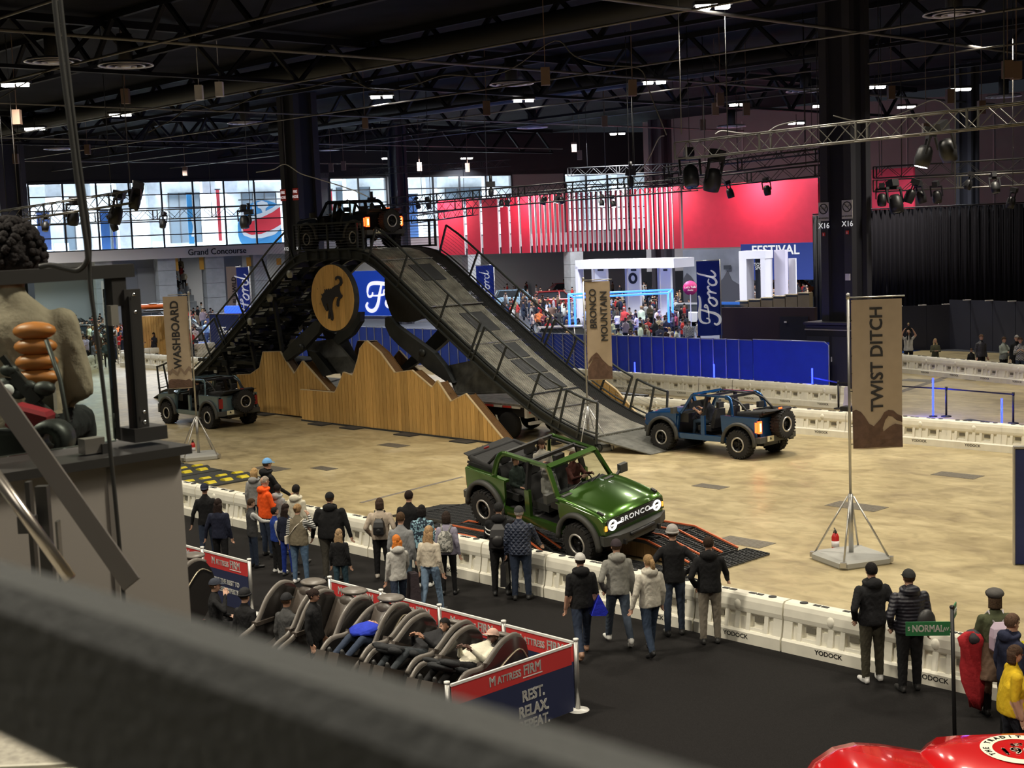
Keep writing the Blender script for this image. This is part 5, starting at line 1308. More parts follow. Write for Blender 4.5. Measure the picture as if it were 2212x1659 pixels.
def near_people():
    c=pp(441,1047,1.78,95,'man in a black sweater and backwards navy cap walking at the left',top=BK,legs=DJ,hat=('capback',NV),hair=BR,arms=('out','down'),gait=.35)
    pp(470,1079,1.66,85,'woman in a navy jacket with long dark hair beside the backwards cap man',top=NV,legs=BK,hair=(.02,.012,.01),hairstyle='long',arms=('out','down'),gait=-.3,bulk=1.08)
    w=-13.72
    pp(575,990,1.86,40,'man in a light blue cap and black hoodie leaning at the barrier',wmax=w,top=BK,legs=DJ,hat=('cap',(.16,.36,.66)),hair=BR,arms=('rail','rail'),hood=True)
    pp(548,1011,1.72,75,'woman with a blond bob and grey hoodie behind the orange hoodie',wmax=w-.1,top=GY,legs=DJ,hair=BLD,hairstyle='bob',hood=True)
    pp(570,1029,1.82,35,'man with shaved grey hair in a bright orange hoodie among the group of boys',top=(.85,.10,.015),legs=DJ,hair=(.3,.25,.2),hairstyle='buzz',arms=('down','fold'),hood=True,bulk=1.1,bw=1.1)
    pp(598,1046,1.62,60,'black haired boy in a grey hoodie between orange and cream hoodies',wmax=w,top=(.3,.3,.3),legs=BK,skin='d',hair=(.012,.01,.01),hood=True)
    pp(638,1047,1.76,70,'man with short black hair in a cream hoodie behind the woman in the striped sleeves',wmax=w+.0,top=(.62,.58,.46),legs=BK,skin='d',hair=(.01,.01,.01),hairstyle='short',hood=True)
    pp(541,1077,1.52,25,'boy with glasses in a dark grey vest over light sleeves, holding out his hand',top=(.05,.05,.052),sleevemat=cmat((.42,.42,.41)),legs=DJ,hair=BR,arms=('down','reach'),shoe=BK,hem=.8,bulk=1.08)
    pp(592,1096,1.42,30,'boy in a royal blue vest with grey sleeves looking down at his hands',top=(.015,.04,.22),sleevemat=cmat((.36,.36,.36)),legs=BK,hair=(.015,.012,.01),nod=-18,arms=('lap','down'),shoe=WH,bulk=1.06)
    pp(615,1088,1.55,60,'girl with long dark hair mostly hidden behind the woman in the striped sleeves',top=NV,legs=(.012,.03,.2),hair=(.02,.015,.012),hairstyle='long')
    c=pp(641,1089,1.66,65,'woman in an olive vest with striped sleeves and jeans, hand at her face',top=(.17,.145,.10),sleevemat=pattern_mat('striped_sleeve','stripe',(.02,.02,.02),(.6,.6,.58)),legs=(.09,.15,.24),shoe=(.75,.75,.75),hair=(.28,.17,.08),hairstyle='bun',arms=('down','face'),bw=1.25,bulk=1.05)
    MB().tube([(.17,-.02,1.36),(.02,-.15,1.2),(-.17,-.12,.98)],.012,6).build('bag_strap',cmat((.6,.55,.45),'leather'),c); MB().box((-.22,-.05,.92),(.05,.2,.16)).build('shoulder_bag',cmat((.6,.55,.45),'leather'),c)
    pp(711,1064,1.84,85,'big man in a black hoodie and black cap standing close to the barrier',wmax=w,top=BK,legs=(.06,.055,.045),hat=('cap',BK),hair=BR,hood=True,bw=1.35,bulk=1.18,arms=('out','out'))
    pp(731,1144,1.42,80,'girl with very long light brown hair in a black jacket',top=BK,legs=(.03,.06,.08),hair=(.30,.20,.11),hairstyle='long',gait=.2)
    c=pp(819,1076,1.68,85,'woman in a fluffy beige sweater with a small black backpack',wmax=w,top=(.46,.38,.30),legs=BK,hair=(.05,.03,.02),hairstyle='bob',arms=('pocket','pocket'),shoe=(.6,.55,.48),bulk=1.2)
    backpack(c,BK,.8)
    pp(882,1060,1.84,75,'tall man with short dark hair and glasses in a black jacket at the barrier',wmax=w,top=BK,legs=BK,hair=(.02,.015,.01),bulk=1.12)
    pp(864,1107,1.80,75,'man in a plain grey sweater and jeans with brown hair',top=(.22,.225,.23),legs=(.10,.15,.20),hair=(.07,.04,.02),bulk=1.08)
    pp(910,1091,1.68,85,'woman with black curly hair in a blue floral shirt',top=NV,topmat=pattern_mat('floral_shirt','floral',(.015,.03,.05),(.25,.42,.50)),legs=BK,hair=(.012,.01,.01),hairstyle='bob',shoe=WH,bulk=1.08)
    c=pp(856,1157,1.62,110,'woman with bright copper hair in a pale grey hoodie carrying dark bags',top=(.46,.45,.42),legs=DJ,hair=(.55,.17,.03),hairstyle='longstraight',hood=True,gait=.5,arms=('down','swingf'))
    MB().box((.3,.1,.62),(.2,.32,.5),taper=.7).build('tote_bag',cmat((.04,.03,.035)),c)
    pp(925,1137,1.70,70,'woman with long blond hair in a cream sweater and light blue jeans walking right',top=(.56,.50,.40),legs=(.19,.28,.40),hair=(.36,.23,.12),hairstyle='long',gait=.55,arms=('down','down'),hem=.98)
    c=pp(963,1105,1.66,80,'woman in a lavender top with a grey patterned backpack and black trousers',wmax=w,top=(.30,.28,.36),legs=BK,hair=(.03,.02,.016),hairstyle='bob',arms=('down','down'),shoe=BK)
    backpack(c,(.22,.22,.2),1.,pattern_mat('pattern_pack','floral',(.10,.10,.09),(.35,.34,.31)))
    c=pp(1076,1086,1.76,85,'person in a black hooded jacket with two white reflective bands, at the barrier',wmax=w,top=BK,legs=BK,hair=(.02,.02,.02),hood=True,bulk=1.15,bw=1.05,arms=('fold','fold'))
    backpack(c,(.016,.015,.016),1.15,bands=True)
    c=pp(1120,1094,1.78,80,'man in a navy quilted jacket and grey cap holding a black tote bag',wmax=w,top=NV,topmat=quilt('quilted_navy',(.02,.028,.055)),legs=DJ,hair=(.35,.33,.3),hat=('cap',(.05,.05,.055)),bulk=1.15,bw=1.1,arms=('down','rail'))
    MB().box((-.32,0,.50),(.12,.34,.42),taper=.8).build('tote_bag',cmat(BK,'leather'),c); MB().tube([(-.32,-.1,.7),(-.3,0,.86),(-.32,.1,.7)],.01,5).build('bag_handle',cmat(BK,'leather'),c)
    c=pp(1253,1193,1.76,100,'man in a pale cap and black hoodie with a royal blue sling bag',top=BK,legs=DJ,hat=('cap',(.5,.49,.46)),hair=(.02,.015,.01),hood=True,gait=.75,arms=('down','down'),sleeve=.5,shoe=(.35,.2,.13),bulk=1.12)
    MB().prism([(.12,.72),(.26,1.05),(.40,.76),(.36,.70)],.22,'xz',-.05).build('sling_bag',cmat((.02,.03,.45)),c)
    pp(1331,1165,1.82,100,'man in a heather grey hoodie and black and white cap walking in white shoes',top=(.24,.235,.21),legs=(.05,.065,.09),hat=('cap',(.04,.035,.035)),hair=BR,hood=True,gait=-.65,arms=('pocket','down'),shoe=(.7,.7,.66),bulk=1.12)
    pp(1401,1200,1.68,115,'woman in a cream hoodie with light brown pinned-up hair walking left',top=(.50,.47,.40),legs=(.03,.045,.075),hair=(.30,.19,.09),hairstyle='pony',hood=True,gait=.5,arms=('out','down'),bulk=1.18,shoe=BK)
    pp(1452,1136,1.88,92,'man in a black zip jacket and light grey beanie with hands on his hips',wmax=w,top=BK,legs=(.045,.06,.09),hat=('beanie',(.38,.36,.34)),hair=BR,arms=('hip','hip'),bulk=1.05)
    pp(1530,1160,1.78,85,'man in a black hoodie and khaki trousers resting a hand on the barrier',wmax=w,top=BK,legs=(.20,.175,.14),hair=(.03,.018,.012),hood=True,arms=('pocket','rail'),bulk=1.12)
    pp(1883,1216,1.82,98,'man with short black hair in a black hoodie and brown trousers, hands in front pocket',wmax=w,top=(.018,.018,.02),legs=(.055,.05,.035),hair=(.012,.01,.01),hood=True,arms=('pocket','pocket'),bulk=1.18,shoe=WH)
    c=pp(1964,1231,1.82,95,'man in a black puffer jacket and black cap with a black string bag',wmax=w,top=BK,topmat=puffer_mat('puffer_black',(.018,.018,.026)),legs=BK,hair=BR,hat=('cap',(.03,.03,.03)),hood=True,arms=('pocket','down'),bulk=1.25)
    MB().ell((.15,-.26,1.12),(.14,.08,.18)).build('string_bag',cmat((.03,.03,.028),'leather'),c)
    c=pp(2149,1276,1.66,92,'woman in olive top and grey beret with lavender backpack and red coat',wmax=w-.15,top=(.075,.085,.045),legs=BK,hair=(.08,.05,.03),hairstyle='bob',hat=('beret',(.09,.085,.08)),skirt=(.17,.11,.075),arms=('fold','down'),bulk=1.1)
    backpack(c,(.50,.40,.50),.95,straps=(.6,.55,.58)); coat(c)
    c=pp(2184,1326,1.80,15,'man with glasses in a navy jacket and yellow lanyard facing right',top=(.02,.024,.05),legs=BK,hair=(.10,.06,.04),hood=True,bw=1.1,bulk=1.12)
    MB().tube([(-.10,.10,1.44),(-.05,.17,1.2),(0,.18,1.05),(.05,.17,1.2),(.10,.10,1.44)],.014,6).build('lanyard',cmat((.75,.68,.02)),c)
    pp(2190,1397,1.64,-10,'woman in a mustard yellow top with dark brown hair walking at the right edge',top=(.62,.42,.02),legs=(.02,.022,.03),hair=(.06,.035,.022),hairstyle='bob',bw=1.5,bulk=1.15,gait=.4,sleeve=.5,hem=.84,arms=('down','down'))
def quilt(name,c):
    if name in MATS: return MATS[name]
    m,N,L=node_mat(name); b=N['Principled BSDF']; b.inputs['Roughness'].default_value=.55; b.inputs['Base Color'].default_value=(*c,1); tc=N.new('ShaderNodeTexCoord')
    mp=N.new('ShaderNodeMapping'); mp.inputs['Rotation'].default_value=(0,R(45),0); mp.inputs['Scale'].default_value=(14,0,14); L.new(tc.outputs['Object'],mp.inputs[0])
    sx=N.new('ShaderNodeSeparateXYZ'); L.new(mp.outputs[0],sx.inputs[0]); out=[]
    for k in (0,2):
        f=N.new('ShaderNodeMath'); f.operation='PINGPONG'; f.inputs[1].default_value=.5; L.new(sx.outputs[k],f.inputs[0]); out.append(f)
    mn=N.new('ShaderNodeMath'); mn.operation='MINIMUM'; L.new(out[0].outputs[0],mn.inputs[0]); L.new(out[1].outputs[0],mn.inputs[1])
    bp=N.new('ShaderNodeBump'); bp.inputs['Distance'].default_value=.04; L.new(mn.outputs[0],bp.inputs['Height']); L.new(bp.outputs[0],b.inputs['Normal']); return m
def backpack(c,col,s=1.,m=None,straps=None,bands=False):
    k=c['_h']; b=MB(); z=1.16*k
    b.loft([[Vector((x*s,-.13-.02*s+y*s,z+dz*s)) for x,y in [(-w,0),(-w*.9,-t),(w*.9,-t),(w,0)]] for dz,w,t in [(-.22,.12,.08),(-.18,.15,.15),(.0,.15,.15),(.12,.13,.11),(.2,.07,.04)]],0,True,False)
    b.ell((0,-.26*s-.02,z-.08),(.11*s,.05,.10*s)); b.build('backpack',m or cmat(col,'leather'),c)
    b=MB()
    for sd in(-1,1): b.tube([(sd*.06,-.13,z+.18*s),(sd*.10,-.02,1.47*k),(sd*.12,.12,1.34*k)],.016,6)
    b.build('straps',cmat(straps or col,'leather'),c)
    if bands:
        b=MB()
        for z0 in (1.30*k,1.22*k):
            pts=[(.27*math.cos(a),-.01+.25*math.sin(a),z0-.05*abs(math.sin(a))) for a in [math.pi+math.pi*i/12 for i in range(13)]]; b.tube(pts,[(.004,.018)]*13,6)
        b.build('reflective_band',cmat((.7,.7,.68)),c)
def coat(c):
    b=MB(); secs=[]
    for z,w,cx in [(1.20,.10,-.30),(1.12,.17,-.33),(1.0,.15,-.35),(.86,.13,-.33),(.7,.15,-.31),(.5,.15,-.29),(.3,.13,-.28),(.12,.08,-.26)]:
        secs.append([Vector((cx+w*math.cos(a)*(1+.22*math.sin(3*a+z*9)),.02+.11*math.sin(a)*(1+.3*math.sin(4*a+z*5)),z+.03*math.sin(2*a))) for a in [2*math.pi*j/18 for j in range(18)]])
    b.loft(secs,0)
    b.build('carried_coat',cmat((.36,.022,.028)),c); MB().ell((-.30,.02,1.12),(.12,.14,.11)).build('coat_lining',cmat((.05,.045,.05)),c)
near_people()
# ------------------------------------------------------------------ blue fence with mesh panels
def blue_fence():
    M_f=mat('fence_blue',(.015,.05,.38),.75,var=.12,vscale=2); M_fs=mat('fence_blue_solid',(.012,.045,.42),.7,var=.08,vscale=1.5); M_po=mat('fence_post',(.32,.36,.5),.4,.6)
    t=thing('blue_mesh_fence',SITE,'long blue scrim covered fence with pale posts beyond the ramp','fence')
    s=-40.; i=0
    while s<-6.6:
        MB().box((s+1.05,16.8,1.02),(2.08,.03,1.9)).build('scrim_panel',M_f,t)
        for x in (s,s+.7,s+1.4): MB().bar((x,16.76,.05),(x,16.76,2.03),.045).build('post',M_po,t)
        MB().tube([(s+.05,16.78,2.0),(s+2.05,16.78,2.0)],.02,5).build('top_tube',M_po,t); s+=2.12; i+=1
    MB().box(((s-2.3)/2,16.82,1.02),(-2.3-s,.05,1.98)).build('solid_panel',M_fs,t); MB().tube([(s,16.8,2.03),(-2.5,16.8,2.03),(-2.3,16.8,1.9),(-2.3,16.8,.1)],.03,6).build('end_tube',M_po,t)
blue_fence()
# ------------------------------------------------------------------ blue light tubes, belt stanchions
M_tube=mat('tube_blue',(.012,.022,1.),.4,emit=12.)
def light_tube(s,w,h,label):
    t=thing('light_tube',SM(s,w,0),label,'light'); MB().tube([(0,0,.05),(0,0,h)],.03,8).build('glowing_tube',M_tube,t); MB().lathe([(0,0),(.14,0),(.14,.03),(.04,.05),(0,.05)],n=14).build('base',M_blk,t)
    P=S(s,w,h*.6); l=bpy.data.lights.new('tube_glow','POINT'); l.energy=80; l.color=(.01,.03,1.); l.shadow_soft_size=.15; o=bpy.data.objects.new('tube_glow',l); COL.objects.link(o); o.location=P-BX*.12
light_tube(-10.3,13.9,1.15,'vertical blue light tube behind the barriers left of the blue vehicle'); light_tube(-5.6,13.45,1.3,'tall blue light tube behind the barriers above the blue vehicle'); light_tube(-.75,13.3,1.35,'blue light tube at the right end of the barriers before the solid blue fence panel')
light_tube(4.96,12.2,1.35,'blue light tube between the belt stanchions'); light_tube(7.9,11.4,.9,'short blue light tube at the right edge beside the stanchion belt')
def stanchions():
    ps=[(1.02,12.35),(5.35,12.4),(8.0,12.0)]
    for i,(s,w) in enumerate(ps):
        t=thing('belt_stanchion',SM(s,w,0),['leftmost black belt stanchion beside the kiosk','middle black belt stanchion beside the tall blue light tube','rightmost black belt stanchion before the far barriers'][i],'stanchion')
        MB().tube([(0,0,.03),(0,0,1.0)],.035,10).build('post',M_blk,t); MB().lathe([(0,0),(.18,0),(.17,.03),(.04,.06),(0,.06)],n=18).build('base',M_blk,t); MB().lathe([(0,.95),(.045,.95),(.045,1.05),(0,1.05)],n=12).build('head',M_blk,t)
    for i,((a,b),(c,d)) in enumerate([(ps[0],ps[1]),(ps[1],ps[2]),((-1.,13.5),ps[0])]):
        MB().bar(S(a,b,.98),S(c,d,.98),.012,.05).build('retractable_belt',M_blk,label=['black belt between the kiosk stanchion and the middle stanchion','black belt running right from the middle stanchion','short black belt left of the kiosk stanchion'][i],cat='belt')
    for s0,w0,s1,w1,l in [(6.9,10.9,9.9,9.9,'black rubber kerb block behind the right middle barriers'),(-9.5,11.2,-7.2,11.0,'black low kerb behind the barriers left of the blue vehicle')]: MB().bar(S(s0,w0,.1),S(s1,w1,.1),.35,.2).build('kerb_block',M_blk,label=l,cat='kerb')
    MB().box((0,0,.12),(.4,.4,.24)).build('floor_box',M_blk,None,SM(1.9,11.6),label='small black box by the kiosk stanchion behind the barriers',cat='box')
stanchions()
# ------------------------------------------------------------------ banner flags
M_tan=mat('flag_tan',(.42,.33,.235),.8,var=.05,vscale=3,bump=.15,bscale=3); M_brn=mat('flag_brown',(.115,.065,.045),.8,var=.25,vscale=8); M_ink=mat('flag_ink',(.03,.028,.03),.7); M_pole=mat('pole_alu',(.48,.47,.45),.35,.8)
def water_base(t,a=0):
    M_b=mat('base_grey',(.36,.36,.34),.5); b=MB(); s=.62
    sec=lambda z,k: [Vector((x*k,y*k,z)) for x,y in [(-s,-s+.12),(-s+.12,-s),(s-.12,-s),(s,-s+.12),(s,s-.12),(s-.12,s),(-s+.12,s),(-s,s-.12)]]
    b.loft([sec(0,.97),sec(.03,1.),sec(.12,1.),sec(.17,.9),sec(.19,.4)],0,True,False); b.build('water_base',M_b,t,Matrix.Rotation(a,4,'Z'))
    for k in range(4):
        an=a+k*math.pi/2+math.pi/4; p=Vector((math.cos(an),math.sin(an),0)); MB().tube([p*.78+Vector((0,0,.08)),Vector((p.x*.06,p.y*.06,1.35))],.02,6).build('stay',M_pole,t); MB().box(p*.78+Vector((0,0,.1)),(.12,.12,.1),an).build('stay_foot',M_pole,t)
def cloth(pts_top,w,h,m,name,parent,mw,sway=.05,n=10,k=12,taper=0.,wave=1.):
    """hanging cloth in local xz, top left corner at origin"""
    b=MB(); vs=[]
    for i in range(k+1):
        for j in range(n+1):
            x=w*j/n; z=-h*i/k; y=sway*math.sin(j/n*5+i*.35*wave)*(.25+i/k); vs.append((x+taper*(i/k)*(1 if j==n else j/n),y,z-(.02*math.sin(j/n*3.1)*i/k)))
    m2=len(vs); vs+=[(x,y+.006,z) for x,y,z in vs]; fs=[]
    for i in range(k):
        for j in range(n):
            a=i*(n+1)+j; fs+=[(a,a+1,a+n+2,a+n+1),(m2+a,m2+a+n+1,m2+a+n+2,m2+a+1)]
    return b.add(vs,fs,0,True).build(name,m,parent,mw),(lambda x,z:sway*math.sin(x/w*5+(-z/h*k)*.35*wave)*(.25-z/h))
def wrap(me,fy,off):           # lay printed shapes on the cloth surface
    for v in me.vertices: v.co.y=fy(v.co.x,v.co.z)+off+v.co.y
    return me
def flag(u,v,h,fw,fh,yaw,txt,tsize,label,prints,dx=.05,txtx=.5,txtz=.5,lines=None):
    P=G(u,v); t=thing('banner_flag',TZ(P,yaw),label,'banner'); water_base(t,R(20)-yaw)
    MB().tube([(0,0,.15),(0,0,1.4)],.05,10).build('lower_pole',M_pole,t); MB().tube([(0,0,1.4),(0,0,h)],.028,8).build('pole',M_pole,t); MB().tube([(-.02,0,h-.02),(fw+.12,0,h-.02)],.018,6).build('top_arm',M_pole,t)
    MB().lathe([(0,h-.05),(.04,h-.05),(.04,h+.06),(0,h+.08)],n=10).build('finial',M_pole,t)
    o,fy=cloth(None,fw,fh,M_tan,'flag_cloth',t,Matrix.Translation((dx,0,h-.07)),sway=.045)
    b=MB()
    for i in range(9): z=h-.12-fh*i/8.4; b.bar((0,0,z),(dx+.01,0,z),.012)
    b.build('clips',M_ink,t,kind='stuff')
    for li,(tx,size,x,z) in enumerate(lines):
        me=text_mesh(tx,size,.004,.02,'lettering',M_ink,sx=.98); me.transform(Matrix.Rotation(R(90),4,'Z')); me.transform(Matrix.Rotation(R(90),4,'X'))
        me.transform(Matrix.Translation((x,0,z))); wrap(me,fy,-.012); link('lettering',me,t,Matrix.Translation((dx,0,h-.07)))
    for pts,m,off in prints:
        bm=bmesh.new(); vs=[bm.verts.new((x*fw,0,-z*fh)) for x,z in pts]; f=bm.faces.new(vs); bmesh.ops.triangulate(bm,faces=bm.faces)
        bmesh.ops.subdivide_edges(bm,edges=bm.edges,cuts=3,use_grid_fill=True); me=bpy.data.meshes.new('print'); bm.to_mesh(me); bm.free(); me.materials.append(m); wrap(me,fy,-off); link('print',me,t,Matrix.Translation((dx,0,h-.07)))
    return t
flag(1839,1212,5.42,1.0,3.02,R(-4),'',0,'tall tan flag lettered TWIST DITCH on a white water base, largest of the flags',[([(0,.745),(.07,.735),(.16,.75),(.23,.78),(.32,.83),(.42,.85),(.5,.845),(.56,.80),(.63,.76),(.72,.745),(.82,.75),(.9,.775),(1,.79),(1,.83),(.88,.815),(.8,.79),(.72,.785),(.66,.81),(.6,.87),(.5,.905),(.42,.91),(.5,.93),(.62,.89),(.74,.86),(.86,.84),(1,.85),(1,.995),(0,.995)],M_brn,.010)],
     dx=.06,lines=[('TWIST DITCH',.345,.50,-1.20)])
flag(1272,972,5.42,.78,3.1,R(-8),'',0,'tan flag lettered BRONCO MOUNTAIN with a brown peak print in front of the ramp foot',[([(.04,.82),(.1,.79),(.16,.765),(.3,.735),(.38,.72),(.45,.735),(.62,.80),(.85,.86),(1,.875),(1,.995),(.02,.995),(.02,.88),(.12,.84),(.22,.80),(.28,.79),(.2,.785),(.28,.775),(.4,.77),(.5,.79),(.52,.765),(.42,.745),(.36,.745),(.26,.765),(.16,.80),(.05,.84)],M_brn,.010)],
     lines=[('BRONCO',.30,.24,-.86),('MOUNTAIN',.30,.58,-1.10)])
flag(430,990,5.42,-.78,3.0,R(6),'',0,'tan flag lettered WASHBOARD standing left of the slate blue vehicle',[([(.0,.84),(.1,.80),(.18,.83),(.25,.86),(.35,.84),(.45,.80),(.55,.84),(.6,.87),(.7,.85),(.8,.82),(.9,.86),(1,.84),(1,.80),(.9,.81),(.8,.78),(.7,.80),(.6,.83),(.5,.77),(.4,.78),(.3,.82),(.2,.79),(.1,.76),(.0,.79)],mat('flag_mid',(.24,.17,.12),.8),.012),([(0,.93),(.12,.90),(.25,.915),(.35,.94),(.48,.905),(.62,.90),(.75,.925),(.88,.9),(1,.92),(1,.995),(0,.995)],M_brn,.010)],
     dx=-.05,lines=[('WASHBOARD',.36,-.42,-1.25)])
def extinguisher(u,v,label,lean=0.):
    t=thing('fire_extinguisher',TZ(G(u,v,.19 if lean<1 else 0)),label,'fire extinguisher'); M_e=mat('extinguisher_red',(.5,.02,.02),.35)
    MB().lathe([(0,0),(.075,0),(.08,.05),(.08,.36),(.05,.43),(.02,.45),(0,.45)],n=16).build('cylinder',M_e,t); b=MB(); b.box((0,0,.47),(.04,.12,.04)); b.bar((0,-.04,.5),(0,.09,.53),.02); b.build('valve',M_blk,t)
    MB().tube(smooth_pts([(0,.05,.46),(0,.16,.42),(.02,.17,.25),(.03,.13,.1)],4),.012,6).build('hose',M_blk,t); MB().lathe([(.081,.15),(.082,.15),(.082,.28),(.081,.28)],n=16).build('paper_label',M_edge,t)
extinguisher(1805,1196,'red fire extinguisher standing beside the base of the largest tan flag',2); extinguisher(418,984,'small red fire extinguisher at the base of the WASHBOARD flag',2)
# ------------------------------------------------------------------ script logo and blue flags
def ford_script(sc,t=.02):
    """flowing script word drawn with pen strokes in the xz plane, about 2.2 wide x 1 high"""
    b=MB()
    def st(P,w): 
        pts=smooth_pts([(x*sc,z*sc) for x,z in P],5); n=len(pts); ws=[sc*(w*(.45+.55*math.sin(math.pi*min(1,max(0,(i+.5)/n))))) for i in range(n)]; b.ribbon(pts,ws,t)
    st([(-1.05,.12),(-1.0,.32),(-.86,.42),(-.6,.44),(-.2,.40),(.1,.42),(.2,.47)],.13); st([(-1.05,.12),(-1.0,-.0),(-.86,.02),(-.82,.14)],.08)
    st([(-.42,.40),(-.52,.1),(-.62,-.25),(-.78,-.45),(-1.0,-.46),(-1.12,-.32),(-1.05,-.2)],.13); st([(-.82,.02),(-.55,.03),(-.3,.08),(-.22,.16),(-.32,.2),(-.36,.1)],.08)
    st([(-.18,-.1),(-.1,.0),(.06,.0),(.08,-.16),(-.04,-.32),(-.2,-.34),(-.28,-.22),(-.18,-.08),(-.04,-.02)],.10); st([(.06,-.04),(.2,-.02),(.3,.04),(.36,-.02),(.32,-.2),(.28,-.34)],.10); st([(.34,-.12),(.46,.0),(.58,.04),(.62,-.04)],.09)
    st([(.95,-.02),(.8,.02),(.66,-.12),(.68,-.3),(.82,-.34),(.98,-.2),(1.08,.1),(1.18,.44),(1.24,.5)],.10); st([(1.1,.12),(1.02,-.16),(1.08,-.3),(1.22,-.24),(1.32,-.1)],.10)
    return b
def ford_flag(u,v,Y,w,h,label,yaw=0.,zt=None,rot=True,pole=True):
    P=D(u,v,Y); t=thing('banner_flag',TZ((P.x,P.y,0),yaw),label,'banner'); 
    cloth(None,w,h,M_fordblue,'flag_cloth',t,Matrix.Translation((-w,0,P.z)),sway=.06,taper=.06); MB().tube([(0,0,0),(0,0,P.z+.06)],.03,8).build('pole',M_pole,t); MB().tube([(0,0,P.z+.03),(-w-.05,0,P.z+.03)],.02,6).build('top_arm',M_pole,t)
    MB().lathe([(0,0),(.35,0),(.3,.06),(0,.08)],n=16).build('base',M_blk,t)
    me=ford_script(h*.30,.01).mesh('script_lettering',M_letter); me.transform(Matrix.Rotation(R(-90),4,'Y')); link('script_lettering',me,t,Matrix.Translation((-w*.5,-.11,P.z-h*.52)))
ford_flag(1555,563,66,1.12,3.55,'tall blue flag with vertical white script standing behind the blue fence',R(-6))
ford_flag(1066,573,86,1.1,2.4,'blue flag partly behind the far guard rail of the ramp',R(0))
ford_flag(537,577,90,.85,3.5,'blue flag with white script beside the tan flag on the far left stand',R(-8))
def tan_flag2():
    P=D(519,575,91); t=thing('banner_flag',TZ((P.x,P.y,0)),'tan flag lettered BUILT WILD on the far left stand','banner'); cloth(None,.95,3.3,M_tan,'flag_cloth',t,Matrix.Translation((-.95,0,P.z)),sway=.04)
    MB().tube([(0,0,0),(0,0,P.z+.05)],.03,8).build('pole',M_pole,t); me=text_mesh('BUILT WILD',.40,.004,.01,'lettering',M_ink); me.transform(Matrix.Rotation(R(90),4,'Z')); me.transform(Matrix.Rotation(R(90),4,'X')); link('lettering',me,t,Matrix.Translation((-.45,-.10,P.z-1.75)))
    P=D(243,606,84); t=thing('banner_flag',TZ((P.x,P.y,0)),'white banner lettered BUILT ELECTRIC seen through the glass','banner'); MB().box((-.35,0,P.z-1.35),(.7,.03,2.7)).build('flag_cloth',M_stand,t); MB().tube([(0,0,0),(0,0,P.z+.05)],.03,8).build('pole',M_pole,t)
    for tx,x,m in (('BUILT',-.2,M_edge),('ELECTRIC',-.5,M_ink)): me=text_mesh(tx,.38,.004,.012,'lettering',M_ink); me.transform(Matrix.Rotation(R(-90),4,'Z')); me.transform(Matrix.Rotation(R(90),4,'X')); link('lettering',me,t,Matrix.Translation((x,-.03,P.z-1.3)))
tan_flag2()
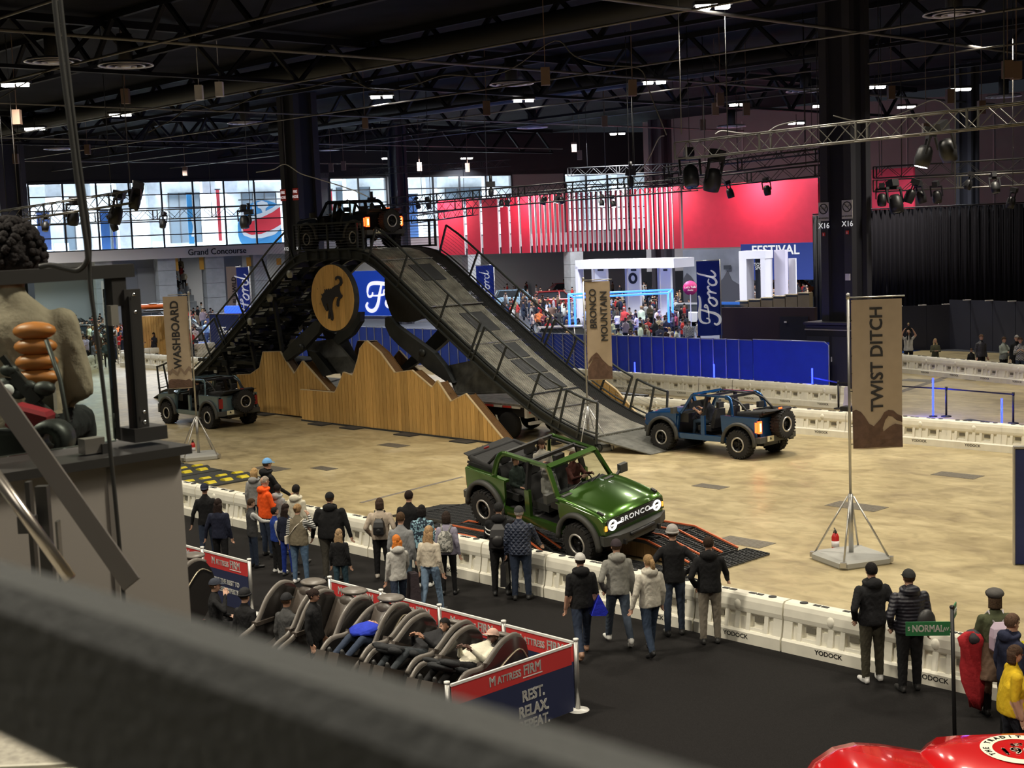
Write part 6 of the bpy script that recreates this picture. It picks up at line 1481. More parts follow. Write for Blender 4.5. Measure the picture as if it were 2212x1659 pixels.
def ford_screen():
    Q=Pl(D(757,600,88),D(945,600,84)); x0,x1,z0,z1=Q.rect(757,586,945,682); t=thing('video_wall',Q.M,'big blue video wall with white script glimpsed under the ramp','screen')
    MB().box(((x0+x1)/2,0,(z0+z1)/2),(x1-x0,.3,z1-z0)).build('display',mat('screen_blue',(.012,.055,.42),.4,emit=.55),t)
    for x in (x0+.3,x1-.3): MB().bar((x,.3,0),(x,.3,z1),.15).build('leg',M_blk,t)
    MB().box(((x0+x1)/2,.2,z0-.12),(x1-x0+.4,.5,.18)).build('lower_frame',M_pole,t)
    x,z=Q.at(797,640); x+=2.05; ford_script(1.9,.02).build('script_lettering',mat('screen_white',(.9,.9,.95),.5,emit=.9),t,Matrix.Translation((x,-.2,z)))
    Q=Pl(D(452,700,88),D(522,700,86)); x0,x1,z0,z1=Q.rect(452,678,522,765); z0=0; t=thing('blue_booth',Q.M,'blue fabric booth box with white script left of the ramp','booth')
    MB().box(((x0+x1)/2,.8,z1/2),(x1-x0,1.6,z1)).build('panel',M_navy,t); b=MB()
    for a in (x0,x1): b.bar((a,0,0),(a,0,z1),.05); b.bar((a,-.01,z1),(a,1.6,z1),.05)
    b.bar((x0,0,z1),(x1,0,z1),.05); b.build('frame',M_pole,t); x,z=Q.at(487,715); ford_script(.55,.02).build('script_lettering',M_letter,t,Matrix.Translation((x,-.04,z)))
    x,z=Q.at(487,664); MB().box((x,.6,z1+.25),(1.1,.5,.45)).build('lit_sign',mat('sign_litblue',(.03,.1,.9),.5,emit=2.),t)
    Q=Pl(D(303,700,86),D(358,700,85)); x0,x1,z0,z1=Q.rect(303,683,358,748); t=thing('plank_enclosure',Q.M,'cedar plank enclosure behind the far left crowd','wall')
    n=9
    for i in range(n): w=(x1-x0)/n; MB().box((x0+w*(i+.5),0,z1/2),(w-.02,.05,z1)).build('plank',M_wood,t)
    MB().box(((x0+x1)/2,.5,z1/2),(x1-x0,.9,z1)).build('core',M_wooddk,t)
    # kayak
    P=D(335,662,84); t=thing('kayak',TZ(P,R(4)),'orange kayak carried on the roof of a dark vehicle on the far left','kayak'); b=MB(); secs=[]
    for i in range(13): x=-1.75+3.5*i/12; k=max(.04,math.sin(math.pi*i/12)**.6); secs.append([Vector((x,.36*k*math.cos(a),.17*k*math.sin(a)+.10*abs(x/1.75)**2)) for a in [2*math.pi*j/12 for j in range(12)]])
    b.loft(secs).build('hull',mat('kayak_orange',(.85,.16,.02),.4),t); MB().ell((-.1,0,.15),(.4,.22,.06)).build('cockpit',M_blk,t); MB().box((0,0,-.25),(1.2,1.3,.06)).build('rack',M_blk,t)
    P=D(1491,622,88); t=thing('round_sign',TZ((P.x,P.y,0)),'round pink speech sign on a thin stand in the crowd','sign'); MB().lathe([(0,-.02),(.46,-.02),(.46,.02),(0,.02)],c=(0,0,P.z),n=24,axis='y').build('disc',mat('sign_pink',(.55,.02,.15),.5),t,None); MB().bar((0,0,0),(0,0,P.z-.4),.05).build('stand',M_edge,t)
    text("Let's Talk!",t,Matrix.Translation((0,-.04,P.z+.05)),M_letter,.19,.01); text("(Really)",t,Matrix.Translation((0,-.04,P.z-.14)),M_letter,.12,.01)
ford_screen()
def neon():
    M_n=mat('neon_cyan',(.03,.14,1.),.4,emit=3.6); t=thing('neon_frame',(0,0,0),'large glowing cyan neon box frame around a display car in the crowd','light')
    z=2.95; A=G(1228,636,z);B=G(1452,626,z);C=G(1241,643,z);E_=G(1443,633,z); pts=[A,B,E_,C]
    for i in range(4): MB().tube([pts[i],pts[(i+1)%4]],.065,8).build('neon_bar',M_n,t)
    for p in pts: MB().tube([(p.x,p.y,.05),p],.065,8).build('neon_post',M_n,t)
    c=(A+B+C+E_)/4; area((c.x,c.y-.2,2.6),7,260,(.06,.10,1.),target=(c.x,c.y,0),sy=2,spread=170,name='neon_glow')
neon()
# ------------------------------------------------------------------ massage chair enclosure
def enclosure():
    M_r=mat('print_red',(.52,.035,.035),.6); M_n=mat('print_navy',(.018,.024,.07),.65); M_w=mat('rail_white',(.7,.69,.66),.4)
    def panel(P,Q,label,lines=(),posts=(True,True),H=1.0,tx=True,flip=False):
        """P,Q in (s,w); front faces the left of travel"""
        A=S(*P);B=S(*Q); d=B-A; L_=d.length; a=math.atan2(d.y,d.x); t=thing('printed_panel',TZ((A+B)/2,a),label,'panel')
        MB().box((0,0,H-.14),(L_-.06,.02,.28)).build('red_band',M_r,t); MB().box((0,0,(H-.28)/2+.02),(L_-.06,.018,H-.30)).build('navy_field',M_n,t); MB().box((0,0,H+.01),(L_-.03,.035,.035)).build('top_rail',M_w,t)
        for f,y,aa in ((1,-.014,0),(1,.014,math.pi)):
            q=-1 if aa else 1
            text('M',t,TZ((-.42*q,y,H-.135),aa),M_w,.19,.02,sx=.85); text('ATTRESS',t,TZ((-.10*q,y,H-.145),aa),M_w,.145,.02,sx=.80); text('FIRM',t,TZ((.345*q,y,H-.13),aa),M_w,.20,.02,sx=.84); MB().box((.35*q,y,H-.225),(.38,.006,.014)).build('underline',M_w,t)
        for (tx_,z,sz,x) in lines: 
            for y,aa in ((-.014,0),(.014,math.pi)): text(tx_,t,TZ((x if not aa else -x,y,z),aa),M_w,sz,.03,sx=.85)
        return t
    def post(s,w,label):
        t=thing('panel_post',SM(s,w,0),label,'post'); MB().tube([(0,0,.02),(0,0,1.06)],.035,12).build('pole',M_pole,t); MB().lathe([(0,0),(.17,0),(.16,.018),(.03,.03),(0,.03)],n=20).build('foot',M_w,t); MB().lathe([(0,1.05),(.042,1.05),(.042,1.08),(0,1.09)],n=12).build('post_cap',M_w,t)
    ss=[4.0,5.95,7.6]; 
    panel((4.0,-17.6),(5.9,-17.6),'red and navy printed panel at the left end of the massage chair enclosure'); panel((5.98,-17.6),(7.55,-17.6),'red and navy printed panel with REST slogan beside the gap in the enclosure',[('GIVE THE REST TO',.50,.13,.0),('SLEEP EXPERTS',.34,.13,.05)])
    for s,l in [(5.94,'silver panel post at the left end of the enclosure'),(7.6,'silver post at the left side of the enclosure gap')]: post(s,-17.6,l)
    xs=[9.95,11.4,12.9,14.4,15.92]; nm=['first right of the gap behind the tall massage chairs','second panel of the long enclosure side behind the upright chairs','third panel of the long enclosure side','fourth panel of the long enclosure side at the corner']
    for i in range(4): panel((xs[i]+.03,-17.47),(xs[i+1]-.03,-17.47),'red and navy printed panel, '+nm[i])
    for i,s in enumerate(xs): post(s,-17.47,['silver post right of the enclosure gap','silver post between the upright massage chairs','silver post left of the dark haired sleeper','silver post above the right massage chairs','silver corner post with the white round foot'][i])
    panel((15.92,-19.9),(15.92,-17.55),'end panel of the enclosure with the REST RELAX slogan facing right',[('REST.',.50,.22,.35),('RELAX.',.28,.22,.35),('REPEAT.',.08,.2,.35)]); post(15.92,-19.95,'silver post at the near end of the enclosure, behind the handrail')
enclosure()
def massage_chair(label,up=False,flap=True):
    """pod recliner, local +y is where the sitter's feet point"""
    t=thing('massage_chair',(0,0,-30),label,'chair','massage chairs'); M_sh=mat('pod_black',(.02,.018,.017),.22,coat=.6); M_le=mat('pod_leather',(.05,.04,.033),.42,bump=.3,bscale=14); M_tr=mat('pod_trim',(.13,.115,.10),.35); M_gd=mat('pod_gold',(.42,.36,.26),.35,.5)
    for sd in (-1,1):       # side shells: big C shaped pods
        o=smooth_pts([(-.62,1.28),(-.35,1.36),(-.05,1.2),(.25,.82),(.62,.66),(.75,.42),(.4,.2),(-.2,.16),(-.6,.45),(-.78,.9)],4,True)
        MB().prism([(y,z) for y,z in o],.10,'yz',sd*.40).build('side_shell',M_sh,t)
        MB().tube([(sd*.40,y,z) for y,z in smooth_pts([(-.62,1.28),(-.35,1.36),(-.05,1.2),(.25,.82),(.62,.66),(.75,.45)],4)],[(.035,.06)]*21,8).build('trim',M_tr,t)
        MB().tube([(sd*.455,y,z) for y,z in smooth_pts([(-.70,1.1),(-.45,1.2),(-.15,.95),(.15,.6),(.5,.45)],4)],.014,6).build('piping',M_gd,t)
    MB().loft([[Vector((x,y+dy,z+dz)) for x,dy,dz in [(-.33,0,0),(.33,0,0),(.33,-.10,-.06),(-.33,-.10,-.06)]] for y,z in smooth_pts([(-.62,1.25),(-.5,1.05),(-.3,.75),(-.1,.55),(.2,.47),(.5,.45)],3)],0,True,True).build('seat_back',M_le,t)
    MB().loft([[Vector((x,y+dy,z+dz)) for x,dy,dz in [(-.2,0,0),(.2,0,0),(.16,.07,.06),(-.16,.07,.06)]] for y,z in [(-.56,1.2),(-.42,.95),(-.25,.7)]],0).build('back_pad',M_le,t)
    MB().ell((0,-.55,1.2),(.2,.10,.13)).build('head_pillow',M_le,t)
    if flap: MB().ell((0,-.70,1.36),(.24,.20,.055)).build('headrest_flap',M_tr,t)
    for sd in (-1,1):
        MB().box((sd*.13,.82,.36),(.2,.5,.24)).build('leg_rest',M_le,t); MB().box((sd*.38,.1,.85),(.12,.4,.06)).build('armrest',M_le,t)
    MB().box((0,-.05,.13),(.7,1.1,.22)).build('base',M_sh,t); return t
CP_=[massage_chair('p'),None]
CP_[0]['label']='dark pod massage chair at the left end, half hidden by the grey wall'
CH_A=ANG+math.pi            # sitters face the gallery side
def chairs():
    RX=Matrix.Rotation(R(20),4,'X'); TH=math.pi+R(10)
    def at_pillow(u,v,z,rec):
        L=Matrix.Rotation(ANG+TH,4,'Z')@(Matrix.Rotation(R(24),4,'X') if rec else Matrix.Identity(4)); p=L@Vector((0,-.55,1.2)); P=G(u,v,z); return Matrix.Translation(P-p)@L
    spots=[(405,1222,1.21,0,'dark pod massage chair at the left end, half hidden by the grey wall'),(664,1282,1.21,0,'upright pod massage chair behind the smiling woman in black'),(752,1302,1.21,0,'second upright pod massage chair with an open seat'),(832,1318,1.21,0,'upright pod massage chair with the large headrest flap, third in the row'),
           (878,1342,.98,1,'massage chair with the sleeper under a blue jacket'),(974,1366,.98,1,'massage chair with the curly haired young man'),(1076,1394,.98,1,'massage chair with the sleeper in the pink cap beside the end panel')]
    MS=[]
    for i,(u,v,z,rc,l) in enumerate(spots):
        M=at_pillow(u,v,z,rc); MS.append(M)
        if i==0: CP_[0].matrix_world=M; CP_[0]['label']=l
        else: dup(CP_[0],M,l)
    def rec(M,label,**kw):
        return person(label,M@Matrix.Translation((0,.10,.26)),pose='recline',lean=-44,vox=.02,**kw)
    rec(MS[4],'sleeper with a grey cap lying under a blue jacket in a massage chair',h=1.7,top=(.05,.04,.04),legs=DJ,hair=BR,hat=('cap',(.25,.2,.17)),arms=('lap','lap')); 
    rec(MS[5],'curly haired young man in a black lettered hoodie lying in a massage chair',h=1.7,skin='m',top=(.02,.02,.018),legs=(.03,.035,.04),hair=(.015,.012,.01),arms=('lap','lap'))
    rec(MS[6],'man in a pink cap and cream patterned shirt lying in a massage chair',h=1.74,skin='d',top=(.55,.52,.42),legs=BK,hair=BR,hat=('cap',(.5,.33,.27)),arms=('lap','lap'))
    MB().loft([[Vector((w*math.cos(a)*(1+.15*math.sin(5*a+y*9)),y,z+h*math.sin(a)*(1+.3*math.sin(3*a+y*14)))) for a in [2*math.pi*j/16 for j in range(16)]] for y,z,w,h in [(-.26,-.02,.14,.05),(-.18,.02,.24,.09),(0,.05,.27,.11),(.16,.03,.25,.10),(.28,-.02,.2,.08),(.36,-.08,.1,.04)]]).build('blue_jacket',cmat((.02,.04,.40)),None,MS[4]@Matrix.Translation((0,.20,.90)),label='royal blue jacket spread over the sleeper in the massage chair',cat='jacket')
    for s,w,l in [(5,0,'crumpled dark coat lying over the legs of the curly haired sleeper'),(6,1,'crumpled black coat lying over the legs of the sleeper in the pink cap')]:
        b=MB(); rr=random.Random(int(s*10))
        for k in range(14): b.ell((rr.uniform(-.22,.22),rr.uniform(-.25,.25),rr.uniform(-.03,.06)),(rr.uniform(.1,.2),rr.uniform(.08,.16),rr.uniform(.03,.06)),8,5)
        b.build('coat',cmat((.025,.026,.028)),None,MS[s]@Matrix.Translation((0,.55,.72)),label=l,cat='coat',kind=None)
    pp(461,1256,1.32,15,'bearded man in a dark cap sitting with a hand at his mouth by the enclosure',top=BK,legs=BK,hair=BR,hat=('cap',(.035,.04,.055)),arms=('down','face')) if 0 else None
    def sitp(u,v,z,th,label,**kw):
        P=G(u,v,z); P.z=z-1.31; P.z=max(P.z,.0); k=(z-P.z)/1.31*1.75/1.75
        t=person(label,TZ(P,R(th-90)),pose='sit',h=1.74,**kw)
        MB().lathe([(0,0),(.17,0),(.17,.42),(.2,.45),(0,.45)],n=16).build('stool',M_blk,None,TZ(P),label='small dark stool under the '+label.replace('seated ','').split(' beside')[0].split(' at the')[0].split(' in front')[0],cat='stool'); return t
    sitp(462,1254,1.30,15,'seated man in a dark cap and black shirt at the left of the enclosure',top=BK,legs=BK,hair=BR,hat=('cap',(.035,.04,.055)),arms=('lap','face'),skin='l')
    sitp(527,1277,1.30,60,'seated person in a black beanie beside the enclosure gap',top=BK,legs=BK,hair=BR,hat=('beanie',(.02,.02,.02)))
    sitp(617,1286,1.30,60,'seated man in a black cap and dark grey jacket in front of the smiling woman',top=(.06,.06,.06),legs=BK,hair=BR,hat=('cap',(.02,.018,.018)),skin='m')
    pp(675,1272,1.60,-15,'smiling woman in a black sweater with pinned-up dark hair by the massage chairs',top=BK,legs=BK,skin='m',hair=(.02,.015,.012),hairstyle='bun',bulk=1.1)
chairs()
# ------------------------------------------------------------------ street sign and red car
def street_sign():
    base=G(2063,1628); base.z=.012
    t=thing('street_sign',TZ(base),'green S NORMAL AV street sign on a black pole at the lower right','sign'); M_g=mat('sign_green',(.012,.17,.06),.45)
    MB().tube([(0,0,0),(-.03,0,1.93)],.026,12).build('pole',M_blk,t); MB().ell((-.03,0,1.94),(.034,.034,.03)).build('pole_cap',M_blk,t); MB().lathe([(0,0),(.18,0),(.16,.03),(0,.05)],n=18).build('foot',M_blk,t)
    o=MB().box((-.29,0,0),(.56,.015,.185)).build('blade',M_g,t,Matrix.Translation((-.045,0,1.66))@Matrix.Rotation(R(-6),4,'Z')); text('NORMAL',o,Matrix.Translation((-.29,-.011,0)),M_w2,.125,.022,sx=.78); text('S',o,Matrix.Translation((-.53,-.011,0)),M_w2,.07,.02); text('AV',o,Matrix.Translation((-.065,-.011,-.005)),M_w2,.065,.02,sx=.9)
    o=MB().box((.16,0,0),(.30,.015,.17)).build('blade',M_g,t,Matrix.Translation((-.02,.015,1.84))@Matrix.Rotation(R(64),4,'Z')); text('ADDISON',o,Matrix.Translation((.16,-.011,0)),M_w2,.07,.02,sx=.8)
M_w2=mat('sign_white',(.75,.76,.72),.5)
street_sign()
def red_car():
    """low red sports car at the foot of the gallery; the frame cuts it along its upper body"""
    M_rc=mat('car_red',(.62,.008,.010),.22,.1,coat=1.)
    t=thing('sports_car',TZ((4.72,14.55,-.04),R(0)),'glossy red sports car with a round 1963 roof emblem in the bottom right corner','car')
    secs=[]
    for x,zt,yb in [(-1.72,.70,.2),(-1.66,.88,.35),(-1.5,1.0,.5),(-1.25,1.10,.62),(-1.0,1.13,.66),(-.7,1.10,.66),(-.35,1.04,.62),(.1,.97,.55),(.7,.93,.5),(1.6,.92,.5),(2.5,.85,.4)]:
        secs.append([Vector((x,y,z)) for y,z in [(-2.2,.25),(-2.15,.6),(-1.9,zt-.2),(-1.3,zt-.08),(-.5,zt-.01),(yb-.3,zt),(yb-.05,zt-.05),(yb+.04,zt-.2),(yb,.25)]])
    MB().loft(secs,0).build('body',M_rc,t)
    MB().loft([[Vector((.9+x*k,.30+y*k,z)) for x,y in [(-1.15,-.9),(1.3,-.9),(1.5,0),(1.3,.45),(-1.0,.45),(-1.3,0)]] for z,k in [(.84,1.1),(.97,1.02),(1.06,.92),(1.105,.72),(1.12,.4)]],0).build('cabin_roof',M_rc,t)
    M_em=mat('emblem_cream',(.75,.72,.58),.5)
    C=Vector((.72,.10,1.125)); n=40; vs=[];fs=[]
    for i in range(n):
        a=2*math.pi*i/n
        for r_ in (.30,.43): vs.append((r_*math.cos(a),r_*math.sin(a),0))
    for i in range(n): j=(i+1)%n; fs.append((2*i,2*i+1,2*j+1,2*j))
    o=MB().add(vs,fs).build('emblem_ring',M_em,t,Matrix.Translation(C))
    for tx,sz,x,z in (('1963',.25,0,.02),('EST',.09,0,.2),('& THE TRADITION',.07,0,-.2)):
        if tx[0]=='&': continue
        me=text_mesh(tx,sz,.004,.025,'emblem_lettering',M_em); link('emblem_lettering',me,o,Matrix.Translation((x,z-.08,.004))@Matrix.Rotation(0,4,'Z'))
    for i,ch in enumerate('THE TRADITION'):
        if ch==' ': continue
        a=math.pi*1.1-i*.24; me=text_mesh(ch,.09,.004,.02,'emblem_lettering',M_blk); link('emblem_lettering',me,o,Matrix.Translation((.365*math.cos(a),.365*math.sin(a),.004))@Matrix.Rotation(a-math.pi/2,4,'Z'))
    b=MB(); b.box((0,0,0),(.42,.04,.10)); b.build('tail_lamp',M_taild,t,Matrix.Translation((-.95,-.72,1.07))@Matrix.Rotation(R(12),4,'X')); MB().bar((-1.6,-1.25,.93),(.2,-1.45,.93),.16,.06).build('black_trim',M_blk,t)
    for x in (-.9,1.9):
        for y in (-1.9,.2): MB().lathe([(0,-.1),(.33,-.1),(.34,0),(.33,.1),(0,.1)],c=(x,y,.34),n=18,axis='y').build('wheel',M_tyre,t)
    MB().loft([[Vector((x,y,z)) for x,y in [(-.3*k,-.3*k),(.3*k,-.3*k),(.3*k,.3*k),(-.3*k,.3*k)]] for z,k in [(0,1),(.8,1),(.86,.85)]],0,True,False).build('white_pedestal',mat('pedestal_white',(.75,.75,.72),.5),None,TZ((2.82,14.35,.012)),label='white pedestal top beside the red sports car at the bottom edge',cat='pedestal')
red_car()
def navy_panel():
    P=G(2190,1219); Q=P+Vector((1.6,-.35,0)); t=thing('standing_panel',TZ(P,math.atan2(-.35,1.6)),'tall dark navy display panel standing at the right edge of the arena','panel')
    MB().box((.8,0,1.17),(1.6,.12,2.3)).build('fabric',mat('panel_navy',(.012,.022,.11),.6,var=.1),t); MB().box((.0,0,1.17),(.03,.16,2.34)).build('edge_frame',M_pole,t); MB().box((.8,0,2.36),(1.62,.16,.04)).build('top_frame',M_pole,t)
navy_panel()
# ------------------------------------------------------------------ lighting trusses, cables and spotlights under the roof
M_tr=mat('truss_alu',(.16,.155,.14),.4,.7); M_trd=mat('truss_black',(.035,.035,.035),.5,.5); M_lampb=mat('spot_black',(.018,.018,.02),.45); M_lens=mat('spot_lens',(.08,.09,.1),.1); M_lit=mat('spot_lit',(1,.98,.95),.4,emit=25.)
def box_truss(P,Q,sz,label,m=None,n=None,grp=None):
    P=Vector(P);Q=Vector(Q);d=Q-P;L_=d.length; a=math.atan2(d.y,d.x); t=thing('lighting_truss',TZ(P,a),label,'truss',grp); m=m or M_tr; n=n or max(4,int(L_/sz/1.1)); dz=d.z; l=math.hypot(d.x,d.y); h=sz/2
    for y in(-h,h):
        for z in(-h,h): MB().tube([(0,y,z),(l,y,z+dz)],.028,6).build('chord',m,t)
    b=MB()
    for k in range(n):
        x0=l*k/n;x1=l*(k+1)/n; z0=dz*k/n; z1=dz*(k+1)/n; s_=1 if k%2 else -1
        for y in(-h,h): b.bar((x0,y,s_*h+z0),(x1,y,-s_*h+z1),.022)
        for z in(-h,h): b.bar((x0,s_*h,z+z0),(x1,-s_*h,z+z1),.022)
        if k%6==0:
            for y in(-h,h): b.bar((x0,y,-h+z0),(x0,y,h+z0),.05)
    b.build('lattice',m,t,kind='stuff')
    for f in (.15,.85): MB().tube([(l*f,0,h+dz*f),(l*f,0,16.2-P.z)],.018,5).build('sling',M_trd,t)
    return t
TR=[((1470,326,47),(2330,232,36),.55,'long bright lighting truss crossing in front of column X16 at the upper right',M_tr),
((1890,373,62),(2300,350,58),.5,'upper dark truss above the black drapes',M_trd),((1890,402,60),(2300,382,56),.5,'lower silver truss above the black drapes carrying moving lights',M_tr),
((785,458,84),(1500,398,68),.6,'dark central truss right of the black vehicle above the red slats',M_trd),((850,436,80),(1480,384,66),.5,'upper dark central truss running to the red wall',M_trd),
((1480,398,68),(1790,366,64),.5,'dark truss above the big red wall',M_trd),((1440,374,66),(1795,332,62),.55,'upper dark truss left of column X16',M_trd),((1230,372,90),(1500,360,86),.5,'far dark truss before the grey wall',M_trd),
((-30,474,60),(292,424,57),.5,'pale lighting truss at the left in front of the concourse windows',M_tr),((-30,480,84),(548,455,80),.55,'long dark truss across the lower part of the concourse windows',M_trd),
((895,474,98),(1025,456,92),.5,'short dark frame truss in front of the first red panels',M_trd),((1560,345,74),(1790,318,70),.5,'far dark truss over the big red wall near column X16',M_trd),((780,372,110),(1100,352,106),.5,'thin far truss above the right concourse windows',M_trd)]
for (a,b_,c),(d,e,f),sz,l,m in TR: box_truss(D(a,b_,c),D(d,e,f),sz,l,m)
_spn=[0]
def spot(u,v,Y,s,lit,label,tilt=0.,yaw=0.):
    P=D(u,v,Y); t=thing('stage_light',Matrix.Translation(P)@Matrix.Rotation(yaw,4,'Z')@Matrix.Rotation(R(tilt),4,'X')@Matrix.Scale(s,4),label,'light')
    MB().lathe([(0,-.28),(.17,-.28),(.2,-.1),(.18,.12),(.12,.22),(0,.24)],n=14).build('lamp_head',M_lampb,t); MB().lathe([(0,-.285),(.15,-.285),(.15,-.28),(0,-.28)],n=14).build('lens',M_lit if lit else M_lens,t)
    b=MB(); b.bar((-.24,0,0),(-.24,0,.42),.05); b.bar((.24,0,0),(.24,0,.42),.05); b.bar((-.26,0,.42),(.26,0,.42),.07); b.build('yoke',M_lampb,t); MB().box((0,0,.55),(.22,.3,.2)).build('clamp_box',M_lampb,t)
SPOTS=[(98,488,60,.8,0,'small light hanging at the left of the concourse truss'),(158,468,60,1.3,0,'moving light beside the vertical cable'),(250,462,58,1.5,0,'large moving light cluster on the left truss'),(246,488,60,.8,0,'small light below the moving light cluster'),(352,482,80,1.,0,'light under the long dark window truss'),(528,478,78,1.4,0,'moving light at the right end of the window truss'),(292,432,57,1.2,0,'moving light at the end of the pale left truss'),
(903,444,84,.8,1,'left lit twin spotlight by the black vehicle'),(926,444,84,.8,1,'right lit twin spotlight by the black vehicle'),(1083,438,80,.75,1,'lit spotlight over the first red slats, left of its pair'),(1096,438,80,.75,1,'lit spotlight over the first red slats, right of its pair'),(1203,430,76,.75,1,'lit spotlight over the middle slats, left of its pair'),(1213,432,76,.75,1,'lit spotlight over the middle slats, right of its pair'),
(1300,438,76,.7,1,'lit spotlight over the right slats'),(1325,440,76,.7,1,'lit spotlight near the red wall'),(1175,432,76,.9,0,'dark spotlight over the middle slats'),(1577,416,66,.9,0,'dark spotlight over the left of the red wall'),(1657,410,66,.9,0,'silver fronted spotlight over the red wall centre'),
(1492,378,56,1.7,0,'large dark moving light where the trusses meet'),(1540,386,56,1.8,0,'large dark moving light with silver reflector left of the red wall'),(1996,335,41,1.25,1,'large lit spotlight under the bright right truss'),(2046,322,41,1.3,0,'large silver spotlight under the bright right truss'),
(1905,430,58,1.,0,'moving light just right of column X16'),(1935,438,58,1.5,0,'wide moving light over the red panel'),(1966,422,58,1.1,0,'moving light right of the red panel'),(1990,424,58,1.,0,'round moving light above the drapes'),(2024,424,58,1.,1,'lit moving light above the drapes'),(2150,404,56,.9,0,'small round light on the right truss'),(2184,436,56,.9,0,'cage light standing on the drape edge'),(2092,398,57,.8,0,'small light on the right truss left of the round one')]
for k,(u,v,Y,s,lit,l) in enumerate(SPOTS): spot(u,v,Y,s,lit,l,tilt=(15 if k%3 else -22),yaw=k*.7)
l_=bpy.data.lights.new('spot_beam','SPOT'); 
def beam(u,v,Y,tgt,p,col=(1,.97,.9),ang=40):
    l=bpy.data.lights.new('spot_beam','SPOT'); l.energy=p; l.color=col; l.spot_size=R(ang); l.spot_blend=.6; l.shadow_soft_size=.2; o=bpy.data.objects.new('spot_beam',l); COL.objects.link(o); P=D(u,v,Y); o.location=P-Vector((0,0,.4)); o.rotation_euler=(Vector(tgt)-P).to_track_quat('-Z','Y').to_euler()
bpy.data.lights.remove(l_)
beam(1996,335,41,S(2,0,0),2500); beam(914,444,84,D(1100,620,80),2500); beam(1090,438,80,D(1200,650,76),2500); beam(1208,430,76,D(1330,660,72),2500); beam(1320,440,76,D(1420,660,72),2500)
# chain hoists, droppers, boxes and sagging cables
M_wire=mat('wire_grey',(.09,.085,.08),.6); M_box=mat('box_brown',(.16,.10,.07),.7)
def wire(pts,Y,r,label,m=M_wire,kind='cable'):
    P=[D(u,v,Y if not isinstance(Y,(list,tuple)) else Y[i]) for i,(u,v) in enumerate(pts)]
    MB().tube([Vector(p) for p in smooth_pts([tuple(p) for p in P],5)] if len(P)>2 else P,r,5).build(kind,m,label=label,cat='cable')
wire([(320,286),(372,258),(420,226),(480,240),(560,205),(660,190),(745,170),(800,192),(850,195),(905,180),(962,162),(1040,165),(1106,148),(1198,88),(1240,120),(1300,140),(1380,148),(1400,190),(1415,230),(1440,292)],52,.025,'long sagging cable looped across the dark ceiling')
wire([(553,372),(590,366),(616,355),(650,375),(692,388),(760,410),(795,425)],78,.03,'pale sagging rope in front of the big black column',mat('rope_pale',(.5,.48,.42),.7))
wire([(1380,372),(1400,345),(1422,300),(1435,293)],60,.03,'pale cable rising to the ceiling near the grey wall',mat('rope_pale',(.5,.48,.42),.7)); wire([(0,212),(110,150),(172,142)],45,.02,'thin cable slanting up at the far left of the ceiling')
wire([(1545,290),(1560,283),(1600,288),(1650,288),(1680,272),(1720,262)],46,.03,'bundle of cables lying along the bright right truss'); wire([(1800,250),(1850,262),(1900,262),(1960,240),(2020,216),(2060,245)],44,.02,'cable looping behind the bright right truss')
for i,(u,v0,v1,Y) in enumerate([(282,250,412,57),(272,210,280,70),(1472,-10,290,46),(1360,196,395,66),(1308,250,372,80),(1053,238,400,80),(790,268,330,90),(39,260,440,60),(617,275,356,78),(2064,290,440,44),(1768,320,395,60),(1900,320,372,60),(540,352,450,80),(2188,330,400,56),(1905,310,380,62)]):
    P=D(u,v1,Y); MB().tube([P,(P.x,P.y,16.2)],.02,5).build('dropper_wire',M_wire,label='vertical steel dropper wire hanging from the dark roof',cat='cable',group='dropper wires')
for i,(u,v,Y) in enumerate([(271,208,60),(37,253,60),(789,266,78),(1051,234,62),(1366,190,55),(1178,165,50),(1545,236,70),(1556,215,66),(1612,236,70),(189,323,90),(400,370,100),(34,343,90),(715,362,100),(742,358,100),(1010,362,100),(906,360,100),(2052,208,62),(1925,200,66),(2176,150,50),(2195,152,50),(1240,318,90),(1252,335,95),(1518,270,80),(1306,262,80),(430,200,60),(474,193,60),(2120,232,66),(2000,280,70)]):
    P=D(u,v,Y); MB().box(P,(.32,.32,.62)).bar(P,(P.x,P.y,16.2),.03).build('hoist_box',M_box if i not in(24,25) else M_edge,label='brown chain hoist box hanging under the dark roof' if i not in (24,25) else 'pale cylinder-like box hung under the roof left of centre',cat='box',group='hoist boxes' if i not in(24,25) else 'pale hung boxes')
for u,v,Y,l in [(292,416,57,'chain motor at the end of the pale left truss'),(537,458,79,'chain motor at the right end of the window truss'),(803,432,83,'chain motor behind the black vehicle'),(1060,398,78,'chain motor on the central truss'),(1362,372,67,'chain motor near the red wall')]:
    t=thing('chain_motor',D(u,v,Y),l,'motor'); MB().box((0,0,0),(.5,.3,.3)).build('motor_body',M_lampb,t); MB().tube([(0,0,.1),(0,0,.5)],.09,8).build('hook_block',M_lampb,t); MB().ell((0,0,-.45),(.16,.16,.3)).build('chain_bag',M_lampb,t)
# visible high-bay fixtures
M_hb=mat('high_bay_lens',(1,.96,.88),.4,emit=30.)
for u,v in SEEN:
    P=G(u,v,13.75); t=thing('high_bay_fixture',P,'bright rectangular high bay lamp under the dark roof','ceiling light','high bay lamps'); 
    for x in(-.3,.3): MB().box((x,0,-.02),(.42,.34,.10)).build('lens',M_hb,t)
    MB().box((0,0,.10),(1.2,.5,.12)).build('housing',M_trd,t); MB().bar((0,0,.1),(0,0,.6),.04).build('stem',M_trd,t)
